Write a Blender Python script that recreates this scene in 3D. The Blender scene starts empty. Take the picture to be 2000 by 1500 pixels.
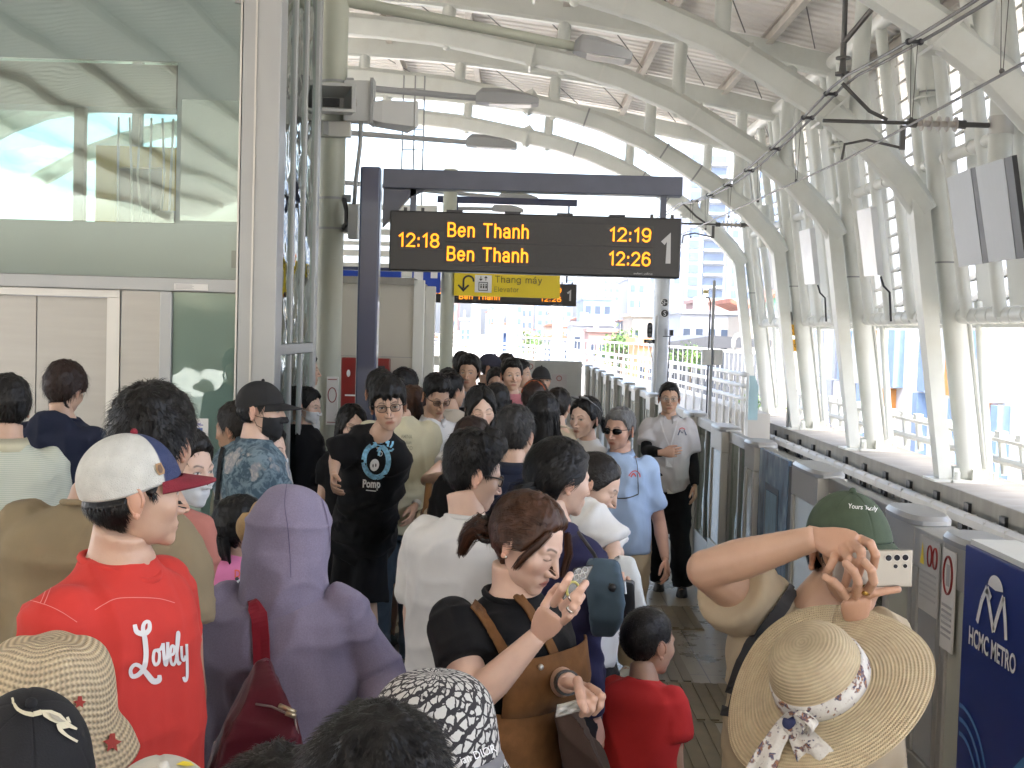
import bpy, math, random
import numpy as np
from mathutils import Vector, Matrix
from mathutils.bvhtree import BVHTree

random.seed(7); np.random.seed(7)
SC = bpy.context.scene
COL = SC.collection
R = math.radians

# ------------------------------------------------------------------ camera
CAM_H, FPX, ROLL = 2.0, 2400.0, R(1.65)
PITCH = math.atan((750 - 647) / FPX)
_d = np.array([0, math.cos(PITCH), -math.sin(PITCH)])
_u0 = np.array([0, math.sin(PITCH), math.cos(PITCH)])
_r0 = np.array([1.0, 0, 0])
CR = math.cos(ROLL) * _r0 + math.sin(ROLL) * _u0
CU = -math.sin(ROLL) * _r0 + math.cos(ROLL) * _u0
cam = bpy.data.cameras.new('camera')
cam_o = bpy.data.objects.new('camera', cam)
COL.objects.link(cam_o)
cam.sensor_width = 36.0
cam.lens = 36.0 * FPX / 2000.0
cam.clip_start, cam.clip_end = 0.05, 6000
cam_o.matrix_world = Matrix(((CR[0], CU[0], -_d[0], 0), (CR[1], CU[1], -_d[1], 0), (CR[2], CU[2], -_d[2], CAM_H), (0, 0, 0, 1)))
SC.camera = cam_o


def W(px, py, Y):
    """world point at depth Y seen at photo pixel (px, py)"""
    v = _d + (px - 1000) / FPX * CR + (750 - py) / FPX * CU
    return np.array([0, 0, CAM_H]) + v * (Y / v[1])


def Wray(px, py):
    v = _d + (px - 1000) / FPX * CR + (750 - py) / FPX * CU
    return Vector(v / np.linalg.norm(v))


# ------------------------------------------------------------------ sky, sun, exposure
SUN_EL, SUN_AZ = R(62), R(178)          # azimuth measured clockwise from +Y
wd = bpy.data.worlds.new('World'); SC.world = wd
wd.use_nodes = True
_nt = wd.node_tree
_sky = _nt.nodes.new('ShaderNodeTexSky')
_sky.sky_type = 'NISHITA'; _sky.sun_disc = False
_sky.sun_elevation = SUN_EL; _sky.sun_rotation = SUN_AZ
_sky.air_density = 1.0; _sky.dust_density = 6.0; _sky.ozone_density = 1.0
_bg = _nt.nodes['Background']
_nt.links.new(_sky.outputs[0], _bg.inputs[0])
_bg.inputs[1].default_value = 0.15
sun = bpy.data.lights.new('sun', 'SUN')
sun.energy = 2.0; sun.angle = R(0.5); sun.color = (1, 0.96, 0.9)
sun_o = bpy.data.objects.new('sun', sun); COL.objects.link(sun_o)
_sd = Vector((math.sin(SUN_AZ) * math.cos(SUN_EL), math.cos(SUN_AZ) * math.cos(SUN_EL), math.sin(SUN_EL)))
sun_o.rotation_euler = _sd.to_track_quat('Z', 'Y').to_euler()
SC.view_settings.view_transform = 'Standard'
SC.view_settings.look = 'None'
SC.view_settings.gamma = 1.0
SC.view_settings.exposure = 3.05
SC.cycles.max_bounces = 8
SC.cycles.diffuse_bounces = 5
SC.cycles.glossy_bounces = 4
SC.cycles.transparent_max_bounces = 12
SC.cycles.caustics_reflective = False
SC.cycles.caustics_refractive = False
SC.cycles.sample_clamp_indirect = 6.0

# ------------------------------------------------------------------ object helpers


def tag(o, label=None, cat=None, group=None, kind=None):
    if label: o['label'] = label
    if cat: o['category'] = cat
    if group: o['group'] = group
    if kind: o['kind'] = kind
    return o


def thing(name, label, cat, loc=(0, 0, 0), group=None):
    o = bpy.data.objects.new(name, None)
    COL.objects.link(o)
    o.location = [float(a) for a in loc]
    o.empty_display_size = 0.1
    return tag(o, label, cat, group)


def world_loc(o):
    v = Vector((0, 0, 0))
    while o is not None:
        v = v + o.location
        o = o.parent
    return v


def mesh_obj(name, V, F, m, parent=None, smooth=False, cols=None, kind=None):
    me = bpy.data.meshes.new(name)
    V = np.asarray(V, dtype=float).reshape(-1, 3)
    if parent is not None:
        V = V - np.array(world_loc(parent))
    me.from_pydata(V.tolist(), [], [tuple(f) for f in F])
    me.update()
    if smooth:
        me.polygons.foreach_set('use_smooth', [True] * len(me.polygons))
    if cols is not None:
        ca = me.color_attributes.new('Col', 'FLOAT_COLOR', 'POINT')
        c4 = np.ones((len(V), 4)); c4[:, :3] = cols
        ca.data.foreach_set('color', c4.ravel())
    o = bpy.data.objects.new(name, me)
    COL.objects.link(o)
    if m is not None:
        for mm in (m if isinstance(m, (list, tuple)) else [m]):
            me.materials.append(mm)
    if parent is not None:
        o.parent = parent
    if kind: o['kind'] = kind
    return o


def frame_from(d, hint=(0, 0, 1)):
    d = np.asarray(d, float); d = d / (np.linalg.norm(d) + 1e-12)
    h = np.asarray(hint, float)
    if abs(d @ h) > 0.95 * np.linalg.norm(h):
        h = np.array([1.0, 0, 0]) if abs(d[0]) < 0.9 else np.array([0, 1.0, 0])
    a = np.cross(h, d); a /= np.linalg.norm(a)
    b = np.cross(d, a)
    return a, b, d


class MB:
    def __init__(s):
        s.V = []; s.F = []; s.n = 0; s.mi = []; s.cur = 0

    def add(s, V, F):
        V = np.asarray(V, float).reshape(-1, 3)
        s.V.append(V)
        for f in F:
            s.F.append(tuple(int(i) + s.n for i in f)); s.mi.append(s.cur)
        s.n += len(V)
        return s

    def box(s, lo, hi):
        x0, y0, z0 = lo; x1, y1, z1 = hi
        V = [(x0, y0, z0), (x1, y0, z0), (x1, y1, z0), (x0, y1, z0), (x0, y0, z1), (x1, y0, z1), (x1, y1, z1), (x0, y1, z1)]
        return s.add(V, [(0, 3, 2, 1), (4, 5, 6, 7), (0, 1, 5, 4), (1, 2, 6, 5), (2, 3, 7, 6), (3, 0, 4, 7)])

    def obox(s, c, ax, ay, az):
        """box at c with half-axis vectors"""
        c, ax, ay, az = [np.asarray(a, float) for a in (c, ax, ay, az)]
        V = [c + i * ax + j * ay + k * az for k in (-1, 1) for j in (-1, 1) for i in (-1, 1)]
        return s.add(V, [(0, 2, 3, 1), (4, 5, 7, 6), (0, 1, 5, 4), (1, 3, 7, 5), (3, 2, 6, 7), (2, 0, 4, 6)])

    def loft(s, rings, cap=True, close=True):
        n = len(rings[0]); V = np.concatenate([np.asarray(r, float) for r in rings]); F = []
        for i in range(len(rings) - 1):
            for j in range(n if close else n - 1):
                k = (j + 1) % n
                F.append((i * n + j, i * n + k, (i + 1) * n + k, (i + 1) * n + j))
        if cap:
            F.append(tuple(range(n - 1, -1, -1)))
            F.append(tuple(range((len(rings) - 1) * n, len(rings) * n)))
        return s.add(V, F)

    def tube(s, pts, r, seg=10, cap=True, hint=(0, 0, 1), flat=1.0):
        pts = [np.asarray(p, float) for p in pts]
        if np.isscalar(r): r = [r] * len(pts)
        rings = []; a = None
        for i, p in enumerate(pts):
            t = pts[min(i + 1, len(pts) - 1)] - pts[max(i - 1, 0)]
            t = t / (np.linalg.norm(t) + 1e-12)
            if a is None:
                a, b, _ = frame_from(t, hint)
            else:
                a = a - t * (a @ t)
                a = a / (np.linalg.norm(a) + 1e-12)
                b = np.cross(t, a)
            th = np.arange(seg) * 2 * math.pi / seg
            rings.append(p + r[i] * (np.cos(th)[:, None] * a + flat * np.sin(th)[:, None] * b))
        return s.loft(rings, cap)

    def sweep(s, pts, prof, side=(0, 1, 0), cap=True):
        """sweep a 2-D profile (u along `side`, v along normal) along pts lying in a plane normal to side"""
        pts = [np.asarray(p, float) for p in pts]; side = np.asarray(side, float); rings = []
        for i, p in enumerate(pts):
            t = pts[min(i + 1, len(pts) - 1)] - pts[max(i - 1, 0)]; t /= np.linalg.norm(t)
            nrm = np.cross(side, t)
            rings.append([p + u * side + v * nrm for u, v in prof])
        return s.loft(rings, cap)

    def prism(s, poly, ex):
        """poly: list of 3-D points, extruded by vector ex"""
        P = np.asarray(poly, float); n = len(P)
        return s.loft([P, P + np.asarray(ex, float)])

    def ball(s, c, r, nu=14, nv=9):
        c = np.asarray(c, float)
        if np.isscalar(r): r = (r, r, r)
        rings = []
        for i in range(nv):
            ph = -math.pi / 2 + math.pi * (i + 0.5) / nv * 0.999
            th = np.arange(nu) * 2 * math.pi / nu
            rings.append(np.stack([c[0] + r[0] * math.cos(ph) * np.cos(th), c[1] + r[1] * math.cos(ph) * np.sin(th), np.full(nu, c[2] + r[2] * math.sin(ph))], 1))
        return s.loft(rings)

    def build(s, name, m, parent=None, smooth=False, kind=None, sharp=None):
        V = np.concatenate(s.V) if s.V else np.zeros((0, 3))
        o = mesh_obj(name, V, s.F, m, parent, smooth, kind=kind)
        if isinstance(m, (list, tuple)):
            o.data.polygons.foreach_set('material_index', s.mi)
        if smooth and sharp:
            o.data.set_sharp_from_angle(angle=R(sharp))
        return o


def bevel(o, w=0.006, seg=2):
    md = o.modifiers.new('bevel', 'BEVEL'); md.width = w; md.segments = seg; md.limit_method = 'ANGLE'
    return o


# ------------------------------------------------------------------ materials
MATS = {}


def nodes_of(m):
    m.use_nodes = True
    return m.node_tree, m.node_tree.nodes['Principled BSDF']


def mat(name, col, rough=0.5, metal=0.0, var=0.08, vscale=3.0, bump=0.0, bscale=80.0, dirt=0.0, dirtcol=(0.12, 0.1, 0.08), stretch=(1, 1, 1), attr=False, spec=0.5, coat=0.0, emit=None, estr=0.0, sheen=0.0, sss=0.0):
    if name in MATS: return MATS[name]
    m = bpy.data.materials.new(name); MATS[name] = m
    nt, b = nodes_of(m); N, L = nt.nodes, nt.links
    b.inputs['Roughness'].default_value = rough
    b.inputs['Metallic'].default_value = metal
    b.inputs['Specular IOR Level'].default_value = spec
    b.inputs['Coat Weight'].default_value = coat
    b.inputs['Sheen Weight'].default_value = sheen
    if sss:
        b.inputs['Subsurface Weight'].default_value = sss
        b.inputs['Subsurface Radius'].default_value = (0.6, 0.25, 0.12)
        b.inputs['Subsurface Scale'].default_value = 0.012
    tc = N.new('ShaderNodeTexCoord'); mp = N.new('ShaderNodeMapping')
    mp.inputs['Scale'].default_value = stretch
    L.new(tc.outputs['Object'], mp.inputs[0])
    src = None
    if attr:
        a = N.new('ShaderNodeAttribute'); a.attribute_name = 'Col'; src = a.outputs['Color']
    nz = N.new('ShaderNodeTexNoise'); nz.inputs['Scale'].default_value = vscale; nz.inputs['Detail'].default_value = 5
    L.new(mp.outputs[0], nz.inputs['Vector'])
    mr = N.new('ShaderNodeMapRange'); mr.inputs[1].default_value = 0.3; mr.inputs[2].default_value = 0.7
    mr.inputs[3].default_value = 1 - var; mr.inputs[4].default_value = 1 + var
    L.new(nz.outputs['Fac'], mr.inputs[0])
    mx = N.new('ShaderNodeMix'); mx.data_type = 'RGBA'; mx.blend_type = 'MULTIPLY'; mx.inputs[0].default_value = 1
    if src is not None: L.new(src, mx.inputs[6])
    else: mx.inputs[6].default_value = (*col, 1)
    L.new(mr.outputs[0], mx.inputs[7])
    out = mx.outputs[2]
    if dirt:
        n2 = N.new('ShaderNodeTexNoise'); n2.inputs['Scale'].default_value = vscale * 0.6; n2.inputs['Detail'].default_value = 8; n2.inputs['Roughness'].default_value = 0.7
        L.new(mp.outputs[0], n2.inputs['Vector'])
        m2 = N.new('ShaderNodeMapRange'); m2.inputs[1].default_value = 0.5; m2.inputs[2].default_value = 0.75; m2.inputs[4].default_value = dirt
        L.new(n2.outputs['Fac'], m2.inputs[0])
        mx2 = N.new('ShaderNodeMix'); mx2.data_type = 'RGBA'
        L.new(m2.outputs[0], mx2.inputs[0]); L.new(out, mx2.inputs[6]); mx2.inputs[7].default_value = (*dirtcol, 1)
        out = mx2.outputs[2]
    L.new(out, b.inputs['Base Color'])
    if bump:
        nb = N.new('ShaderNodeTexNoise'); nb.inputs['Scale'].default_value = bscale; nb.inputs['Detail'].default_value = 4
        L.new(mp.outputs[0], nb.inputs['Vector'])
        bp = N.new('ShaderNodeBump'); bp.inputs['Strength'].default_value = min(1.0, bump); bp.inputs['Distance'].default_value = 0.01
        L.new(nb.outputs['Fac'], bp.inputs['Height']); L.new(bp.outputs[0], b.inputs['Normal'])
    if emit:
        b.inputs['Emission Color'].default_value = (*emit, 1); b.inputs['Emission Strength'].default_value = estr
    m['_out'] = 0
    return m


def node_mix(nt, fac, a, b, blend='MIX'):
    mx = nt.nodes.new('ShaderNodeMix'); mx.data_type = 'RGBA'; mx.blend_type = blend
    for sock, v in ((0, fac), (6, a), (7, b)):
        if isinstance(v, (int, float)): mx.inputs[sock].default_value = v
        elif isinstance(v, tuple): mx.inputs[sock].default_value = (*v[:3], 1)
        else: nt.links.new(v, mx.inputs[sock])
    return mx.outputs[2]


def text_mesh(body, size=1.0, bold=0.0, align='LEFT', extrude=0.0, res=3):
    """flat text outline as (V2, F) in its own plane: x right, y up, baseline at 0"""
    cu = bpy.data.curves.new('text', 'FONT'); cu.body = body; cu.size = size; cu.offset = bold; cu.align_x = align
    cu.resolution_u = res
    ob = bpy.data.objects.new('text', cu); COL.objects.link(ob)
    dg = bpy.context.evaluated_depsgraph_get()
    me = bpy.data.meshes.new_from_object(ob.evaluated_get(dg))
    V = np.array([v.co[:] for v in me.vertices]).reshape(-1, 3)[:, :2]
    F = [tuple(p.vertices) for p in me.polygons]
    bpy.data.objects.remove(ob); bpy.data.curves.remove(cu); bpy.data.meshes.remove(me)
    return V, F


def text_on(name, body, origin, xdir, ydir, height, m, parent, bold=0.0, width=None, off=0.003, align='LEFT'):
    """text laid on a flat face; height = cap height in metres"""
    V, F = text_mesh(body, 1.0, bold, align)
    if len(V) == 0: return None
    s = height / 0.70
    sx = s
    if width:
        sx = width / max(1e-6, V[:, 0].max() - V[:, 0].min())
    xd = np.asarray(xdir, float); xd /= np.linalg.norm(xd); yd = np.asarray(ydir, float); yd /= np.linalg.norm(yd)
    nrm = np.cross(xd, yd)
    P = np.asarray(origin, float) + (V[:, :1] * sx) * xd + (V[:, 1:] * s) * yd + nrm * off
    return mesh_obj(name, P, F, m, parent)
# ================================================================== materials of the place
M_steel = mat('white_steel', (0.66, 0.68, 0.64), 0.42, var=0.07, vscale=1.5, dirt=0.30, dirtcol=(0.46, 0.42, 0.32))
M_steel2 = mat('white_steel_clean', (0.68, 0.69, 0.65), 0.4, var=0.04, vscale=2)
M_roof = mat('roof_sheet', (0.80, 0.77, 0.73), 0.5, var=0.06, vscale=0.7)
M_purlin = mat('purlin', (0.52, 0.48, 0.43), 0.5, var=0.1)
M_alu = mat('lift_frame_grey', (0.36, 0.37, 0.37), 0.38, 0.35, var=0.03)
M_ss = mat('stainless', (0.30, 0.29, 0.27), 0.34, 0.8, var=0.04, vscale=2, bump=0.05, bscale=30, stretch=(1, 1, 12))
M_ssd = mat('stainless_dull', (0.52, 0.51, 0.48), 0.42, 0.7, var=0.05, vscale=2)
M_frost = mat('green_backing', (0.43, 0.51, 0.52), 0.35, var=0.04, vscale=0.8)
M_conc = mat('concrete', (0.31, 0.295, 0.265), 0.85, var=0.12, vscale=1.6, bump=0.2, bscale=25, dirt=0.35, dirtcol=(0.22, 0.21, 0.18), stretch=(1, 2.5, 0.35))
M_concl = mat('concrete_light', (0.55, 0.53, 0.49), 0.8, var=0.08, vscale=1.2, bump=0.1, bscale=25)
M_clad = mat('cladding_beige', (0.52, 0.50, 0.44), 0.45, 0.1, var=0.05, vscale=1.0, dirt=0.15, dirtcol=(0.4, 0.37, 0.3))
M_dark = mat('dark_metal', (0.03, 0.03, 0.035), 0.4, var=0.05)
M_black = mat('black_plastic', (0.012, 0.012, 0.013), 0.45)
M_navy = mat('navy_paint', (0.005, 0.015, 0.065), 0.28, var=0.08, vscale=4, coat=0.3)
M_navyb = mat('navy_beam', (0.06, 0.07, 0.105), 0.35, var=0.15, vscale=5, coat=0.1)
M_grey = mat('mid_grey', (0.30, 0.31, 0.31), 0.45, var=0.05)
M_lgrey = mat('light_grey', (0.50, 0.51, 0.50), 0.45, var=0.04)
M_red = mat('cabinet_red', (0.24, 0.018, 0.015), 0.35, var=0.05)
M_yel = mat('sign_yellow', (0.78, 0.60, 0.02), 0.4, var=0.02)
M_blue = mat('sign_blue', (0.015, 0.06, 0.42), 0.4, var=0.02)
M_white = mat('white_print', (0.8, 0.8, 0.8), 0.45, var=0.01)
M_ink = mat('dark_print', (0.03, 0.03, 0.03), 0.5)
M_orange = mat('led_orange', (0.2, 0.08, 0.0), 0.5, emit=(1.0, 0.27, 0.01), estr=0.33)
M_greyprint = mat('grey_print', (0.42, 0.42, 0.42), 0.5)
M_wire = mat('wire', (0.11, 0.105, 0.10), 0.4, 0.6)
M_paper = mat('paper', (0.72, 0.71, 0.68), 0.7, var=0.02)
M_adblue = mat('ad_blue', (0.015, 0.035, 0.20), 0.3, var=0.06, vscale=1.5)


def glass_mat(name, tint=(0.8, 0.9, 0.86), refl=0.16, wavy=0.0, wscale=1.2):
    m = bpy.data.materials.new(name); m.use_nodes = True
    nt = m.node_tree; N, L = nt.nodes, nt.links
    N.clear()
    out = N.new('ShaderNodeOutputMaterial'); mix = N.new('ShaderNodeMixShader')
    tr = N.new('ShaderNodeBsdfTransparent'); tr.inputs[0].default_value = (*tint, 1)
    gl = N.new('ShaderNodeBsdfGlossy'); gl.inputs['Roughness'].default_value = 0.015; gl.inputs[0].default_value = (0.9, 0.95, 0.92, 1)
    lw = N.new('ShaderNodeFresnel'); lw.inputs[0].default_value = 1.5
    ma = N.new('ShaderNodeMath'); ma.operation = 'ADD'; ma.inputs[1].default_value = refl; ma.use_clamp = True
    L.new(lw.outputs[0], ma.inputs[0]); L.new(ma.outputs[0], mix.inputs[0])
    L.new(tr.outputs[0], mix.inputs[1]); L.new(gl.outputs[0], mix.inputs[2]); L.new(mix.outputs[0], out.inputs[0])
    if wavy:
        tc = N.new('ShaderNodeTexCoord'); nz = N.new('ShaderNodeTexNoise'); nz.inputs['Scale'].default_value = wscale; nz.inputs['Detail'].default_value = 2
        bp = N.new('ShaderNodeBump'); bp.inputs['Strength'].default_value = 1; bp.inputs['Distance'].default_value = wavy
        L.new(tc.outputs['Object'], nz.inputs['Vector']); L.new(nz.outputs['Fac'], bp.inputs['Height'])
        L.new(bp.outputs[0], gl.inputs['Normal'])
    return m


M_glass = glass_mat('lift_glass', (0.93, 0.96, 0.95), 0.0, 0.0015, 1.3)
M_glassw = glass_mat('lift_window_glass', (0.93, 0.96, 0.95), 0.10, 0.007, 0.9)
M_glass2 = glass_mat('clear_glass', (0.75, 0.87, 0.83), 0.10, 0.03, 2.0)
M_pglass = mat('frosted_film_glass', (0.50, 0.51, 0.44), 0.16, var=0.06, vscale=1.0, coat=0.3)

# ---- floor: granite slabs
def floor_mat():
    m = bpy.data.materials.new('granite_floor'); nt, b = nodes_of(m); N, L = nt.nodes, nt.links
    tc = N.new('ShaderNodeTexCoord'); br = N.new('ShaderNodeTexBrick')
    br.offset = 0.0; br.inputs['Scale'].default_value = 1.0
    br.inputs['Brick Width'].default_value = 0.6; br.inputs['Row Height'].default_value = 0.6; br.inputs['Mortar Size'].default_value = 0.004
    br.inputs['Color1'].default_value = (0.235, 0.20, 0.15, 1); br.inputs['Color2'].default_value = (0.285, 0.245, 0.185, 1); br.inputs['Mortar'].default_value = (0.07, 0.065, 0.06, 1)
    L.new(tc.outputs['Object'], br.inputs['Vector'])
    nz = N.new('ShaderNodeTexNoise'); nz.inputs['Scale'].default_value = 2.2; nz.inputs['Detail'].default_value = 9; nz.inputs['Roughness'].default_value = 0.75
    L.new(tc.outputs['Object'], nz.inputs['Vector'])
    mr = N.new('ShaderNodeMapRange'); mr.inputs[1].default_value = 0.3; mr.inputs[2].default_value = 0.7; mr.inputs[3].default_value = 0.75; mr.inputs[4].default_value = 1.25
    L.new(nz.outputs['Fac'], mr.inputs[0])
    L.new(node_mix(nt, 1, br.outputs['Color'], mr.outputs[0], 'MULTIPLY'), b.inputs['Base Color'])
    m3 = N.new('ShaderNodeMapRange'); m3.inputs[3].default_value = 0.16; m3.inputs[4].default_value = 0.42
    L.new(nz.outputs['Fac'], m3.inputs[0]); L.new(m3.outputs[0], b.inputs['Roughness'])
    return m


o = MB().box((-9.65, -40, -0.5), (1.72, 36, 0.0)).build('platform_floor', floor_mat(), kind='structure')
M_tact = mat('tactile_tile', (0.17, 0.13, 0.075), 0.55, var=0.14, vscale=6)
M_tact2 = mat('tactile_tile_worn', (0.22, 0.19, 0.14), 0.5, var=0.14, vscale=6)
M_plum = mat('plum_band', (0.17, 0.06, 0.065), 0.3, var=0.12, vscale=4)
mb = MB()
for (x0, x1, y0, y1, n) in ((0.78, 1.36, 6.3, 7.0, 8), (0.74, 1.36, 8.3, 9.0, 8), (0.80, 1.10, 4.0, 6.295, 4)):
    mb.box((x0, y0, 0.0), (x1, y1, 0.006))
    for i in range(n):
        xx = x0 + (i + 0.5) * (x1 - x0) / n
        mb.box((xx - 0.022, y0 + 0.015, 0.006), (xx + 0.022, y1 - 0.015, 0.013))
mb.build('tactile_paving', M_tact, kind='structure')
mb = MB()
for (x0, x1, y0, y1, n) in ((0.80, 1.10, 7.005, 7.95, 4),):
    mb.box((x0, y0, 0.0), (x1, y1, 0.006))
    for i in range(n):
        xx = x0 + (i + 0.5) * (x1 - x0) / n
        mb.box((xx - 0.022, y0 + 0.015, 0.006), (xx + 0.022, y1 - 0.015, 0.013))
mb.build('tactile_paving', M_tact2, kind='structure')
MB().box((0.42, 0, 0.0), (0.79, 6.29, 0.005)).build('floor_band', M_plum, kind='structure')

# ---- track bed, ground
M_bed = mat('track_concrete', (0.38, 0.37, 0.35), 0.9, var=0.15, vscale=1.0, bump=0.2)
CURVE = [(3.6, -15), (3.6, 20), (3.55, 30), (3.2, 42), (2.2, 56), (0.2, 70), (-3.5, 86), (-9.5, 104), (-18, 124), (-30, 146)]
mb = MB()
rings = []
for i, (cx, cy) in enumerate(CURVE):
    a = np.array(CURVE[max(0, i - 1)], float); bb = np.array(CURVE[min(len(CURVE) - 1, i + 1)], float); t = bb - a; t /= np.linalg.norm(t); nn = np.array([t[1], -t[0]])
    w0 = -1.75 if cy < 33 else -5.5
    P = [np.array([cx, cy]) + nn * w0, np.array([cx, cy]) + nn * 2.4]
    rings.append([(P[0][0], P[0][1], -1.9), (P[1][0], P[1][1], -1.9), (P[1][0], P[1][1], -1.1), (P[0][0], P[0][1], -1.1)])
mb.loft(rings)
mb.build('track_bed', M_bed, kind='structure')
mb = MB()
for off in (-0.72, 0.72):
    mb.tube([(cx + off, cy, -1.02) for cx, cy in CURVE], 0.05, 6)
mb.build('running_rails', mat('rail_steel', (0.2, 0.16, 0.13), 0.4, 0.7), kind='structure')
M_ground = mat('city_ground', (0.38, 0.37, 0.34), 0.9, var=0.3, vscale=0.05)
MB().add([(-3000, -300, -12), (3000, -300, -12), (3000, 4000, -12), (-3000, 4000, -12)], [(0, 1, 2, 3)]).build('city_ground', M_ground, kind='structure')

# ================================================================== roof
LOW = [(-4.0, 7.27), (-3.3, 7.25), (-1.5, 7.1), (-0.16, 6.86), (0.9, 6.66), (1.75, 6.42), (2.7, 6.04), (3.4, 5.64), (4.1, 5.22), (4.8, 4.72), (5.3, 4.22), (5.62, 3.8)]
UP = [(-4.0, 7.85), (-3.0, 7.83), (-1.8, 7.78), (-0.4, 7.64), (1.2, 7.45), (2.6, 7.25), (4.2, 6.98), (5.35, 6.74)]
COLTOP, COLBOT = (5.42, 6.75), (6.40, 0.14)
ZB = 4.5
FY = [12.5 + ZB * i for i in range(-3, 5)]      # frames; index 3 is the nearest in view


def mir(p): return (-8.0 - p[0], p[1])


def full(c): return [mir(p) for p in c[::-1]] + list(c[1:])


flabels = {
    -1.0: 'curved white roof frame behind the viewer, seen only mirrored in the lift glass',
    3.5: 'curved white roof frame right over the viewer, outside the top of the picture',
    8.0: 'curved white roof frame just overhead, its column off the right edge',
    12.5: 'nearest curved white roof frame, its thick arch crossing the top right corner',
    17.0: 'curved white roof frame whose column stands just left of the grey hanging panels',
    21.5: 'curved white roof frame whose arch runs behind the first lamp arm to the second column from the right',
    26.0: 'curved white roof frame second from the far end, just above the horn speakers in the picture',
    30.5: 'farthest curved white frame, its lower arch alone against the bright sky above the navy beam',
}
keel = [(-0.17, 0.06), (-0.17, -0.09), (-0.05, -0.19), (0.05, -0.19), (0.17, -0.09), (0.17, 0.06), (0.11, 0.17), (0.0, 0.20), (-0.11, 0.17)]
for Y in FY:
    bare = Y > 40
    left = True
    t = thing('roof_frame', flabels[Y], 'roof frame', (6.4, Y, 0.14), 'curved white station roof frames')
    mb = MB()
    lowpts = [(x, Y, z) for x, z in full(LOW)]
    mb.sweep(lowpts, keel)
    mb.build('lower_arch', M_steel, t, True, sharp=35)
    # straps and bolted splice
    mb = MB()
    for (sx, sz, tx, tz) in ((4.25, 5.12, 0.68, -0.73), (0.2, 6.80, 0.97, -0.2)):
        c = np.array([sx, Y, sz]); tt = np.array([tx, 0, tz]); tt /= np.linalg.norm(tt)
        nn = np.cross((0, 1, 0), tt)
        mb.obox(c, tt * 0.015, np.array([0, 0.25, 0]), nn * 0.27)
        for q in (-0.2, -0.1, 0, 0.1, 0.2):
            for s in (-1, 1):
                mb.add([c + np.array([0, q, 0]) + nn * 0.21 * s, c + tt * 0.13 + np.array([0, q, 0]) + nn * 0.17 * s, c - tt * 0.13 + np.array([0, q, 0]) + nn * 0.17 * s, c + np.array([0, q + 0.012, 0]) + nn * 0.26 * s], [(0, 1, 3), (0, 3, 2), (1, 2, 3)])
    mb.build('splice_flange', M_steel2, t)
    if not bare or Y < 32:
        mb = MB(); mb.sweep([(x, Y, z) for x, z in full(UP)], [(-0.13, -0.17), (0.13, -0.17), (0.13, 0.14), (0.08, 0.19), (-0.08, 0.19), (-0.13, 0.14)])
        mb.build('upper_arch', M_steel, t, True, sharp=35)
    lowx = [p[0] for p in LOW]; lowz = [p[1] for p in LOW]; upx = [p[0] for p in UP]; upz = [p[1] for p in UP]
    for x in (-3.3, -1.3, 0.7, 2.72, 4.62):
        if Y > 32 and x != 0.7: continue
        mb = MB(); z0, z1 = np.interp(x, lowx, lowz), np.interp(x, upx, upz)
        mb.tube([(x, Y, z0 - 0.02), (x + 0.05, Y, z1 + (0.05 if Y < 32 else -0.5))], 0.115, 14)
        mb.ball((x, Y, z0 - 0.19), (0.07, 0.07, 0.05), 10, 6)
        mb.build('post', M_steel, t, True, sharp=40)
    # columns (right one in view, left one mirrored on the far side of the station)
    for s in (1, -1):
        f = (lambda p: p) if s == 1 else mir
        cb, ct = f(COLBOT), f(COLTOP)
        mb = MB(); mb.tube([(cb[0], Y, cb[1]), (ct[0], Y, ct[1])], [0.165, 0.165], 20)
        mb.build('column', M_steel, t, True, sharp=40)
        mb = MB()
        for q in (0.45, 0.80):
            P = [np.array([cb[0] + (ct[0] - cb[0]) * q, Y, cb[1] + (ct[1] - cb[1]) * q])]
            mb.tube([P[0] - (0, 0, 0.012), P[0] + (0, 0, 0.012)], 0.172, 20)
        mb.build('strap', M_grey, t, True, sharp=40)
        if s == 1 and Y > 10:
            D_ = np.array([ct[0] - cb[0], 0, ct[1] - cb[1]]); C0 = np.array([cb[0], Y, cb[1]]); D_n = D_ / np.linalg.norm(D_)
            mb = MB(); c = C0 + D_ * .79; mb.tube([c - D_n * .012, c + D_n * .012], .25, 20)
            for k in range(8):
                an = k * math.pi / 4 + .2; rd = np.array([math.cos(an), math.sin(an), 0])
                for sg_ in (-1, 1): mb.add([c + rd * .16 + D_n * .013 * sg_, c + rd * .24 + D_n * .013 * sg_, c + rd * .16 + D_n * .14 * sg_, c + rd * .2 + np.cross(rd, D_n) * .012 + D_n * .013 * sg_], [(0, 1, 2), (1, 3, 2), (3, 0, 2)])
            mb.build('collar_flange', M_steel2, t)
            for dy in (-.02, .05):
                MB().tube([C0 + D_ * q + np.array([.185, dy - .08, 0]) for q in (.02, .3, .6, .95)], .02, 7).build('conduit', M_steel2, t, True)
            mb = MB()
            for (sx, sz, tx, tz) in ((1.4, 6.52, .94, -.3), (3.05, 5.86, .86, -.52), (3.75, 5.43, .84, -.55)):
                tt = np.array([tx, 0, tz]); tt /= np.linalg.norm(tt); mb.sweep([np.array([sx, Y, sz]) - tt * .018, np.array([sx, Y, sz]) + tt * .018], [(u * 1.05, v * 1.05) for u, v in keel])
            mb.build('arch_band', M_grey if Y > 25 else M_steel2, t, True, sharp=35)
        fl = f((6.02, 0.14)); fj = f((5.50, 3.95))
        mb = MB()
        e = np.array([0.10 * s, 0, 0.0])
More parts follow.
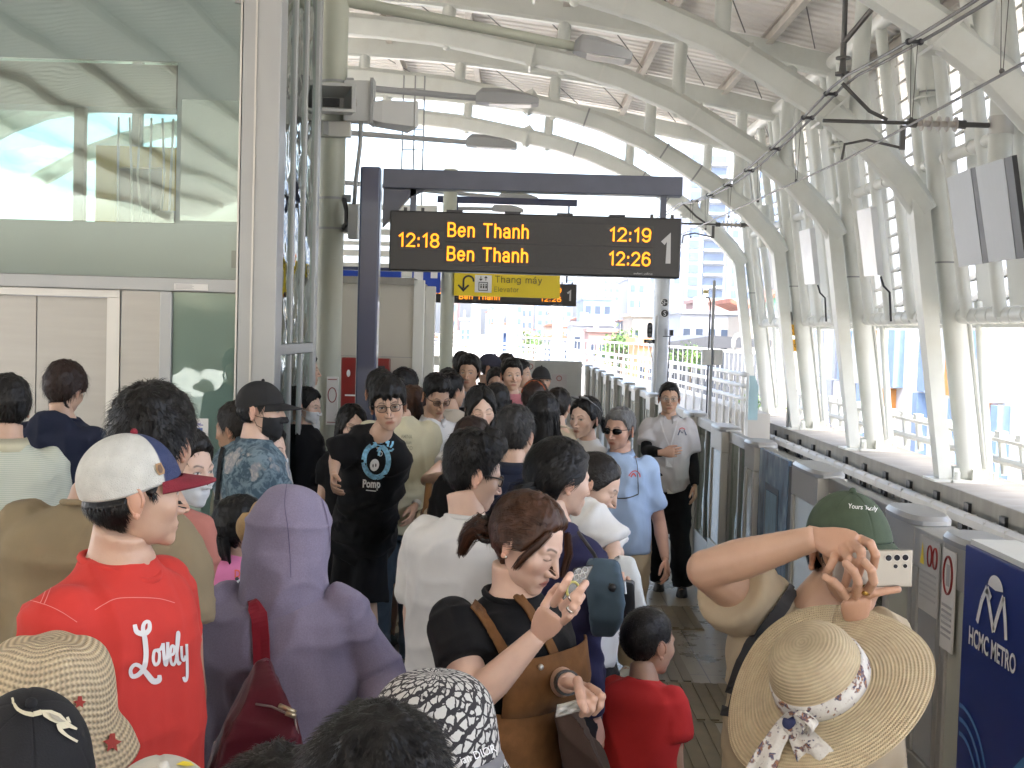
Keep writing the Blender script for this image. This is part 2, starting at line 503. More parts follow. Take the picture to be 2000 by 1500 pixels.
        mb.loft([[(fl[0] - .09, Y - .11, fl[1]), (fl[0] + .09, Y - .11, fl[1]), (fl[0] + .09, Y + .11, fl[1]), (fl[0] - .09, Y + .11, fl[1])],
                 [(fj[0] - .12, Y - .16, fj[1]), (fj[0] + .12, Y - .16, fj[1]), (fj[0] + .12, Y + .16, fj[1]), (fj[0] - .12, Y + .16, fj[1])]])
        mb.build('inner_strut', M_steel, t)
        a, b_ = f((6.72, 0.14)), f((6.45, 2.6))
        mb = MB(); mb.tube([(a[0], Y + 0.15, a[1]), (b_[0], Y + 0.15, b_[1])], 0.06, 10)
        mb.build('drain_pipe', M_steel, t, True, sharp=40)
        mb = MB()
        mb.box((cb[0] - 0.34, Y - 0.3, 0.105), (cb[0] + 0.34, Y + 0.3, 0.14))
        mb.box((fl[0] - 0.2, Y - 0.24, 0.105 if s == 1 else 0.104), (fl[0] + 0.2, Y + 0.24, 0.137))
        for dx in (-0.26, 0.26):
            for dy in (-0.22, 0.22):
                mb.tube([(cb[0] + dx, Y + dy, 0.13), (cb[0] + dx, Y + dy, 0.25)], 0.04, 8)
        for a_ in range(6):
            an = a_ * math.pi / 3 + 0.3
            mb.obox((cb[0] + 0.22 * math.cos(an), Y + 0.22 * math.sin(an), 0.21), (0.06 * math.cos(an), 0.06 * math.sin(an), 0), (-0.008 * math.sin(an), 0.008 * math.cos(an), 0), (0, 0, 0.08))
        mb.build('base_plate', M_steel, t)

# roof sheet: corrugated, ribs follow the arch, laid on the upper chord
RF = full([(-4.0, 8.16), (-3.0, 8.14), (-1.8, 8.09), (-0.4, 7.95), (1.2, 7.76), (2.6, 7.56), (4.2, 7.29), (5.35, 7.05), (6.6, 6.72), (7.3, 6.5)])
mb = MB(); P = np.array(RF); prof = []
y = -40.0
while y < 32.6:
    prof += [(y, 0.0), (y + 0.16, 0.0), (y + 0.19, 0.045), (y + 0.26, 0.045)]
    y += 0.30
rings = [[(x, yy, z + dz) for yy, dz in prof] for x, z in RF]
mb.loft(rings, cap=False, close=False)
roof = mb.build('roof_sheeting', M_roof, None)
tag(roof, 'pale ribbed metal roof sheets lying on the curved white frames', 'roof')
mb = MB()
for x in [-15.0 + 1.75 * i for i in range(13)]:
    if x > 6.9: continue
    z = np.interp(x, P[:, 0], P[:, 1])
    mb.box((x - 0.07, -39, z - 0.028), (x + 0.07, 32.3, z - 0.004)); mb.box((x - 0.015, -39, z - 0.20), (x + 0.015, 32.3, z - 0.03)); mb.box((x - 0.06, -39, z - 0.22), (x + 0.06, 32.3, z - 0.202))
mb.build('purlins', M_purlin, roof)
mb = MB()
for Y in FY[:-1]:
    for i in range(8):
        x0 = -3.4 + i * 1.2; z0 = np.interp(x0, P[:, 0], P[:, 1]) - 0.15; z1 = np.interp(x0 + 1.2, P[:, 0], P[:, 1]) - 0.15
        if Y + 4.4 < 32: mb.tube([(x0, Y + 0.3, z0), (x0 + 1.2, Y + 4.2, z1)], 0.012, 5)
mb.build('bracing_rods', M_wire, roof)

# ================================================================== side screens with tall tubes
M_slat = mat('louvre_slat', (0.50, 0.49, 0.44), 0.5, var=0.08)
scr = {8.0: 'tall louvred side screen with white tubes at the right edge, beside the nearest column',
       12.5: 'louvred side screen of white tubes behind the grey hanging panels',
       17.0: 'louvred side screen of white tubes between the first and second columns from the right',
       21.5: 'louvred side screen between the second and third columns from the right, bright slits between slats',
       26.0: 'farthest louvred side screen, seen very edge-on next to the tower block'}


def screen(Y0, s, label, group):
    f = (lambda x: x) if s == 1 else (lambda x: -8.0 - x)
    t = thing('side_screen', label, 'screen', (f(6.0), Y0 + 2.25, 2.4), group)
    for i in range(4):
        y = Y0 + 0.55 + i * 1.13
        mb = MB(); mb.tube([(f(6.05), y, 2.36), (f(5.36), y, 6.85)], 0.088, 12)
        mb.build('tube', M_steel, t, True, sharp=40)
    mb = MB(); mb.tube([(f(5.36), Y0, 6.78), (f(5.36), Y0 + 4.5, 6.78)], 0.12, 14); mb.build('top_pipe', M_steel2, t, True, sharp=40)
    mb = MB(); mb.tube([(f(6.12), Y0 + 0.2, 2.38), (f(6.12), Y0 + 4.3, 2.38)], 0.105, 14)
    for q in np.arange(0.35, 4.3, 0.36):
        mb.tube([(f(6.12), Y0 + q - 0.014, 2.38), (f(6.12), Y0 + q + 0.014, 2.38)], 0.116, 14)
    mb.build('bottom_pipe', M_steel2, t, True, sharp=40)
    mb = MB()
    mb.tube([(f(5.75), Y0 + 0.3, 4.5), (f(5.75), Y0 + 4.2, 4.5)], 0.085, 12)
    for q in np.arange(0.5, 4.2, 0.9):
        mb.tube([(f(5.75), Y0 + q - 0.02, 4.5), (f(5.75), Y0 + q + 0.02, 4.5)], 0.1, 12)
    mb.build('middle_pipe', M_steel2, t, True, sharp=40)
    for i in range(4):       # outer skin strips with open louvred gaps between
        y = Y0 + 0.05 + i * 1.13
        mb = MB(); P4 = [(f(6.72), y, 2.30), (f(6.72), y + 0.70, 2.30), (f(6.15), y + 0.70, 6.75), (f(6.15), y, 6.75)]
        mb.prism(P4, (0.03 * s, 0, 0)); mb.build('skin_panel', M_steel2, t)
    mb = MB()
    for i in range(4):
        y = Y0 + 0.05 + i * 1.13 + 0.70
        for k in range(15):
            z = 2.40 + k * 0.30; x = 6.74 - 0.57 * (z - 2.3) / 4.45
            mb.obox((f(x + 0.06), y + 0.215, z), (0.10 * s, 0, 0.08), (0, 0.215, 0), (-0.008 * s, 0, 0.010))
    mb.build('louvre_slats', M_slat, t)
    mb = MB(); mb.box((min(f(6.5), f(6.85)), Y0, 2.24), (max(f(6.5), f(6.85)), Y0 + 4.5, 2.30)); mb.build('bottom_rail', M_steel, t)


for Y0 in (8.0, 12.5, 17.0, 21.5, 26.0):
    screen(Y0, 1, scr[Y0], 'side screens along the right of the track')
# the far side of the station (seen only in gaps): one long plain screen
t = thing('side_screen', 'louvred screen along the far left side of the station, glimpsed through the lift glass', 'screen', (-14.2, 10, 2.4))
mb = MB()
for k in range(9):
    mb.box((-14.3, -10, 2.4 + k * 0.48), (-14.22, 33, 2.62 + k * 0.48))
mb.build('louvre_slats', M_slat, t)

# ================================================================== parapet
par = MB().box((5.85, -12, -1.1), (7.05, 31.6, 0.105)).build('concrete_parapet', M_conc)
tag(par, 'long weathered concrete wall carrying the white columns beside the track', 'wall')
bevel(par, 0.015)
mb = MB()
for x, z in ((7.28, 0.30), (7.28, 0.62)):
    mb.tube([(x, -5, z), (x, 31, z)], 0.065, 8)
for y in np.arange(-4.5, 31, 0.75):
    mb.tube([(7.28, y, 0.10), (7.28, y + 0.22, 0.62)], 0.055, 7)
    mb.box((7.22, y + 0.1, 0.62), (7.34, y + 0.3, 0.73))
tr = mb.build('pipe_railing', M_steel2, smooth=True, sharp=40); tag(tr, 'low white lattice of pipes along the outer edge of the concrete wall', 'railing')
M_tray = mat('cable_tray', (0.55, 0.54, 0.52), 0.5, var=0.06, vscale=3)
for lab, x, z in (('upper white cable duct bracketed to the concrete wall', 5.72, -0.17), ('lower white cable duct on the concrete wall, below the other duct', 5.70, -0.42)):
    t = thing('cable_duct', lab, 'cable duct', (x, 10, z), 'cable ducts on the concrete wall')
    mb = MB()
    y = -5.0
    mb.sweep([(x, -5, z), (x, 31, z)], [(-0.075, -0.06), (0.075, -0.06), (0.075, 0.03), (0.04, 0.065), (-0.04, 0.065), (-0.075, 0.03)], side=(1, 0, 0))
    for y in np.arange(-4.7, 31, 0.62):
        mb.box((x - 0.079, y, z - 0.064), (x + 0.079, y + 0.012, z + 0.069))
    mb.build('duct', M_tray, t)
    for y in np.arange(0.5, 31, 1.15):
        mb = MB()
        mb.box((x + 0.02, y, z - 0.16), (x + 0.148, y + 0.16, z - 0.062)); mb.box((x + 0.085, y, z - 0.06), (x + 0.148, y + 0.16, z + 0.16))
        mb.box((x - 0.06, y + 0.3, z - 0.12), (x - 0.03, y + 0.34, z - 0.06)); mb.box((x - 0.06, y + 0.7, z - 0.11), (x - 0.02, y + 0.76, z - 0.06))
        mb.build('bracket', M_dark, t)
# ================================================================== lift shaft
LF = 7.8
lift = thing('lift_shaft', 'glass and grey metal lift shaft with stainless doors at the left', 'lift', (-3.0, LF, 0))
mb = MB()
mb.box((-1.74, LF - 0.05, 0), (-1.50, LF + 0.16, 4.9))           # corner post
mb.box((-5.2, LF - 0.04, 2.19), (-1.742, LF + 0.08, 2.275))       # transom
mb.box((-2.235, LF - 0.038, 0), (-2.16, LF + 0.08, 2.188))        # mullion right of panel
mb.box((-5.2, LF - 0.04, 4.82), (-1.742, LF + 0.08, 4.9))
mb.box((-1.60, LF + 1.45, 0), (-1.50, LF + 1.57, 4.9))
mb.box((-1.575, LF + 0.165, 4.80), (-1.505, LF + 1.448, 4.89)); mb.box((-1.575, LF + 0.165, 1.80), (-1.505, LF + 1.448, 1.87)); mb.box((-1.575, LF + 0.165, 0.0), (-1.505, LF + 1.448, 0.1))
for y in (0.55, 0.98):
    mb.box((-1.568, LF + y, 0.102), (-1.508, LF + y + 0.05, 1.798)); mb.box((-1.568, LF + y, 1.872), (-1.508, LF + y + 0.05, 4.798))
mb.box((-5.2, LF + 1.45, 2.2), (-1.602, LF + 1.55, 2.32)); mb.box((-3.9, LF + 1.46, 0), (-3.82, LF + 1.54, 2.198)); mb.box((-2.9, LF + 1.46, 2.322), (-2.83, LF + 1.54, 4.8)); mb.box((-5.25, LF - .02, 0), (-5.202, LF + 1.55, 4.9))
bevel(mb.build('frame', M_alu, lift), 0.006)
mb = MB(); mb.box((-1.755, LF - 0.055, 0), (-1.743, LF + 0.05, 4.85)); mb.box((-1.66, LF - 0.062, 0), (-1.648, LF - 0.052, 4.85)); mb.build('trim', M_ssd, lift)
mb = MB(); mb.box((-5.2, LF - 0.01, 2.277), (-1.757, LF - 0.004, 4.818)); mb.build('front_glass', M_glass, lift)
MB().box((-5.2, LF + .008, 2.622), (-2.168, LF + .014, 3.632)).build('window_glass', M_glassw, lift); MB().box((-2.13, LF + .008, 2.64), (-1.765, LF + .012, 3.40)).build('window_glass', M_glassw, lift)
mb = MB(); mb.box((-1.53, LF + 0.167, 0.104), (-1.527, LF + 1.446, 1.797)); mb.box((-1.53, LF + 0.167, 1.873), (-1.527, LF + 1.446, 4.797)); mb.build('side_glass', M_glass2, lift)
mb = MB(); mb.box((-5.2, LF + 1.49, 2.33), (-1.603, LF + 1.494, 4.8)); mb.build('rear_glass', M_glass2, lift)
mb = MB()    # pale green backing with an open window
mb.box((-5.2, LF + 0.03, 3.635), (-1.76, LF + 0.06, 4.818)); mb.box((-2.165, LF + 0.03, 2.62), (-1.76, LF + 0.06, 3.634)); mb.box((-5.2, LF + 0.03, 2.277), (-1.76, LF + 0.06, 2.619))
mb.box((-2.158, LF + 0.0, 0.05), (-1.757, LF + 0.03, 2.188))
mb.build('backing_panel', M_frost, lift)
mb = MB(); mb.box((-2.157, LF - 0.012, 0.05), (-1.757, LF - 0.006, 2.187)); mb.build('lower_glass', glass_mat('panel_glass', (0.9, 0.97, 0.94), 0.04, 0.004, 2.0), lift)
for nm, x0, x1 in (('door', -3.06, -2.585), ('door', -4.0, -3.068)):
    mb = MB(); mb.box((x0, LF + 0.10, 0), (x1, LF + 0.14, 2.14)); mb.build(nm, M_ss, lift)
mb = MB(); mb.box((-2.58, LF + 0.0, 0), (-2.50, LF + 0.14, 2.14)); mb.box((-4.0, LF - 0.002, 2.142), (-2.50, LF + 0.14, 2.188)); mb.build('door_jamb', M_ssd, lift)
mb = MB(); mb.box((-2.485, LF - 0.01, 0), (-2.237, LF + 0.04, 2.187)); mb.build('stainless_panel', M_ss, lift)
mb = MB(); mb.box((-5.1, LF + 0.35, 3.40), (-2.0, LF + 0.6, 3.68)); mb.box((-2.95, LF + 0.4, 2.3), (-2.88, LF + 0.46, 3.40)); mb.build('machine_beam', mat('machine_grey', (0.10, 0.10, 0.10), 0.5), lift)
mb = MB()
for a in ((-2.92, 2.45, -2.78, 3.06), (-2.46, 2.45, -2.33, 3.06), (-2.92, 3.06, -2.33, 3.2)):
    mb.box((a[0], LF + 0.75, a[1]), (a[2], LF + 0.95, a[3]))
mb.build('car_sling', mat('sling_yellow', (0.50, 0.36, 0.03), 0.45, var=0.12), lift)
mb = MB(); mb.box((-2.775, LF + 0.8, 2.45), (-2.465, LF + 1.0, 3.055)); mb.ball((-2.55, LF + 0.78, 2.85), (0.09, 0.03, 0.11)); mb.build('drive_unit', mat('drive_dark', (0.05, 0.06, 0.08), 0.4, var=0.4, vscale=6), lift)
mb = MB()
for i in range(7):
    x = -2.75 + i * 0.075
    mb.tube([(x, LF + 0.7, 3.39), (x + 0.02 * math.sin(i * 2), LF + 0.7, 3.0), (x + 0.03 * math.sin(i), LF + 0.72, 2.5)], 0.008, 6)
mb.build('hanging_cables', M_lgrey, lift)
mb = MB(); mb.box((-2.36, LF + 0.25, 2.5), (-2.18, LF + 0.3, 2.72)); mb.box((-1.80, LF + 0.01, 2.35), (-1.765, LF + 0.028, 2.46)); mb.box((-1.80, LF - 0.03, 4.0), (-1.755, LF - 0.012, 4.08)); mb.build('control_box', M_grey, lift)
# papers on the lift
n1 = MB().box((-2.05, LF - 0.02, 1.23), (-1.92, LF - 0.013, 1.39)).build('paper_notice', M_paper); tag(n1, 'white paper notice with blue drawing taped to the green lift panel', 'notice')
mb = MB(); mb.box((-2.02, LF - 0.0235, 1.27), (-1.955, LF - 0.0205, 1.33)); mb.build('print', mat('print_blue', (0.10, 0.16, 0.42), 0.6, var=0.3, vscale=60), n1)
mb = MB()
for i in range(7): mb.box((-2.04 + i * 0.008, LF - 0.0235, 1.345 + 0.008 * (i % 2)), (-2.036 + i * 0.014, LF - 0.0205, 1.352 + 0.008 * (i % 2)))
mb.build('print', mat('print_violet', (0.25, 0.25, 0.45), 0.6), n1)
n2 = MB().box((-2.145, LF - 0.046, 2.20), (-1.93, LF - 0.042, 2.24)).build('sticker', M_paper); tag(n2, 'small white sticker strip on the grey transom of the lift', 'sticker')
mb = MB()
for i in range(4): mb.box((-2.135, LF - 0.049, 2.207 + i * 0.008), (-2.02 - 0.01 * (i % 2), LF - 0.0465, 2.210 + i * 0.008))
mb.build('print', M_greyprint, n2)

# ================================================================== pillars, speakers, boxes
M_pil = mat('pillar_paint', (0.40, 0.42, 0.35), 0.45, var=0.05, vscale=1.2, dirt=0.1, dirtcol=(0.3, 0.3, 0.25))


def pillar(name, label, x, Y, r, ztop, zs=()):
    t = thing(name, label, 'pillar', (x, Y, 0), 'round platform pillars')
    MB().tube([(x, Y, 0), (x, Y, ztop)], r, 28).build('shaft', M_pil, t, True, sharp=40)
    if zs:
        mb = MB()
        for z in zs:
            mb.tube([(x, Y, z - 0.01), (x, Y, z + 0.01)], r + 0.006, 28); mb.box((x + r, Y - 0.07, z - 0.03), (x + r + 0.06, Y - 0.02, z + 0.03))
        mb.build('clamp_bands', M_grey, t, True, sharp=40)
    return t


pillar('platform_pillar', 'thick round grey-green pillar behind the lift carrying two speakers', -1.545, 10.3, 0.105, 7.2, (4.02, 3.06, 2.81))
pillar('platform_pillar', 'slim round pillar beside the yellow lift sign', -0.80, 14.7, 0.082, 3.9)
pillar('platform_pillar', 'round pillar standing behind the lift shaft, mostly hidden', -3.25, 13.0, 0.1, 7.4)
pillar('platform_pillar', 'round pillar far behind the lift, hidden by the first pillar', -3.2, 20.0, 0.1, 7.4)


def horn(label, c, ax, w=0.38, h=0.2, depth=0.34):
    """box speaker with a flared mouth; ax = direction the mouth faces"""
    t = thing('loudspeaker', label, 'loudspeaker', c, 'speakers on the pillar')
    c = np.asarray(c, float); ax = np.asarray(ax, float); ax /= np.linalg.norm(ax); up = np.array([0, 0, 1.0]); sd = np.cross(up, ax)
    def rr(a, b, k): return [c + ax * k + sd * sx * a + up * sz * b for sx, sz in ((-1, -1), (1, -1), (1, 1), (-1, 1))]
    mb = MB(); w2, h2 = w / 2, h / 2
    mb.loft([rr(w2 * .55, h2 * .6, -depth), rr(w2 * .75, h2 * .85, -depth * .7), rr(w2 * .92, h2 * .95, -0.05), rr(w2 * .92, h2 * .95, -0.03), rr(w2, h2, -0.03), rr(w2, h2, 0.0), rr(w2 * .86, h2 * .78, 0.0), rr(w2 * .45, h2 * .40, -depth * .75)], cap=True)
    bevel(mb.build('housing', M_lgrey, t), 0.004)
    mb = MB(); mb.obox(c - ax * depth * 0.7, sd * w2 * .3, up * h2 * .3, ax * 0.02); mb.build('driver', M_dark, t)
    mb = MB(); mb.obox(c - ax * depth * 0.45 + sd * w2 * 0.93, sd * 0.006, up * 0.02, ax * 0.09); mb.build('bracket', M_ssd, t)
    return t


horn('grey horn loudspeaker facing the viewer, mouth open, on the thick pillar', (-1.515, 9.75, 3.80), (0.05, -1, -0.03), 0.44, 0.225, 0.42)
horn('grey horn loudspeaker turned away to the right, on the thick pillar', (-0.89, 10.35, 3.76), (1, 0.35, -0.02), 0.34, 0.215, 0.42)
t = thing('junction_box', 'grey box fixed to the thick pillar behind the speakers', 'junction box', (-1.36, 10.2, 3.85))
bevel(MB().box((-1.44, 10.12, 3.68), (-1.22, 10.28, 4.01)).build('box', M_lgrey, t), 0.008); MB().box((-1.225, 10.10, 3.66), (-1.20, 10.29, 4.03)).build('lid', M_grey, t)
t = thing('mounting_bracket', 'grey clamp bracket under the speakers on the thick pillar', 'bracket', (-1.5, 10.18, 3.6))
bevel(MB().box((-1.70, 10.14, 3.55), (-1.38, 10.20, 3.68)).build('plate', M_ssd, t), 0.006); MB().box((-1.60, 10.10, 3.56), (-1.56, 10.139, 3.67)).build('clip', M_grey, t)
t = thing('junction_box', 'small pale box strapped beside the navy post', 'junction box', (-1.30, 10.15, 2.8))
bevel(MB().box((-1.38, 10.1, 2.72), (-1.30, 10.2, 3.0)).build('box', M_lgrey, t), 0.006)
mb = MB(); mb.tube([(-1.34, 10.15, 3.0), (-1.33, 10.15, 3.2), (-1.30, 10.15, 3.5), (-1.30, 10.15, 3.68)], 0.018, 8); mb.build('conduit', M_grey, t, True)
mb = MB(); mb.tube([(-1.43, 10.2, 2.81), (-1.40, 10.16, 2.85), (-1.40, 10.15, 2.95), (-1.43, 10.2, 3.05)], 0.02, 7); mb.build('strap', M_dark, t, True)
pn = thing('pillar_notice', 'white warning notice with red ring pasted on the thick pillar', 'notice', (-1.47, 10.19, 1.8))
bevel(MB().box((-1.535, 10.17, 1.18), (-1.44, 10.195, 1.58)).build('sheet', M_paper, pn), 0.002)
mb = MB()
th = np.linspace(0, 2 * math.pi, 25)
mb.tube([(-1.487 + 0.034 * math.cos(a), 10.168, 1.43 + 0.06 * math.sin(a)) for a in th], 0.004, 5, cap=False)
mb.box((-1.525, 10.166, 1.20), (-1.45, 10.169, 1.206)); mb.box((-1.525, 10.166, 1.555), (-1.45, 10.169, 1.561)); mb.build('red_ring', M_red, pn)

# ================================================================== lamps
M_lamp = mat('lamp_grey', (0.33, 0.34, 0.35), 0.4, var=0.03)
M_lens = mat('lamp_lens', (0.7, 0.7, 0.68), 0.2)


def lamp(label, base, tip, L=0.62, tilt=0.0, r=0.035):
    t = thing('platform_lamp', label, 'lamp', base, 'long-arm platform lamps')
    base = np.asarray(base, float); tip = np.asarray(tip, float)
    MB().tube([base, tip], [r * 1.15, r * 0.9], 12).build('arm', M_lamp if r < 0.04 else M_pil, t, True, sharp=40)
    dx = np.array([math.cos(tilt), 0.0, math.sin(tilt)]); uz = np.array([-math.sin(tilt), 0, math.cos(tilt)])
    mb = MB(); rings = []
    for s, hw, top, bot in ((0, 0.05, 0.045, -0.05), (0.1, 0.10, 0.10, -0.055), (0.35, 0.13, 0.10, -0.06), (0.8, 0.13, 0.055, -0.06), (0.97, 0.11, 0.02, -0.055), (1.0, 0.08, 0.0, -0.05)):
        c = tip + dx * (s * L - 0.03)
        rings.append([c + np.array([0, y * hw, 0]) + uz * z for y, z in ((-1, bot), (1, bot), (1, top * .5), (0.6, top), (-0.6, top), (-1, top * .5))])
    mb.loft(rings); mb.build('head', M_lamp, t, True, sharp=30)
    mb = MB(); c = tip + dx * (0.5 * L) - uz * 0.065
    mb.obox(c, dx * L * 0.33, (0, 0.1, 0), uz * 0.006); mb.build('lens', M_lens, t)


lamp('largest lamp with thick sloping arm at the top, fixed to the thick pillar', (-1.50, 10.3, 4.70), W(1128, 92, 10.6), 0.50, -0.13, 0.045)
lamp('lamp with pale lens showing, just above the speakers level, second from the top', (-3.2, 13.0, 4.60), W(935, 192, 13.0), 0.66)
lamp('lamp against the white sky right above the navy beam', (-3.2, 16.0, 4.55), W(915, 278, 16.0), 0.66, -0.02)
lamp('small lamp seen between the navy beam and the display board', (-3.2, 20.0, 4.35), W(978, 386, 20.0), 0.64)
lamp('small lamp just peeping over the top edge of the display board', (-1.2, 24.0, 4.35), W(965, 408, 24.0), 0.6)

# ================================================================== display boards


def _arc(cx, cy, rx, ry, a0, a1, n=9): return [(cx + rx * math.cos(R(a)), cy + ry * math.sin(R(a))) for a in np.linspace(a0, a1, n)]


_o = _arc(.26, .36, .26, .36, 0, 360, 17)
GLYPH = {'1': (.36, [[(.06, .78), (.28, .98), (.28, 0)]]), '2': (.58, [_arc(.29, .70, .27, .28, 170, -25) + [(.04, .02), (.58, .02)]]), ':': (.12, [[(.06, .04), (.06, .14)], [(.06, .56), (.06, .66)]]),
         '6': (.58, [_arc(.29, .31, .28, .30, 0, 360, 17), [(.02, .33)] + _arc(.30, .66, .27, .33, 190, 35)]), '8': (.58, [_arc(.29, .74, .24, .25, 0, 360, 15), _arc(.29, .25, .28, .26, 0, 360, 15)]),
         '9': (.58, [_arc(.29, .69, .28, .30, 0, 360, 17), [(.56, .67)] + _arc(.28, .34, .27, .33, 10, -145)]),
         'B': (.60, [[(.04, 0), (.04, 1), (.32, 1)] + _arc(.34, .76, .20, .24, 90, -90) + [(.04, .52)], [(.34, .52)] + _arc(.36, .26, .23, .26, 90, -90) + [(.04, 0)]]), 'e': (.52, [[(.02, .38), (.50, .38)] + _arc(.26, .36, .25, .36, 5, 325, 14)]),
         'n': (.48, [[(.04, 0), (.04, .72)], [(.04, .46)] + _arc(.25, .48, .21, .24, 170, 0) + [(.46, 0)]]), 'T': (.62, [[(0, 1), (.62, 1)], [(.31, 1), (.31, 0)]]), 'h': (.48, [[(.04, 0), (.04, 1)], [(.04, .46)] + _arc(.25, .48, .21, .24, 170, 0) + [(.46, 0)]]),
         'a': (.50, [_arc(.24, .50, .21, .22, 160, 0) + [(.46, 0)], _arc(.23, .20, .21, .20, 20, 340, 12)]), 'g': (.50, [_o, [(.52, .72), (.52, -.06)] + _arc(.27, -.06, .25, .2, 0, -150)]), 'm': (.76, [[(.04, 0), (.04, .72)], _arc(.22, .48, .18, .24, 180, 0) + [(.40, 0)], _arc(.58, .48, .18, .24, 180, 0) + [(.76, 0)]]),
         'y': (.48, [[(.02, .72), (.25, .05)], [(.48, .72), (.18, -.24), (.02, -.26)]]), '\u00e1': (.50, [_arc(.24, .50, .21, .22, 160, 0) + [(.46, 0)], _arc(.23, .20, .21, .20, 20, 340, 12), [(.24, .88), (.36, 1.06)]]),
         'E': (.5, [[(.5, 1), (.04, 1), (.04, 0), (.5, 0)], [(.04, .52), (.44, .52)]]), 'l': (.12, [[(.06, 1), (.06, 0)]]), 'v': (.46, [[(.02, .72), (.23, 0), (.44, .72)]]), 't': (.32, [[(.12, .95), (.12, .1), (.3, .0)], [(0, .70), (.30, .70)]]), 'o': (.52, [_o]), 'r': (.32, [[(.04, 0), (.04, .72)], [(.04, .5), (.14, .68), (.32, .70)]]), ' ': (.30, [])}


def stroke_text(name, s_, o, h, width, m, parent, wt):
    """sign lettering drawn with even strokes on a face that looks towards -Y"""
    adv = sum(GLYPH[c][0] + .16 + wt * .5 for c in s_); sx = width / adv; mb = MB(); x = 0; k = 0
    for c in s_:
        for pl in GLYPH[c][1]:
            P = np.array([(o[0] + (x + a) * sx, o[1] - .0002 * k, o[2] + b * h) for a, b in pl]); k += 1
            hw = wt * h / 2; V = []; n = len(P)
            for i in range(n):
                t1 = P[i] - P[i - 1] if i else P[1] - P[0]; t2 = P[i + 1] - P[i] if i < n - 1 else t1
                t1 = t1 / (np.linalg.norm(t1) + 1e-9); t2 = t2 / (np.linalg.norm(t2) + 1e-9); tt = t1 + t2
                tt = tt / (np.linalg.norm(tt) + 1e-9); nn = np.array([-tt[2], 0, tt[0]]) * hw / max(.5, abs(tt @ t1))
                e = (-tt * hw * .7 if i == 0 else tt * hw * .7 if i == n - 1 else 0) if pl[0] != pl[-1] else 0
                V += [P[i] + nn + e, P[i] - nn + e]
            mb.add(V, [(2 * i, 2 * i + 1, 2 * i + 3, 2 * i + 2) for i in range(n - 1)])
        x += GLYPH[c][0] + .16 + wt * .5
    return mb.build(name, m, parent)


def display(label, Y, x0, x1, z0, z1, px, full=True):
    """LED board hung from a navy cantilever post"""
    t = thing('train_display', label, 'display board', ((x0 + x1) / 2, Y, z0), 'hanging LED train displays')
    bevel(MB().box((x0, Y, z0), (x1, Y + 0.18, z1)).build('housing', mat('display_case', (0.011, 0.011, 0.013), 0.35), t), 0.01)
    w = x1 - x0; h = z1 - z0
    mb = MB()
    fy = Y - 0.006
    mb.box((x0 + 0.035 * w, fy, z0 + 0.36 * h), (x0 + 0.185 * w, Y - 0.001, z0 + 0.66 * h))
    mb.box((x0 + 0.195 * w, fy, z0 + 0.515 * h), (x0 + 0.905 * w, Y - 0.001, z0 + 0.86 * h))
    mb.box((x0 + 0.195 * w, fy, z0 + 0.13 * h), (x0 + 0.905 * w, Y - 0.001, z0 + 0.485 * h))
    mb.build('led_panels', mat('led_panel', (0.03, 0.029, 0.028), 0.5, var=0.1, vscale=40), t)
    ch = 0.215 * h
    def led(s_, fx, fz, fw): stroke_text('led_text', s_, (x0 + fx * w, fy - .003, z0 + fz * h), ch, fw * w, M_orange, t, .15)
    led('12:18', 0.032, 0.405, 0.148)
    led('Ben Thanh', 0.20, 0.595, 0.285); led('12:19', 0.755, 0.595, 0.15)
    led('Ben Thanh', 0.20, 0.195, 0.285); led('12:26', 0.755, 0.195, 0.15)
    stroke_text('platform_number', '1', (x0 + 0.937 * w, Y - .005, z0 + 0.27 * h), 0.42 * h, 0.045 * w, M_greyprint, t, .2)
    text_on('maker_mark', 'solari udine', (x0 + 0.84 * w, Y - 0.002, z0 + 0.045 * h), (1, 0, 0), (0, 0, 1), 0.035 * h, M_greyprint, t, 0.0, 0.065 * w, 0.004)
    mb = MB()
    for q in (0.22, 0.42, 0.6, 0.78):
        mb.box((x0 + q * w - 0.06, Y + 0.03, z1), (x0 + q * w + 0.06, Y + 0.12, z1 + 0.018))
    for q in (0.05, 0.11, 0.9, 0.97):
        mb.box((x0 + q * w - 0.012, Y + 0.05, z1), (x0 + q * w + 0.012, Y + 0.08, z1 + 0.03))
    mb.build('top_vents', M_dark, t)
    return t


D1 = display('large LED board reading Ben Thanh 12:19 and 12:26, clock 12:18', 9.3, -0.955, 1.243, 2.435, 2.885, None)
D2 = display('smaller LED board farther back, mostly covered by the yellow lift sign', 18.5, -1.27, 0.93, 2.40, 2.73, None)
t = thing('display_gantry', 'navy steel post with long cantilever beam holding the LED board', 'gantry', (-1.11, 9.4, 0))
bevel(MB().box((-1.19, 9.32, 0), (-1.035, 9.47, 3.21)).build('post', M_navy, t), 0.015)
mb = MB(); mb.box((-1.018, 9.33, 3.055), (1.245, 9.47, 3.20)); bevel(mb.build('beam', M_navyb, t), 0.006)
mb = MB(); mb.prism([(-1.018, 9.37, 3.054), (-0.70, 9.37, 3.054), (-0.82, 9.37, 2.99), (-1.018, 9.37, 2.76)], (0, 0.06, 0)); mb.build('gusset', M_navyb, t)
for x in (-0.79, 1.11):
    MB().box((x - 0.022, 9.37, 2.886), (x + 0.022, 9.42, 3.054)).build('hanger', M_navyb, t)
t = thing('sign_hanger', 'thin dark rods holding the farther LED board', 'hanger', (0.8, 18.6, 2.73))
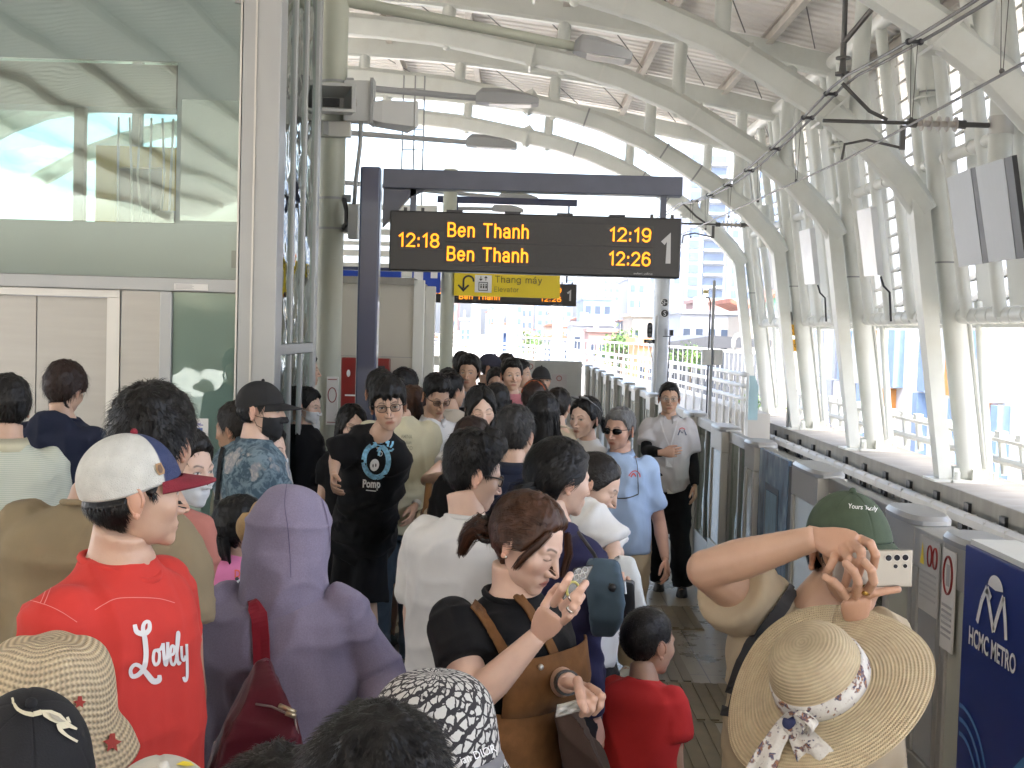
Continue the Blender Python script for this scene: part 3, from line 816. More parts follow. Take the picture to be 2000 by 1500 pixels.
mb = MB(); mb.tube([(0.78, 18.6, 2.75), (0.78, 18.6, 3.9)], 0.015, 6); mb.tube([(-0.9, 18.6, 2.75), (-0.9, 18.6, 3.9)], 0.015, 6); mb.box((-1.2, 18.55, 3.9), (0.9, 18.65, 4.0)); mb.build('rods', M_navy, t)

# yellow lift sign and blue sign
t = thing('lift_sign', 'yellow sign with arrow and words Thang may Elevator', 'sign', (-0.1, 14.6, 2.41))
YS = 14.62
MB().box((-0.72, YS, 2.405), (0.535, YS + 0.08, 2.68)).build('panel', M_yel, t)
mb = MB(); mb.tube([(-0.55 + 0.06 * math.cos(a), YS - 0.004, 2.585 + 0.055 * math.sin(a)) for a in np.linspace(-0.2, math.pi, 12)] + [(-0.61, YS - 0.004, 2.49)], 0.011, 6, flat=0.4, hint=(0, 1, 0)); mb.add([(-0.68, YS - 0.005, 2.525), (-0.61, YS - 0.005, 2.45), (-0.54, YS - 0.005, 2.525), (-0.555, YS - 0.005, 2.54), (-0.61, YS - 0.005, 2.485), (-0.665, YS - 0.005, 2.54)], [(0, 1, 4, 5), (1, 2, 3, 4)]); mb.build('arrow', M_ink, t)
MB().box((-0.475, YS - 0.006, 2.45), (-0.275, YS - 0.001, 2.655)).build('pictogram_plate', M_white, t)
mb = MB()
for a in ((-0.43, 2.47, -0.32, 2.478), (-0.43, 2.565, -0.32, 2.573), (-0.43, 2.478, -0.422, 2.565), (-0.328, 2.478, -0.32, 2.565)): mb.box((a[0], YS - 0.011, a[1]), (a[2], YS - 0.007, a[3]))
for i in range(3): mb.box((-0.408 + i * 0.03, YS - 0.011, 2.50), (-0.392 + i * 0.03, YS - 0.007, 2.53)); mb.ball((-0.40 + i * 0.03, YS - 0.009, 2.543), (0.008, 0.003, 0.009), 8, 5)
for x, s in ((-0.405, -1), (-0.345, 1)):
    mb.box((x - 0.004, YS - 0.011, 2.59), (x + 0.004, YS - 0.007, 2.64)); z = 2.615 + s * 0.025
    mb.add([(x - 0.022, YS - 0.01, z - s * 0.02), (x, YS - 0.01, z + s * 0.005), (x + 0.022, YS - 0.01, z - s * 0.02)], [(0, 1, 2)])
mb.build('pictogram', M_ink, t)
stroke_text('lettering', 'Thang m\u00e1y', (-0.235, YS - 0.005, 2.575), 0.072, 0.57, M_ink, t, .10)
stroke_text('lettering', 'Elevator', (-0.24, YS - 0.005, 2.465), 0.055, 0.30, mat('faded_print', (0.2, 0.16, 0.05), 0.6), t, .09)
t = thing('direction_sign', 'blue sign with white pictogram next to the slim pillar', 'sign', (-1.0, 14.62, 2.45))
MB().box((-1.22, 14.6, 2.43), (-0.885, 14.66, 2.70)).build('panel', M_blue, t); bevel(MB().box((-1.0, 14.594, 2.60), (-0.92, 14.599, 2.68)).build('pictogram_plate', M_white, t), 0.002); MB().box((-1.20, 14.594, 2.49), (-1.09, 14.599, 2.69)).build('pictogram_plate', M_white, t)

# ================================================================== plant room, fire cabinet, grille
t = thing('plant_room', 'beige clad box room behind the navy post', 'room', (-1.7, 12.8, 0))
mb = MB(); mb.box((-3.4, 12.0, 0), (-0.98, 13.8, 2.42)); mb.build('wall', M_clad, t)
mb = MB(); mb.box((-0.978, 11.97, 0), (-0.88, 12.1, 2.47)); mb.box((-0.978, 13.6, 0), (-0.88, 13.8, 2.47)); mb.build('corner_trim', M_steel2, t)
mb = MB(); mb.box((-3.42, 11.96, 2.42), (-0.979, 13.82, 2.49)); mb.build('roof_edge', mat('room_edge', (0.28, 0.27, 0.24), 0.5), t)
mb = MB()
for z in (0.9, 1.712): mb.box((-3.4, 11.996, z), (-0.98, 11.999, z + 0.006))
mb.build('panel_joints', M_grey, t)
t = thing('blue_fascia', 'bright blue strip above the box room', 'fascia', (-2, 14.0, 2.5))
MB().box((-4.4, 14.0, 2.55), (-1.3, 14.1, 2.64)).build('strip', M_blue, t)
t = thing('fire_cabinet', 'red fire cabinet on the box room wall behind the navy post', 'fire cabinet', (-1.4, 11.9, 0.9))
bevel(MB().box((-1.65, 11.85, 0.55), (-1.19, 11.995, 1.70)).build('body', M_red, t), 0.01)
MB().box((-1.36, 11.846, 1.38), (-1.23, 11.849, 1.63)).build('window', M_dark, t)
mb = MB(); mb.ball((-1.58, 11.845, 1.55), (0.018, 0.006, 0.035)); mb.box((-1.61, 11.846, 1.33), (-1.50, 11.849, 1.345)); mb.build('label', M_white, t)
t = thing('louvre_grille', 'white horizontal louvre bars above the box room, seen left of the display board', 'grille', (-2.5, 16, 2.6))
mb = MB()
for k, z in enumerate((2.66, 2.78, 2.92, 3.06, 3.20, 3.36, 3.52)):
    mb.box((-5.0, 16.0, z), (-1.05, 16.05, z + (0.05 if k % 2 else 0.075)))
mb.build('bars', M_steel2, t)
mb = MB()
for x in (-4.9, -3.9, -2.9, -1.9, -1.1): mb.box((x, 16.052, 2.4), (x + 0.06, 16.11, 3.6))
mb.build('uprights', M_steel, t)
MB().box((-5.0, 16.11, 2.72), (-1.05, 16.13, 2.80)).build('cable_band', mat('band_blue', (0.08, 0.10, 0.2), 0.5), t)
t = thing('access_ladder', 'thin vertical cage of rods hanging beside the speakers', 'ladder', (-0.7, 17.2, 4.5))
mb = MB()
for x in (-1.62, -1.46, -1.33): mb.tube([(x, 17.2, 2.7), (x, 17.2, 5.5)], 0.011, 5)
for z in np.arange(2.8, 5.5, 0.28): mb.tube([(-1.62, 17.2, z), (-1.33, 17.2, z)], 0.008, 5)
mb.build('cage', M_grey, t)
t = thing('platform_fence', 'low white fence at the far left end of the platform beside the slim pillar', 'fence', (-2, 22, 0))
mb = MB()
mb.box((-6, 22.0, 1.35), (-0.7, 22.1, 1.52)); mb.box((-6, 22.0, 1.1), (-0.7, 22.06, 1.16)); mb.box((-6, 22.0, 0.2), (-0.7, 22.06, 0.26))
for i in range(30): mb.tube([(-6 + i * 0.182, 22.03, 0.2), (-6 + i * 0.182, 22.03, 1.14)], 0.03, 6)
mb.build('bars', M_steel2, t)

# ================================================================== platform screen doors (half height)
PX = 1.65
M_capm = mat('gate_cap', (0.36, 0.37, 0.38), 0.3, 0.5, var=0.03)
M_gdark = mat('gate_dark', (0.04, 0.04, 0.042), 0.35)
M_film = mat('gate_glass_film', (0.42, 0.44, 0.46), 0.10, var=0.05, vscale=1.5, coat=0.4)


def gate_fixed(y0, y1, label, cap=True, cream=True):
    t = thing('screen_gate_panel', label, 'platform gate', (PX + 0.08, (y0 + y1) / 2, 0), 'half-height platform edge gates')
    mb = MB(); x0, x1 = PX, PX + 0.16
    mb.box((x0, y0, 0), (x1, y1, 0.35)); mb.box((x0, y0, 1.1), (x1, y1, 1.26)); mb.box((x0, y0, 0.352), (x1, y0 + 0.05, 1.098)); mb.box((x0, y1 - 0.05, 0.352), (x1, y1, 1.098))
    bevel(mb.build('frame', M_ssd, t), 0.005)
    mb = MB(); mb.box((x0 + 0.012, y0 + 0.051, 0.355), (x1 - 0.012, y1 - 0.051, 1.097)); mb.build('glass', M_pglass if cream else M_film, t)
    if cap:
        mb = MB(); n = 12; w = 0.15; yc = (y0 + y1) / 2; hl = (y1 - y0) / 2 + 0.03
        ring = []
        for k in range(20):
            a = k * 2 * math.pi / 20
            ca, sa = math.cos(a), math.sin(a)
            ring.append((x0 + 0.075 + 0.098 * np.sign(ca) * abs(ca) ** 0.6, yc + hl * np.sign(sa) * abs(sa) ** 0.6))
        mb.loft([[(x, y, 1.262) for x, y in ring], [(x, y, 1.28) for x, y in ring], [(x0 + 0.075 + (x - x0 - 0.075) * .85, yc + (y - yc) * .93, 1.298) for x, y in ring]])
        mb.build('cap', M_capm, t, True, sharp=30)
    return t


def gate_door(y0, y1, label, film=None):
    t = thing('screen_gate_door', label, 'platform gate', (PX + 0.08, (y0 + y1) / 2, 0), 'half-height platform edge gates')
    mb = MB(); x0, x1 = PX + 0.05, PX + 0.11
    mb.box((x0, y0, 0.0), (x1, y1, 0.25)); mb.box((x0, y0, 1.19), (x1, y1, 1.27)); mb.box((x0, y0, 0.252), (x1, y0 + 0.045, 1.188)); mb.box((x0, y1 - 0.045, 0.252), (x1, y1, 1.188)); mb.box((x0, (y0 + y1) / 2 - 0.02, 0.253), (x1, (y0 + y1) / 2 + 0.02, 1.187))
    bevel(mb.build('frame', M_ss, t), 0.004)
    mb = MB(); mb.box((x0 + 0.02, y0 + 0.046, 0.253), (x1 - 0.02, (y0 + y1) / 2 - 0.021, 1.187)); mb.box((x0 + 0.02, (y0 + y1) / 2 + 0.021, 0.253), (x1 - 0.02, y1 - 0.046, 1.187)); mb.build('glass', film or M_glass2, t)
    return t


gate_fixed(4.62, 4.96, 'gate panel with paper notices just left of the blue advert', False, False)
gate_fixed(4.35, 4.615, 'short gate post with rounded cap between the notices and the blue advert')
gate_fixed(4.965, 5.35, 'gate panel right behind the phone in the raised hands', True, True)
gate_door(5.36, 6.52, 'sliding gate door hidden behind the man in the green cap')
gate_fixed(6.55, 7.16, 'gate panel with pale glass left of the green cap, dark seam at its edge')
MB().box((PX + 0.03, 7.165, 0), (PX + 0.14, 7.36, 1.24)).build('gate_pocket', M_gdark); bpy.context.view_layer.update(); tag(bpy.data.objects['gate_pocket'], 'black recess between the blue poster gate and pale glass panel', 'gate pocket')
# poster door
def poster_mat():
    m = bpy.data.materials.new('poster_print'); nt, b = nodes_of(m); N, L = nt.nodes, nt.links
    tc = N.new('ShaderNodeTexCoord'); mp = N.new('ShaderNodeMapping'); mp.inputs['Scale'].default_value = (1, 3.5, 2.0); L.new(tc.outputs['Object'], mp.inputs[0])
    nz = N.new('ShaderNodeTexNoise'); nz.inputs['Scale'].default_value = 2.5; nz.inputs['Detail'].default_value = 6; L.new(mp.outputs[0], nz.inputs[0])
    cr = N.new('ShaderNodeValToRGB'); e = cr.color_ramp.elements; e[0].position = 0.3; e[0].color = (0.09, 0.13, 0.2, 1); e[1].position = 0.7; e[1].color = (0.30, 0.42, 0.52, 1)
    x = e.new(0.5); x.color = (0.14, 0.22, 0.34, 1)
    L.new(nz.outputs['Fac'], cr.inputs[0]); L.new(cr.outputs[0], b.inputs['Base Color']); b.inputs['Roughness'].default_value = 0.25
    return m


PM = poster_mat()
t = gate_door(7.37, 8.25, 'gate door covered by a blue poster showing an old window')
MB().box((PX + 0.03, 7.38, 0.05), (PX + 0.049, 8.24, 1.265)).build('poster', PM, t)
mb = MB()
for a in ((7.62, 0.25, 7.66, 1.02), (7.98, 0.25, 8.02, 1.02), (7.62, 1.02, 8.02, 1.06), (7.661, 0.60, 7.979, 0.64)): mb.box((PX + 0.027, a[0], a[1]), (PX + 0.0295, a[2], a[3]))
mb.build('printed_window', mat('poster_dark', (0.06, 0.08, 0.12), 0.3), t)
MB().box((PX + 0.026, 7.665, 0.65), (PX + 0.0292, 7.975, 1.015)).build('printed_pane', mat('poster_light', (0.22, 0.36, 0.46), 0.3, var=0.3, vscale=8, stretch=(1, 4, 1)), t)
gate_fixed(8.28, 8.62, 'gate panel with pale glass just left of the blue poster')
gate_door(8.64, 9.55, 'see-through gate door right of the standing guard')
seq = [(9.58, 10.1), (10.15, 11.2), (11.25, 11.75), (11.8, 13.2), (13.25, 13.75), (13.8, 14.6), (14.65, 15.1), (15.15, 16.4), (16.45, 16.95), (17.0, 17.9), (17.95, 18.45), (18.5, 19.9), (19.95, 20.45), (20.5, 21.6), (21.65, 22.2), (22.25, 23.6), (23.65, 24.2), (24.25, 25.4), (25.45, 26.0), (26.05, 27.4), (27.45, 28.0)]
ords = 'first second third fourth fifth sixth seventh eighth ninth tenth eleventh'.split()
for i, (a, b_) in enumerate(seq):
    n = ords[i // 2]
    if i % 2 == 0: gate_fixed(a, b_, ('capped gate post directly beside the guard in the white polo' if i == 0 else '%s capped gate post counted away from the guard along the far platform edge' % n))
    else: gate_door(a, b_, '%s glass gate door counted away from the guard along the far platform edge' % n)
t = thing('platform_advert', 'blue metro advert panel with white M emblem on the near gate at the right edge', 'advert', (PX, 3.6, 0))
bevel(MB().box((PX - 0.02, 2.2, 0.02), (PX + 0.02, 4.345, 1.29)).build('panel', M_adblue, t), 0.003)
MB().box((PX - 0.005, 2.2, 1.291), (PX + 0.16, 4.34, 1.31)).build('top_rail', M_steel2, t)
mb = MB(); mb.box((PX + 0.021, 2.2, 0), (PX + 0.15, 4.34, 1.29)); mb.build('gate_body', M_ssd, t)
ax = PX - 0.024
text_on('lettering', 'HCMC METRO', (PX - 0.02, 4.27, 0.955), (0, -1, 0), (0, 0, 1), 0.062, M_white, t, 0.022, 0.40, 0.004)
# M emblem: two arches and a round head
def adp(y, z): return (ax, y, z)
mb = MB()
def stroke(mb, pts, w):
    P = [np.array(p, float) for p in pts]
    for a, b in zip(P[:-1], P[1:]):
        d_ = b - a; d_ /= np.linalg.norm(d_); n_ = np.cross(d_, (1, 0, 0)) * w
        mb.add([a + n_, b + n_, b - n_, a - n_], [(0, 1, 2, 3)])
stroke(mb, [adp(4.20, 1.045), adp(4.165, 1.13), adp(4.125, 1.18), adp(4.09, 1.15)], 0.012)
stroke(mb, [adp(4.13, 1.175), adp(4.085, 1.10), adp(4.055, 1.045)], 0.012)
stroke(mb, [adp(4.055, 1.05), adp(4.02, 1.12), adp(3.985, 1.178)], 0.012)
stroke(mb, [adp(3.985, 1.178), adp(3.965, 1.11), adp(3.95, 1.045)], 0.012)
pts = [adp(4.055 + 0.065 * math.cos(a), 1.185 + 0.05 * math.sin(a)) for a in np.linspace(0.15, math.pi - 0.15, 14)]
mb.add(pts + [adp(4.055, 1.185)], [tuple(range(15))])
mb.build('emblem', M_white, t)
def flat(name, polys, m, x=ax):
    mb = MB()
    for k, p in enumerate(polys): mb.add([(x - 0.0004 * k, y, z) for y, z in p], [tuple(range(len(p)))])
    mb.build(name, m, t)
flat('printed_skyline', [[(3.72, .3), (3.72, .88), (3.70, .92), (3.68, .88), (3.68, .3)], [(3.62, .3), (3.62, 1.0), (3.605, 1.02), (3.59, 1.0), (3.59, .3)]], mat('ad_pale', (0.35, 0.45, 0.6), 0.4))
flat('printed_skyline', [[(3.95, .3), (3.9, .62), (3.78, .72), (3.66, .70), (3.55, .3)]], mat('ad_mid', (0.08, 0.25, 0.5), 0.4), ax + 0.0015)
flat('printed_leaf', [[(3.86, .3), (3.90, .5), (3.84, .6), (3.80, .45)]], mat('ad_green', (0.05, 0.3, 0.16), 0.4), ax - 0.001)
flat('printed_petal', [[(3.52, .7), (3.50, .86), (3.47, .92), (3.45, .8)], [(3.4, .3), (3.42, .62), (3.3, .7), (3.28, .3)]], mat('ad_pink', (0.62, 0.42, 0.38), 0.4), ax - 0.001)
mb = MB()
for r_, in ((0.30,), (0.25,), (0.2,)):
    stroke(mb, [adp(4.30 - r_ * math.sin(a) * 0.9, 0.42 + r_ * math.cos(a)) for a in np.linspace(-0.1, 2.2, 16)], 0.008)
mb.build('printed_rings', mat('ad_ring', (0.08, 0.22, 0.5), 0.4), t)
# notices on the near gate
t = thing('gate_notice', 'tall white notice with red prohibition ring on the gate beside the blue advert', 'notice', (PX - 0.005, 4.56, 1))
MB().box((PX - 0.008, 4.47, 0.86), (PX - 0.002, 4.60, 1.235)).build('sheet', M_paper, t)
mb = MB(); mb.tube([(PX - 0.010, 4.535 + 0.045 * math.cos(a), 1.14 + 0.07 * math.sin(a)) for a in np.linspace(0, 2 * math.pi, 25)], 0.005, 5, cap=False); mb.build('red_ring', M_red, t)
mb = MB(); mb.box((PX - 0.011, 4.52, 1.10), (PX - 0.009, 4.55, 1.18))
for i in range(6): mb.box((PX - 0.011, 4.485, 1.02 - i * 0.022), (PX - 0.009, 4.585, 1.03 - i * 0.022))
mb.build('print', M_greyprint, t)
t = thing('gate_notice', 'white notice with yellow triangle and small rings on the gate by the phone', 'notice', (PX - 0.005, 4.75, 1))
MB().box((PX - 0.008, 4.64, 0.95), (PX - 0.002, 4.86, 1.24)).build('sheet', mat('clear_sheet', (0.5, 0.5, 0.48), 0.4), t)
mb = MB(); mb.add([(PX - 0.010, 4.85, 1.13), (PX - 0.010, 4.80, 1.13), (PX - 0.010, 4.825, 1.22)], [(0, 1, 2)]); mb.build('yellow_triangle', M_yel, t)
mb = MB()
for yc in (4.74, 4.68): mb.tube([(PX - 0.010, yc + 0.024 * math.cos(a), 1.175 + 0.04 * math.sin(a)) for a in np.linspace(0, 2 * math.pi, 19)], 0.004, 5, cap=False)
mb.build('red_rings', M_red, t)
mb = MB()
for i in range(5): mb.box((PX - 0.011, 4.66, 1.10 - i * 0.024), (PX - 0.009, 4.84, 1.108 - i * 0.024))
mb.build('print', M_greyprint, t)

# ================================================================== advert boards, overhead line
M_back = mat('panel_back', (0.36, 0.38, 0.39), 0.45, var=0.03, stretch=(1, 8, 0.3), vscale=4)
def hang_panel(label, x, y0, y1, z0, z1, lean, m, sides=True):
    t = thing('advert_board', label, 'panel', (x, (y0 + y1) / 2, z0), 'large panels hung on the side screen')
    dx = lean * (z1 - z0)
    P4 = [(x, y0, z0), (x, y1, z0), (x - dx, y1, z1), (x - dx, y0, z1)]
    MB().prism(P4, (0.14, 0, 0.0)).build('case', m, t)
    mb = MB(); mb.prism([(x - 0.004, y0 - 0.01, z0 - .005), (x - dx - 0.004, y0 - 0.01, z1 + .005), (x - dx + 0.144, y0 - 0.01, z1 + .005), (x + 0.144, y0 - 0.01, z0 - .005)], (0, 0.008, 0)); mb.build('edge', M_black, t)
    return t


A = W(1873, 522, 15.0); B = W(1925, 515, 13.9); C = W(1985, 508, 12.75)
def panel_px(label, q, e):
    """q: (px,py,Y) x4 corners far-bottom, near-bottom, near-top, far-top; e: outer bottom and top of the black edge"""
    P4 = np.array([W(*c) for c in q]); E2 = np.array([W(*c) for c in e])
    t = thing('advert_board', label, 'panel', P4.mean(0), 'large panels hung on the side screen')
    n = np.cross(P4[1] - P4[0], P4[3] - P4[0]); n /= np.linalg.norm(n); n = n if n[0] > 0 else -n
    MB().prism(P4, n * 0.05).build('case', M_back, t)
    MB().prism([P4[1] + n * .004, E2[0] + n * .03, E2[1] + n * .03, P4[2] + n * .004], n * 0.05).build('edge', M_black, t)
    return t


panel_px('grey hanging panel with a black edge, left one of the near pair', ((1873, 522, 14.6), (1919, 515, 13.6), (1895, 329, 13.6), (1849, 348, 14.6)), ((1928, 513, 13.4), (1905, 325, 13.4)))
panel_px('grey hanging panel with a black edge, right one of the near pair', ((1931, 512, 13.3), (1984, 506, 12.4), (1960, 309, 12.4), (1905, 326, 13.3)), ((1995, 505, 12.2), (1970, 305, 12.2)))
M_lit = mat('banner_white', (0.75, 0.76, 0.78), 0.25, var=0.06, vscale=2)
for lab, q in (('shiny white hanging panel between the two nearest columns', ((1688, 540, 19.6), (1714, 538, 19.0), (1700, 405, 19.0), (1673, 412, 19.6))),
               ('shiny white hanging panel by the second column from the right', ((1572, 556, 24.2), (1592, 555, 23.4), (1581, 446, 23.4), (1560, 452, 24.2))),
               ('shiny white hanging panel by the third column from the right', ((1507, 566, 28.6), (1522, 565, 27.9), (1513, 466, 27.9), (1498, 470, 28.6)))):
    P4 = np.array([W(*c) for c in q]); e1 = P4[1] - P4[0]; e2 = P4[3] - P4[0]; n = np.cross(e1, e2); n /= np.linalg.norm(n); n = n if n[0] > 0 else -n
    t = thing('advert_board', lab, 'panel', P4.mean(0), 'large panels hung on the side screen')
    MB().prism(P4, n * 0.1).build('case', M_lit, t)
    mb = MB(); a = P4[1] - np.array([0, 0, 0.02])
    mb.tube([a + n * 0.05, a + n * 0.07 + (0.03, 0, -0.15), a + n * 0.1 + (0.1, 0, -0.25), a + n * 0.12 + (0.12, 0, -0.7)], 0.018, 6); mb.build('cable', M_dark, t, True)

WX = 3.6
cw = thing('contact_wire', 'single straight contact wire over the track', 'overhead wire', (WX, 10, 4.0))
mb = MB(); mb.tube([(WX - 0.15, -2, 4.02), (WX + 0.05, 13.6, 4.02), (WX - 0.2, 27.0, 4.12), (WX - 0.5, 36, 4.15), (1.5, 60, 4.15)], 0.012, 6); mb.build('wire', M_wire, cw)
mw = thing('messenger_wire', 'pair of thick sagging carrier wires clamped together above the contact wire', 'overhead wire', (WX, 10, 4.8))
def zmess(y):
    y0 = 13.9 if y >= 13.9 else 0.5
    u = (y - y0) / 13.2
    return 4.90 - 0.75 * 4 * u * (1 - u) * 0.33 if y < 13.9 else 4.90 - 0.30 * 4 * u * (1 - u)
ys = np.linspace(0.5, 27.1, 40)
for s in (-0.055, 0.055):
    mb = MB(); mb.tube([(WX + s, y, zmess(y)) for y in ys] + [(WX + s - 0.6, 40, 4.7)], 0.016, 7); mb.build('wire', M_wire, mw, True)
for y in list(np.arange(3.0, 13.4, 2.1)) + [14.4] + list(np.arange(15.5, 26.8, 1.9)):
    mb = MB(); z = zmess(y); mb.obox((WX, y, z), (0.08, 0, 0), (0, 0.02, 0), (0, 0, 0.016)); mb.ball((WX - 0.055, y, z), 0.032, 8, 6); mb.ball((WX + 0.055, y, z), 0.032, 8, 6); mb.build('clamp', M_dark, mw)
for y in (7.0, 9.3, 11.4, 16.0, 18.5, 21.0, 23.5, 25.5):
    mb = MB()
    for s in (-0.03, 0.03): mb.tube([(WX + s, y, zmess(y)), (WX + s * 0.3, y, 4.06)], 0.004, 4)
    mb.ball((WX, y, 4.05), 0.022, 8, 6); mb.build('dropper', M_wire, mw)
M_insul = mat('insulator', (0.50, 0.46, 0.42), 0.3)
def cantilever(label, Y, zm):
    t = thing('line_cantilever', label, 'overhead bracket', (5.4, Y, 4.5), 'brackets of the overhead line')
    xr = 5.40; za = 4.46
    MB().tube([(xr, Y, 4.9), (xr, Y, 3.98)], 0.13, 16).build('drop_post', M_steel, t, True, sharp=40)
    mb = MB(); mb.tube([(xr, Y, za - 0.1), (xr, Y, za + 0.1)], 0.14, 16); mb.build('post_clamp', M_ssd, t, True, sharp=40)
    mb = MB(); mb.tube([(xr - 0.13, Y, za), (xr - 0.45, Y, za)], 0.03, 8); mb.tube([(xr - 1.05, Y, za), (xr - 2.0, Y, za + 0.0)], 0.021, 8); mb.tube([(xr - 1.05, Y, za), (xr - 0.95, Y, za)], 0.05, 8); mb.tube([(xr - 0.5, Y, za), (xr - 0.4, Y, za)], 0.05, 8)
    mb.tube([(WX, Y, zm), (WX + 0.32, Y, zm - 0.3), (WX + 0.52, Y, za + 0.03)], 0.022, 8); mb.build('tube_arm', M_wire, t, True, sharp=40)
    mb = MB()
    for i in range(5): mb.tube([(xr - 0.9 + i * 0.095, Y, za), (xr - 0.885 + i * 0.095, Y, za)], 0.085, 12)
    mb.tube([(xr - 0.95, Y, za), (xr - 0.45, Y, za)], 0.035, 8); mb.build('insulator', M_insul, t, True, sharp=40)
    mb = MB(); mb.box((xr - 1.13, Y - 0.02, za - 0.30), (xr - 1.07, Y + 0.02, za - 0.03)); mb.tube([(xr - 1.1, Y, za - 0.28), (xr - 1.5, Y, za - 0.20), (xr - 1.75, Y - 0.02, za - 0.26), (WX + 0.03, Y, 4.03)], 0.016, 7); mb.build('registration_arm', M_wire, t, True, sharp=40)
    return t


t = cantilever('near overhead bracket with ribbed insulator, crossing in front of the second arch', 13.9, 4.88)
mb = MB(); mb.tube([(3.6, 13.9, 4.92), (3.6, 13.9, 4.97)], 0.02, 6); mb.tube([(3.6, 13.9, 4.97), (3.6, 13.9, 5.0)], 0.085, 12); mb.tube([(3.6, 13.9, 5.0), (3.6, 13.9, 5.15)], [0.045, 0.03], 8); mb.tube([(3.6, 13.9, 5.15), (3.6, 13.9, 5.17)], 0.085, 12); mb.tube([(3.6, 13.9, 5.17), (3.6, 13.9, 5.33)], 0.035, 8); mb.tube([(3.6, 13.9, 5.33), (3.52, 13.6, 6.3)], 0.03, 8); mb.tube([(3.6, 13.9, 5.33), (4.0, 13.2, 5.9)], 0.03, 8); mb.build('suspension', M_wire, t, True, sharp=40)
cantilever('far overhead bracket with ribbed insulator, right of the display board', 27.0, 4.92)
t = thing('hanging_tube', 'short white cylinder hanging under the nearest arch above the grey panels', 'tube', (5.4, 12.9, 4.1))
MB().tube([(5.38, 12.9, 4.95), (5.38, 12.9, 3.9)], 0.1, 16).build('tube', M_steel, t, True, sharp=40)
for lab, px, Y in (('small pale vertical sign plate on the second column from the right', 1815, 18.0), ('small pale vertical sign plate by the third column from the right', 1553, 27.0)):
    p = W(px, 635, Y); t = thing('sign_plate', lab, 'sign', p, 'edge-on sign plates by the columns')
    bevel(MB().box((p[0] - 0.03, p[1] - 0.2, p[2] - 0.22 - (0.0)), (p[0] + 0.02, p[1] + 0.2, p[2] + 0.27)).build('plate', mat('plate_grey', (0.35, 0.4, 0.5), 0.3), t), 0.004); MB().box((p[0] + 0.021, p[1] - 0.19, p[2] - 0.2), (p[0] + 0.05, p[1] + 0.19, p[2] + 0.26)).build('back', M_dark, t)
# ================================================================== beyond the platform end
M_rail = mat('viaduct_rail', (0.70, 0.70, 0.69), 0.4, var=0.03)
M_bw = mat('building_white', (0.27, 0.29, 0.33), 0.8, var=0.05, vscale=0.15)
M_bc = mat('building_cream', (0.30, 0.27, 0.23), 0.8, var=0.06, vscale=0.3)
M_bp = mat('building_pink', (0.27, 0.17, 0.15), 0.8, var=0.08, vscale=0.3)
M_bb = mat('building_bluegrey', (0.12, 0.17, 0.25), 0.5, var=0.08, vscale=0.1)
M_bglass = mat('facade_glass', (0.055, 0.09, 0.16), 0.4, var=0.25, vscale=0.12)
M_bdark = mat('facade_dark', (0.03, 0.045, 0.075), 0.3, var=0.2, vscale=0.2)
M_roofred = mat('roof_tile_red', (0.22, 0.08, 0.05), 0.8, var=0.2, vscale=1)
M_roofgrn = mat('roof_tile_green', (0.12, 0.30, 0.20), 0.7, var=0.1)
M_leaf = mat('leaf', (0.08, 0.16, 0.035), 0.6, var=0.45, vscale=0.9)
M_trunk = mat('trunk', (0.12, 0.09, 0.06), 0.9)

RC = [(4.95, 25.8), (4.8, 33), (4.1, 45), (2.4, 60), (0.2, 73), (-3.8, 88), (-10, 106), (-19, 126)]
def smooth_path(P, n):
    P = np.array(P, float); t = np.arange(len(P)); tt = np.linspace(0, len(P) - 1, n)
    out = []
    for q in tt:
        i = min(int(q), len(P) - 2); u = q - i
        p0, p1, p2, p3 = P[max(i - 1, 0)], P[i], P[i + 1], P[min(i + 2, len(P) - 1)]
        out.append(0.5 * ((2 * p1) + (-p0 + p2) * u + (2 * p0 - 5 * p1 + 4 * p2 - p3) * u * u + (-p0 + 3 * p1 - 3 * p2 + p3) * u ** 3))
    return np.array(out)
rp = smooth_path(RC, 46)
t = thing('viaduct_railing', 'white three-rail fence curving left along the viaduct beyond the platform', 'railing', (4.9, 26, 0))
mb = MB()
for z in (1.22, 0.98, 0.70): mb.tube([(x, y, z) for x, y in rp], 0.05, 7)
mb.build('rails', M_rail, t, True)
mb = MB()
pts = smooth_path(RC, 60)
for x, y in pts: MB().box((x - 0.03, y - 0.03, -0.2), (x + 0.03, y + 0.03, 1.2)).build('upright', M_rail, t)
for x, y in smooth_path(RC, 260)[:160:2]: mb.tube([(x, y, 0.3), (x, y, 0.98)], 0.006, 4)
mb.build('mesh_infill', M_rail, t)
kb = MB(); kb.loft([[(x + .02, y, -1.2), (x + 0.5, y, -1.2), (x + 0.5, y, 0.42), (x + .02, y, 0.42)] for x, y in rp]); tag(kb.build('viaduct_parapet', M_concl), 'sunlit beige concrete kerb wall under the curving white fence', 'wall')
bpy.data.objects['viaduct_parapet'].data.update()
t = thing('end_panel', 'pale blue rounded panel closing the right end of the white fence', 'panel', (4.98, 25.6, 0.4))
mb = MB(); mb.loft([[(4.93, 25.5, 0.3), (5.12, 25.5, 0.3), (5.12, 25.56, 0.3), (4.93, 25.56, 0.3)], [(4.93, 25.5, 1.0), (5.12, 25.5, 1.0), (5.12, 25.56, 1.0), (4.93, 25.56, 1.0)], [(4.93, 25.5, 1.22), (5.04, 25.5, 1.22), (5.04, 25.56, 1.22), (4.93, 25.56, 1.22)]]); mb.build('panel', mat('panel_blue', (0.35, 0.52, 0.58), 0.4), t)
R2 = [(p[0] + 1.9 + 0.01 * p[1], p[1] + 8) for p in RC]
rp2 = smooth_path(R2, 40)
t = thing('outer_railing', 'second white fence farther out with curved top end, behind the three-rail fence', 'railing', (7, 34, 0))
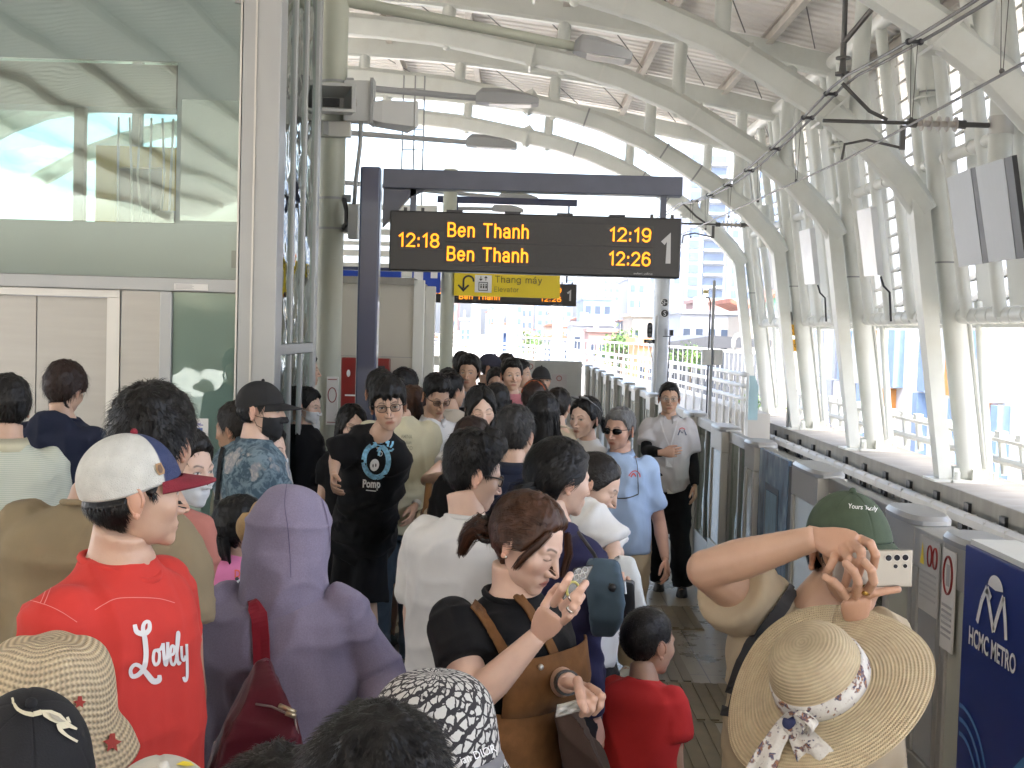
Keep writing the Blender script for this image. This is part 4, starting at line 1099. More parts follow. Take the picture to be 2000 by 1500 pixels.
mb = MB(); mb.tube([(rp2[0][0], rp2[0][1], 0.7), (rp2[0][0], rp2[0][1] + 0.1, 1.35)] + [(x, y + 0.4, 1.55) for x, y in rp2], 0.05, 7)
for x, y in smooth_path(R2, 90): mb.tube([(x, y + 0.4, 0.4), (x, y + 0.4, 1.5)], 0.016, 4)
mb.build('bars', M_rail, t, True)
# canopy roof low at left
cn = MB()
for i in range(26):
    y0 = 40 + i * 0.5
    cn.box((-3.5 - i * 0.12, y0, 1.15 + 0.0 * i), (-0.6 + i * 0.0, y0 + 0.42, 1.23)); cn.box((-3.5 - i * 0.12, y0 + 0.42, 1.17), (-0.6, y0 + 0.5, 1.20))
tag(cn.build('platform_canopy', M_rail), 'low white ribbed canopy beyond the platform end, left of the crowd', 'canopy')

# masts and signals
t = thing('catenary_mast', 'thick pale mast carrying round SH and S signs beyond the platform', 'mast', W(1295, 720, 30))
p = W(1293, 560, 30); MB().tube([(p[0], 30, -1.2), (p[0], 30, 4.35)], 0.2, 16).build('shaft', mat('mast_zinc', (0.50, 0.53, 0.56), 0.35, 0.3), t, True, sharp=40)
for s, py in (('SH', 591), ('S', 612)):
    q = W(1298, py, 29.76); th = np.linspace(0, 2 * math.pi, 24, endpoint=False)
    mb = MB(); mb.loft([[(q[0] + .10 * math.cos(a), 29.77, q[2] + .10 * math.sin(a)) for a in th], [(q[0] + .10 * math.cos(a), 29.74, q[2] + .10 * math.sin(a)) for a in th]]); mb.build('disc', M_white, t)
    mb = MB(); mb.loft([[(q[0] + .088 * math.cos(a), 29.738, q[2] + .088 * math.sin(a)) for a in th], [(q[0] + .088 * math.cos(a), 29.732, q[2] + .088 * math.sin(a)) for a in th]]); mb.build('disc_face', M_ink, t)
    text_on('lettering', s, (q[0], 29.73, q[2] - 0.055), (1, 0, 0), (0, 0, 1), 0.11, M_white, t, 0.0, None, 0.003, 'CENTER')
t = thing('track_signal', 'black two-lamp track signal with number plate left of the thick mast', 'signal', W(1270, 720, 29.5))
p = W(1269, 645, 29.5)
mb = MB(); mb.loft([[(p[0] + .062 * math.cos(a), 29.45, p[2] + .19 * np.sign(math.sin(a)) * abs(math.sin(a)) ** .5) for a in np.linspace(0, 2 * math.pi, 18, endpoint=False)], [(p[0] + .062 * math.cos(a), 29.6, p[2] + .19 * np.sign(math.sin(a)) * abs(math.sin(a)) ** .5) for a in np.linspace(0, 2 * math.pi, 18, endpoint=False)]]); mb.build('head', M_black, t)
mb = MB()
for z in (-0.1, 0.0, 0.1): mb.ball((p[0], 29.45, p[2] + z), (0.035, 0.02, 0.035), 10, 6)
mb.build('lenses', mat('lens_dark', (0.12, 0.12, 0.13), 0.1), t)
MB().box((p[0] - 0.13, 29.5, p[2] - 0.31), (p[0] + 0.13, 29.53, p[2] - 0.22)).build('number_plate', M_black, t)
text_on('lettering', '6072L', (p[0], 29.5, p[2] - 0.29), (1, 0, 0), (0, 0, 1), 0.045, M_white, t, 0.0, None, 0.003, 'CENTER')
mb = MB(); mb.tube([(p[0] + 0.17, 29.6, -1.1), (p[0] + 0.17, 29.6, p[2] + 0.36)], 0.04, 8); mb.tube([(p[0], 29.58, p[2] - .3), (p[0] + 0.1, 29.58, p[2] - 0.75)], 0.015, 5); mb.build('post', M_lgrey, t)
t = thing('antenna_mast', 'slim grey mast with bent pipe, yellow camera and two pale cabinets', 'mast', W(1392, 715, 27))
p = W(1392, 640, 27.5); f = lambda px, py: W(px, py, 27.5)
mb = MB(); mb.tube([(p[0], 27.5, -1), (p[0], 27.5, f(1395, 548)[2])], 0.035, 8); mb.build('shaft', M_grey, t, True, sharp=40)
q = f(1390, 590); q2 = f(1378, 578)
mb = MB(); mb.tube([(p[0] - 0.07, 27.5, 0.2), (p[0] - 0.07, 27.5, q[2]), (p[0] - 0.10, 27.5, q[2] + 0.09), (p[0] - 0.19, 27.5, q[2] + 0.11)], 0.018, 7); mb.build('pipe', M_dark, t, True)
q = f(1378, 570); bevel(MB().box((q[0] - .05, 27.42, q[2] - .04), (q[0] + .06, 27.58, q[2] + .04)).build('camera', mat('camera_yellow', (0.5, 0.42, 0.2), 0.5), t), 0.005)
for px in (1378, 1400):
    q = f(px, 697); bevel(MB().box((q[0] - .10, 27.3, q[2] - .18), (q[0] + .10, 27.45, q[2] + .17)).build('cabinet', M_lgrey, t), 0.008)
t = thing('mast_loudspeaker', 'small black box on an arm at the right side of the thick mast', 'device', W(1311, 652, 29.8))
q = W(1311, 650, 29.8); mb = MB(); mb.box((q[0] - .04, 29.7, q[2] - .07), (q[0] + .04, 29.85, q[2] + .07)); mb.tube([(q[0] - 0.2, 29.8, q[2] - .09), (q[0], 29.8, q[2] - .09), (q[0], 29.8, q[2])], 0.012, 5); mb.tube([(q[0] - 0.03, 29.8, q[2] - 0.1), (q[0] - 0.06, 29.8, 0.5)], 0.014, 5); mb.build('body', M_black, t)
t = thing('stop_sign_board', 'orange board lettered ATO on a thin pole by the farthest columns', 'sign', W(1547, 690, 26))
q = W(1548, 674, 26.0); bevel(MB().box((q[0] - .115, 26, q[2] - .13), (q[0] + .115, 26.03, q[2] + .12)).build('board', mat('sign_orange', (0.85, 0.45, 0.01), 0.4), t), 0.004)
text_on('lettering', 'ATO', (q[0], 26.0, q[2] - 0.045), (1, 0, 0), (0, 0, 1), 0.075, M_ink, t, 0.0, None, 0.003, 'CENTER')
mb = MB(); mb.tube([(q[0] - 0.03, 26.06, 0.1), (q[0] - 0.03, 26.06, q[2] + 0.7)], 0.03, 8); mb.build('pole', M_grey, t)
q = W(1546, 645, 26.1); t2 = thing('stop_sign_board', 'upper orange board with letters S A half hidden by a thin grey plate', 'sign', q)
MB().box((q[0] - .10, 26.0, q[2] - .11), (q[0] + .07, 26.03, q[2] + .12)).build('board', MATS['sign_orange'], t2)
text_on('lettering', 'S', (q[0] - 0.02, 26.0, q[2] + 0.02), (1, 0, 0), (0, 0, 1), 0.07, M_ink, t2, 0.0, None, 0.003, 'CENTER'); text_on('lettering', 'A', (q[0] - 0.02, 26.0, q[2] - 0.08), (1, 0, 0), (0, 0, 1), 0.07, M_ink, t2, 0.0, None, 0.003, 'CENTER')

# ---- buildings, each stands on the city ground
GZ = -12.0


def house(name, label, px0, px1, pytop, Y, depth, m, roof='flat', nwin=3, rows=1, mroof=None, group=None, win=None):
    a = W(px0, pytop, Y); b_ = W(px1, pytop, Y); zt = a[2]
    t = thing(name, label, 'building', ((a[0] + b_[0]) / 2, Y + depth / 2, GZ), group)
    mb = MB(); mb.box((a[0], Y, GZ), (b_[0], Y + depth, zt)); mb.build('wall', m, t)
    w = b_[0] - a[0]
    if roof == 'flat':
        mb = MB(); mb.box((a[0] - .2, Y - .2, zt), (b_[0] + .2, Y + depth + .2, zt + 0.35)); mb.build('roof', mroof or m, t)
        mb = MB(); mb.tube([(a[0] + w * .3, Y + 2, zt + .3), (a[0] + w * .3, Y + 2, zt + 1.4)], min(0.6, w * .1), 10); mb.build('water_tank', M_lgrey, t)
    else:
        h = w * 0.22
        mb = MB(); mb.prism([(a[0] - .4, Y - .4, zt), (b_[0] + .4, Y - .4, zt), ((a[0] + b_[0]) / 2, Y - .4, zt + h)], (0, depth + .8, 0)); mb.build('roof', mroof or M_roofred, t)
    H_ = 3.2
    for r_ in range(rows):
        for i in range(nwin):
            xc = a[0] + w * (i + 0.5) / nwin; ww = w / nwin * 0.28; zc = zt - 1.9 - r_ * H_
            mb = MB(); mb.box((xc - ww, Y - 0.06, zc - 0.8), (xc + ww, Y - 0.01, zc + 0.7)); mb.build('window', win or M_bdark, t)
    return t


# tower block, right of the display board
Y = 340
a = W(1334, 640, Y); b_ = W(1420, 640, Y); c_ = W(1500, 640, Y); ztop = W(1400, 262, Y)[2]; zt2 = W(1450, 300, Y)[2]
t = thing('tower_block', 'tall pale apartment tower with blue glass behind the arches, right of the display board', 'building', (b_[0], Y, GZ))
mb = MB(); mb.box((a[0], Y, GZ), (b_[0], Y + 30, ztop)); mb.box((b_[0] + .01, Y + 2, GZ), (c_[0] + 16, Y + 30, zt2)); mb.build('wall', M_bw, t)
for k in range(17):
    z = ztop - 8 - k * 3.35
    if z < 2: break
    mb = MB(); mb.box((a[0] + 0.9, Y - 0.3, z), (a[0] + 3.6, Y - 0.02, z + 2.3)); mb.build('window', M_bglass, t)
    mb = MB(); mb.box((a[0] + 5.0, Y - 0.3, z), (a[0] + 10.4, Y - 0.02, z + 2.1)); mb.build('window', M_bglass, t)
    mb = MB(); mb.box((a[0] + 4.8, Y - 1.6, z - 0.7), (a[0] + 10.8, Y - 0.02, z - 0.1)); mb.build('balcony', M_bw, t)
    if z + 2 < zt2 - 3:
        for q in (1.0, 4.0, 7.8, 11.5, 15.0):
            mb = MB(); mb.box((b_[0] + q, Y + 1.7, z + .2), (b_[0] + q + (1.6 if q < 3 else 2.6), Y + 1.98, z + 2.2)); mb.build('window', M_bglass, t)
mb = MB()
for xx in (a[0] + 0.2, a[0] + 4.2, a[0] + 11.2): mb.box((xx, Y - 0.9, GZ), (xx + 0.5, Y - .03, ztop - 4))
mb.build('fins', mat('fin_blue', (0.10, 0.15, 0.25), 0.5), t)
text_on('rooftop_letters', 'pho xinh', (b_[0] + 0.5, Y + 4, ztop - 3.0), (-1, 0, 0), (0, 0, 1), 3.6, mat('letter_pale', (0.4, 0.45, 0.5), 0.5), t, 0.0, 11.5)

house('office_block', 'pale office block left of the SH mast with dark glass bands', 1228, 1262, 545, 260, 25, M_bw, 'flat', 2, 6, None, 'pale blocks behind the mast', M_bglass)
house('office_block', 'plain white slab block right behind the SH mast', 1268, 1336, 480, 300, 25, M_bw, 'flat', 3, 3, None, 'pale blocks behind the mast', M_bglass)
house('glass_block', 'blue-grey glass block under the right end of the display board', 1140, 1196, 585, 240, 25, M_bb, 'flat', 3, 3, None, None, M_bdark)
house('glass_block', 'hazy blue building right of the slim white frames, centre distance', 1050, 1120, 545, 420, 30, M_bb, 'flat', 5, 8, None, None, M_bglass)
house('far_block', 'faint pale tower top over the crowd near the yellow sign', 1180, 1224, 480, 500, 30, M_bw, 'flat', 4, 10, None, None, M_bglass)
house('low_house', 'white low house with flat roof above the curving fence', 1118, 1200, 635, 130, 12, M_bw, 'flat', 4, 2, None, 'low houses beyond the viaduct')
house('low_house', 'pink low house wall left of the green tree', 1150, 1205, 648, 120, 8, M_bp, 'flat', 3, 1, None, 'low houses beyond the viaduct')
house('low_house', 'cream low house behind the black signal', 1236, 1330, 618, 110, 10, M_bc, 'flat', 4, 2, None, 'low houses beyond the viaduct')
house('low_house', 'long white flat-roofed house above the dark canopy', 1330, 1478, 612, 100, 12, M_bw, 'flat', 6, 2, None, 'low houses beyond the viaduct')
house('low_house', 'pale pink house higher up behind the slim grey mast', 1368, 1420, 590, 118, 10, M_bp, 'flat', 2, 1, None, 'low houses beyond the viaduct')
house('low_house', 'house with red tile roof just right of the slim frames', 1060, 1118, 662, 150, 10, M_bw, 'gable', 3, 1, M_roofred, 'low houses beyond the viaduct')
house('low_house', 'small house with orange-red roof beside the slim pillar', 890, 930, 676, 120, 10, M_bc, 'gable', 2, 1, mat('roof_orange', (0.55, 0.28, 0.14), 0.8, var=0.2), 'low houses beyond the viaduct')
house('low_house', 'pale house with pitched roof far left behind the slim pillar', 830, 862, 660, 140, 10, M_bw, 'gable', 2, 1, M_roofred, 'low houses beyond the viaduct')
house('low_house', 'orange-walled hut directly under the number plate of the signal', 1246, 1282, 672, 70, 5, mat('building_orange', (0.55, 0.26, 0.12), 0.8), 'flat', 2, 1, None, 'low houses beyond the viaduct')
rngb = np.random.RandomState(11)
for k in range(34):
    px0 = rngb.uniform(870, 1335); w_ = rngb.uniform(12, 34); Yb = rngb.uniform(150, 430); top_ = rngb.uniform(606, 668) if k % 4 else rngb.uniform(540, 600)
    house('distant_building', 'small pale building in the blurred far city', px0, px0 + w_, top_, Yb, 12, (M_bw, M_bc, M_bb, M_bw, M_bp)[k % 5], 'gable' if k % 4 == 1 else 'flat', 2, 2 if k % 4 else 5, M_roofred if k % 2 else None, 'far city blocks', M_bglass)
# slim pale frame structure (building under construction) in the middle distance
t = thing('steel_framework', 'pale slender framework of posts and braces standing over the far houses', 'framework', W(960, 690, 90))
mb = MB()
for px in (930, 975, 1000, 1090):
    p = W(px, 600, 90); mb.box((p[0] - .35, 90, GZ), (p[0] + .35, 90.6, W(px, 520, 90)[2]))
for p0, p1 in (((930, 680), (1000, 600)), ((985, 600), (1020, 660)), ((930, 600), (1000, 597))):
    mb.tube([W(*p0, 90.3), W(*p1, 90.3)], 0.18, 6)
mb.build('posts', mat('frame_pale', (0.26, 0.30, 0.36), 0.6), t)
p = W(983, 672, 91); MB().box((p[0] - 0.75, 91, GZ), (p[0] + .75, 92, W(983, 650, 91)[2])).build('hoarding', mat('hoarding_blue', (0.06, 0.11, 0.24), 0.6), t)
# restaurant with dark roof
t = thing('restaurant', 'black-roofed restaurant with white letters on its dark wall', 'building', W(1400, 700, 60))
def bx(px0, py0, px1, py1, Y, d): 
    a_, b2 = W(px0, py1, Y), W(px1, py0, Y); return (a_[0], Y, a_[2]), (b2[0], Y + d, b2[2])
mb = MB(); l_, h_ = bx(1310, 672, 1420, 760, 60, 6); l_ = (l_[0], l_[1], GZ); mb.box(l_, h_); l_, h_ = bx(1412, 690, 1506, 800, 52, 6); l_ = (l_[0], l_[1], GZ); mb.box(l_, h_); mb.build('wall', mat('restaurant_dark', (0.075, 0.085, 0.10), 0.6, var=0.15), t)
mb = MB(); p0 = W(1305, 668, 59); p1 = W(1395, 655, 59); p2 = W(1508, 664, 59)
mb.prism([p0, p1, p2, p2 - (0, 0, .35), p0 - (0, 0, .35)], (0, 9, 0)); mb.build('roof', mat('roof_black', (0.05, 0.055, 0.065), 0.6), t)
p = W(1335, 690, 59.9); text_on('lettering', 'SACHTGAN', p, (1, 0, 0), (0, 0, 1), 0.26, M_white, t, 0.005, 1.0, 0.02)
mb = MB(); q = W(1432, 690, 51); mb.tube([q, q + (0, 0, 0.55), q + (0.1, 0, 0.72), q + (0.35, 0, 0.8)], 0.1, 8); mb.build('flue', M_grey, t, True)
# temple roof
t = thing('temple', 'temple with green gable and upturned eaves at the foot of the tower block', 'building', W(1470, 640, 90))
p = W(1450, 618, 90); mb = MB(); mb.box((p[0], 90, GZ), (p[0] + 7, 96, p[2])); mb.build('wall', M_bc, t)
z = W(1450, 600, 90)[2]
mb = MB(); rr = [(-1.0, .6), (0.2, .1), (2.0, 0.9), (3.6, 2.4), (5.2, 0.9), (7.0, .1), (8.2, .6)]
mb.loft([[(p[0] + u, 89.5, z + v), (p[0] + u, 96.5, z + v), (p[0] + u, 96.5, z + v - .3), (p[0] + u, 89.5, z + v - .3)] for u, v in rr]); mb.build('roof', M_roofred, t)
MB().prism([(p[0] + .6, 89.8, z + 0.0), (p[0] + 6.6, 89.8, z + 0.0), (p[0] + 3.6, 89.8, z + 2.0)], (0, .1, 0)).build('gable', M_roofgrn, t)

# shopping building with coloured fins on the right
t = thing('mall_building', 'big white building with blue, orange and grey facade fins right of the track', 'building', (24, 30, GZ))
BX = 19.0
MB().box((BX, 10, GZ), (BX + 18, 80, 14)).build('wall', mat('mall_white', (0.60, 0.60, 0.60), 0.7, var=0.03), t)
fm = {'b': mat('fin_sky', (0.17, 0.26, 0.42), 0.5), 'o': mat('fin_orange', (0.50, 0.21, 0.04), 0.5), 'w': mat('fin_white', (0.60, 0.61, 0.62), 0.5), 'g': mat('fin_grey', (0.25, 0.28, 0.33), 0.5), 'd': mat('fin_dark', (0.10, 0.11, 0.13), 0.5)}
pat = 'wbwgwbwwbgwowwbgbwwwbgwwgwbowwwgbwww'
i = 0
for zr in ((-0.2, 2.6), (-3.6, -0.3), (-7.0, -3.7)):
    y = 38.0 + (0.6 if zr[0] < -3 else 0)
    while y < 76:
        k = pat[(i * 7 + int(zr[0] * 3)) % len(pat)]
        w = 0.7 + 0.35 * ((i * 5) % 3)
        if k != 'w' or i % 3 == 0:
            MB().box((BX - 0.5, y, zr[0]), (BX - 0.01, y + w, zr[1])).build('fin', fm[k], t)
        y += w + 0.5; i += 1
# trees
def tree(label, px, py, Y, rad, n, group):
    p = W(px, py, Y); t = thing('leafy_tree', label, 'tree', (p[0], p[1], GZ), group)
    mb = MB(); mb.tube([(p[0], Y, GZ), (p[0] + .1, Y, p[2] - rad * .4), (p[0] + .3, Y + .1, p[2] + rad * .3)], [rad * .09, rad * .06, rad * .02], 8)
    for k in range(5):
        a_ = k * 1.3; mb.tube([(p[0] + .1, Y, p[2] - rad * .5), (p[0] + rad * .6 * math.cos(a_), Y + rad * .6 * math.sin(a_), p[2] + rad * .2)], [rad * .04, rad * .012], 6)
    mb.build('trunk', M_trunk, t)
    rng = np.random.RandomState(int(px)); V = []; F = []
    cl = rng.normal(0, 0.5, (14, 3)) * rad * np.array([1, 1, .6])
    for k in range(n):
        c = cl[rng.randint(14)] + rng.normal(0, 0.2, 3) * rad; s = rad * rng.uniform(.05, .11)
        u = rng.normal(0, 1, 3); u /= np.linalg.norm(u); v = np.cross(u, rng.normal(0, 1, 3)); v /= np.linalg.norm(v)
        c = c + p; b0 = len(V); V += [c - u * s, c + v * s * .6, c + u * s, c - v * s * .6]; F.append((b0, b0 + 1, b0 + 2, b0 + 3))
    mesh_obj('crown', V, F, M_leaf, t)
tree('round green tree among the low houses left of the signal', 1212, 678, 80, 1.6, 900, 'trees beyond the viaduct')
tree('bright green bush-like tree beside the farthest column base', 1488, 800, 36, 0.55, 700, 'trees beyond the viaduct')
tree('small green tree under the white letters of the restaurant', 1345, 696, 55, 0.8, 500, 'trees beyond the viaduct')
tree('faint tree near the blue hoarding in the middle distance', 1040, 672, 110, 1.6, 500, 'trees beyond the viaduct')
t = thing('platform_end_gate', 'grey gate panel with a no-entry notice at the far end of the platform', 'gate', (0.2, 28.3, 0))
MB().box((-0.6, 28.3, 0), (1.6, 28.4, 1.35)).build('panel', mat('gate_dgrey', (0.36, 0.37, 0.36), 0.5), t)
q = W(1038, 716, 28.2); MB().box((q[0] - .13, 28.27, q[2] - .16), (q[0] + .08, 28.295, q[2] + .12)).build('notice', M_lgrey, t)
mb = MB(); mb.tube([(q[0] - .025 + .06 * math.cos(a), 28.265, q[2] + .06 * math.sin(a)) for a in np.linspace(0, 2 * math.pi, 20)], 0.008, 5, cap=False); mb.build('red_ring', M_red, t)
q = W(1092, 743, 17.5); t = thing('notice_stand', 'grey notice board with faded no-entry ring above the crowd by the platform edge', 'notice', q)
MB().box((q[0] - .11, 17.5, q[2] - .10), (q[0] + .11, 17.53, q[2] + .09)).build('board', mat('board_grey', (0.36, 0.34, 0.34), 0.6), t)
mb = MB(); mb.tube([(q[0] + .035 * math.cos(a), 17.495, q[2] + .03 + .035 * math.sin(a)) for a in np.linspace(0, 2 * math.pi, 18)], 0.005, 5, cap=False); mb.build('red_ring', M_red, t)
for dx in (-.08, .08): MB().tube([(q[0] + dx, 17.52, 0), (q[0] + dx, 17.52, q[2] - .1)], 0.012, 6).build('leg', M_grey, t)

# ---- the hazy air of the city
hz = MB().box((-500, -60, -13), (500, 900, 80)); hzm = bpy.data.materials.new('haze_air'); hzm.use_nodes = True; _n = hzm.node_tree; _n.nodes.clear()
_o2 = _n.nodes.new('ShaderNodeOutputMaterial'); _v = _n.nodes.new('ShaderNodeVolumePrincipled'); _v.inputs['Color'].default_value = (.80, .88, 1, 1); _v.inputs['Density'].default_value = .0003; _v.inputs['Anisotropy'].default_value = 0.2; _n.links.new(_v.outputs[0], _o2.inputs['Volume'])
hz.build('haze', hzm, kind='stuff')
# ================================================================== people: library
def _h(ix, iy, iz, s):
    n = (ix * 374761393 + iy * 668265263 + iz * 2147483647 + s * 974634721) & 0x7fffffff
    n = (n ^ (n >> 13)) * 1274126177 & 0x7fffffff
    return ((n ^ (n >> 16)) & 0xffff) / 32767.5 - 1.0


def vnoise(P, seed=0):
    P = np.asarray(P, float); I = np.floor(P).astype(np.int64); f = P - I; f = f * f * (3 - 2 * f); out = 0
    for dx in (0, 1):
        for dy in (0, 1):
            for dz in (0, 1):
                w = (f[:, 0] if dx else 1 - f[:, 0]) * (f[:, 1] if dy else 1 - f[:, 1]) * (f[:, 2] if dz else 1 - f[:, 2])
                out = out + w * _h(I[:, 0] + dx, I[:, 1] + dy, I[:, 2] + dz, seed)
    return out


def sstep(a, b, x):
    t = np.clip((x - a) / (b - a), 0, 1)
    return t * t * (3 - 2 * t)


def remesh(mb, voxel, smooth=2, fac=0.5):
    me = bpy.data.meshes.new('tmp'); me.from_pydata(np.concatenate(mb.V).tolist(), [], mb.F); me.update()
    ob = bpy.data.objects.new('tmp', me); COL.objects.link(ob)
    r_ = ob.modifiers.new('r', 'REMESH'); r_.mode = 'VOXEL'; r_.voxel_size = voxel; r_.adaptivity = 0.0
    if smooth:
        s_ = ob.modifiers.new('s', 'SMOOTH'); s_.iterations = smooth; s_.factor = fac
    dg = bpy.context.evaluated_depsgraph_get()
    m2 = bpy.data.meshes.new_from_object(ob.evaluated_get(dg))
    n = len(m2.vertices); V = np.zeros(n * 3); m2.vertices.foreach_get('co', V); V = V.reshape(-1, 3)
    F = [tuple(p.vertices) for p in m2.polygons]
    bpy.data.objects.remove(ob); bpy.data.meshes.remove(me); bpy.data.meshes.remove(m2)
    return V, F


def vnormals(V, F):
    Fa = np.array([f if len(f) == 4 else (f[0], f[1], f[2], f[2]) for f in F])
    n = np.cross(V[Fa[:, 2]] - V[Fa[:, 0]], V[Fa[:, 3]] - V[Fa[:, 1]])
    N = np.zeros_like(V)
    for k in range(4): np.add.at(N, Fa[:, k], n)
    return N / (np.linalg.norm(N, axis=1, keepdims=True) + 1e-12)


# ---- head shape (local frame: face looks along -y, z up, origin mid-head)
def _ell(P, c, r):
    q = (P - np.array(c)) / np.array(r); k = np.linalg.norm(q, axis=1)
    return (k - 1) * min(r) * 0.9 + 0 * k if False else (k - 1) * (np.array(r).prod() ** (1 / 3))


def _cap(P, a, b, ra, rb):
    a, b = np.array(a), np.array(b); ab = b - a
    t = np.clip(((P - a) @ ab) / (ab @ ab), 0, 1)
    return np.linalg.norm(P - (a + t[:, None] * ab), axis=1) - (ra + (rb - ra) * t)


def _smin(a, b, k):
    h = np.clip(0.5 + 0.5 * (b - a) / k, 0, 1)
    return b * (1 - h) + a * h - k * h * (1 - h)


def head_sdf(P, jaw=1.0, nose=1.0, cheek=1.0, full=1.0):
    d = _ell(P, (0, .012, .030), (.074, .095, .088))
    d = _smin(d, _ell(P, (0, -.028, -.008), (.064, .062, .082)), .02)
    d = _smin(d, _ell(P, (0, -.030, -.058), (.054 * jaw, .055, .050)), .025)
    d = _smin(d, _ell(P, (0, -.073, -.096), (.020 * jaw, .015, .016)), .024)
    for s in (-1, 1):
        d = _smin(d, _ell(P, (s * .040, -.056, -.022), (.024 * cheek, .024 * cheek, .024)), .02)
        d = _smin(d, _cap(P, (s * .012, -.084, .020), (s * .046, -.071, .019), .006, .006), .014)
        d = -_smin(-d, _ell(P, (s * .031, -.099, .003), (.0185, .0145, .0105)), .010)
        d = _smin(d, _ell(P, (s * .031, -.0725, .002), (.0155, .0135, .0115)), .004)
    d = _smin(d, _cap(P, (0, -.086, .014), (0, -.1035 - .005 * nose, -.036), .0065, .0105 * nose), .010)
    for s in (-1, 1):
        d = _smin(d, _ell(P, (s * .0125 * nose, -.095, -.039), (.0095 * nose, .010, .0085)), .006)
    d = _smin(d, _ell(P, (0, -.080, -.067), (.026, .010, .014)), .014)
    d = _smin(d, _ell(P, (0, -.0865, -.0632), (.0205, .0072, .0050 * full)), .006)
    d = _smin(d, _ell(P, (0, -.0845, -.0735), (.0170, .0075, .0060 * full)), .006)
    return d


def dirgrid(nu, nv, front=True):
    u = np.linspace(-1, 1, nu, endpoint=False)
    az = math.pi * (0.52 * u + 0.48 * u ** 3) if front else math.pi * u    # 0 = face
    v = np.linspace(-1, 1, nv)
    el = (math.pi / 2 * 0.985) * (0.72 * v + 0.28 * v ** 3) if front else math.pi / 2 * 0.985 * v
    A, E = np.meshgrid(az, el)
    D = np.stack([np.sin(A) * np.cos(E), -np.cos(A) * np.cos(E), np.sin(E)], -1).reshape(-1, 3)
    F = []
    for i in range(nv - 1):
        for j in range(nu):
            k = (j + 1) % nu
            F.append((i * nu + j, i * nu + k, (i + 1) * nu + k, (i + 1) * nu + j))
    F.append(tuple(range(nu - 1, -1, -1))); F.append(tuple(range((nv - 1) * nu, nv * nu)))
    return D, F, A.ravel()


_HC = {}
HO = np.array([0, 0, -0.004])


def head_r(D, key, shape):
    kk = (key, tuple(sorted(shape.items())))
    if kk in _HC: return _HC[kk]
    lo = np.full(len(D), 0.02); hi = np.full(len(D), 0.17)
    for _ in range(22):
        m = (lo + hi) / 2; s = head_sdf(HO + D * m[:, None], **shape)
        lo = np.where(s < 0, m, lo); hi = np.where(s < 0, hi, m)
    _HC[kk] = (lo + hi) / 2
    return _HC[kk]


GRID = {'hi': dirgrid(150, 116), 'lo': dirgrid(84, 68), 'hair': dirgrid(96, 72, False)}


def skin_cols(P, tone, o):
    n = len(P); C = np.tile(np.array(tone, float), (n, 1))
    x, y, z = P[:, 0], P[:, 1], P[:, 2]; ax = np.abs(x); fr = y < -.045
    def put(mask, col, a=1.0):
        m = (np.clip(mask, 0, 1) * a)[:, None]; C[:] = C * (1 - m) + np.array(col) * m
    t = np.array(tone)
    put(np.exp(-((ax - .038) / .02) ** 2 - ((z + .028) / .02) ** 2) * fr, t * (1.06, .82, .78), .45)
    put(np.exp(-(x / .014) ** 2 - ((z + .036) / .014) ** 2) * fr, t * (1.03, .84, .8), .4)
    if o.get('stubble'): put(sstep(-.045, -.060, z) * sstep(.06, .03, ax) * fr, t * (.62, .62, .62), .45)
    if o.get('moustache'): put(np.exp(-(x / .022) ** 4 - ((z + .053) / .005) ** 2) * fr, (.05, .035, .03), .6)
    lip = 1 - sstep(.75, 1.1, np.sqrt((x / .0235) ** 2 + ((z + .0682) / (.0105 - .10 * ax)) ** 2))
    put(lip * fr, o.get('lip', t * (.72, .42, .40)), .85)
    put((np.exp(-((z + .0684 + .4 * ax ** 2 * 10) / .0014) ** 2) * (ax < .024)) * fr, (.10, .03, .025), .85)
    for s in (-1, 1):
        xs = x * s
        zb = .0215 + .006 * np.sin(np.clip((xs - .012) / .036, 0, 1) * math.pi * .8) - .003 * np.clip((xs - .035) / .012, 0, 1)
        put(np.exp(-((z - zb) / .0032) ** 4) * sstep(.010, .015, xs) * sstep(.050, .042, xs) * fr, o.get('brow', (.03, .022, .018)), .8)
        e2 = ((xs - .031) / .0145) ** 2
        if o.get('eyes', 'open') == 'open':
            op = 1 - sstep(.75, 1.05, np.sqrt(e2 + ((z - .0025) / .0050) ** 2))
            put(op * fr, (.55, .52, .49))
            put(op * (1 - sstep(.0042, .0056, np.hypot(xs - .031 + s * o.get('gaze', 0), z - .003))) * fr, (.012, .008, .006))
            put(np.exp(-((z - (.0072 - .0045 * np.clip(e2, 0, 1.2))) / .0014) ** 2) * (e2 < 1.15) * fr, (.02, .014, .012), .9)
            put(np.exp(-((z - (.0105 - .004 * np.clip(e2, 0, 1.2))) / .0012) ** 2) * (e2 < 1.1) * fr, t * .6, .5)
        else:
            put(np.exp(-((z - (-.0015 - .0025 * (1 - np.clip(e2, 0, 1.2)))) / .0015) ** 2) * (e2 < 1.15) * fr, (.02, .014, .012), .9)
        put(np.exp(-((xs - .0075) / .003) ** 2 - ((z + .0455) / .0028) ** 2) * fr * (y < -.085), t * .45, .45)
    return C


class Frame:
    def __init__(s, o, M): s.o = np.asarray(o, float); s.M = M
    def __call__(s, P): return s.o + np.asarray(P, float).reshape(-1, 3) @ s.M.T
    def v(s, d): return s.M @ np.asarray(d, float)


def rotz(a): c, s = math.cos(a), math.sin(a); return np.array([[c, -s, 0], [s, c, 0], [0, 0, 1]])
def rotx(a): c, s = math.cos(a), math.sin(a); return np.array([[1, 0, 0], [0, c, -s], [0, s, c]])
def roty(a): c, s = math.cos(a), math.sin(a); return np.array([[c, 0, s], [0, 1, 0], [-s, 0, c]])


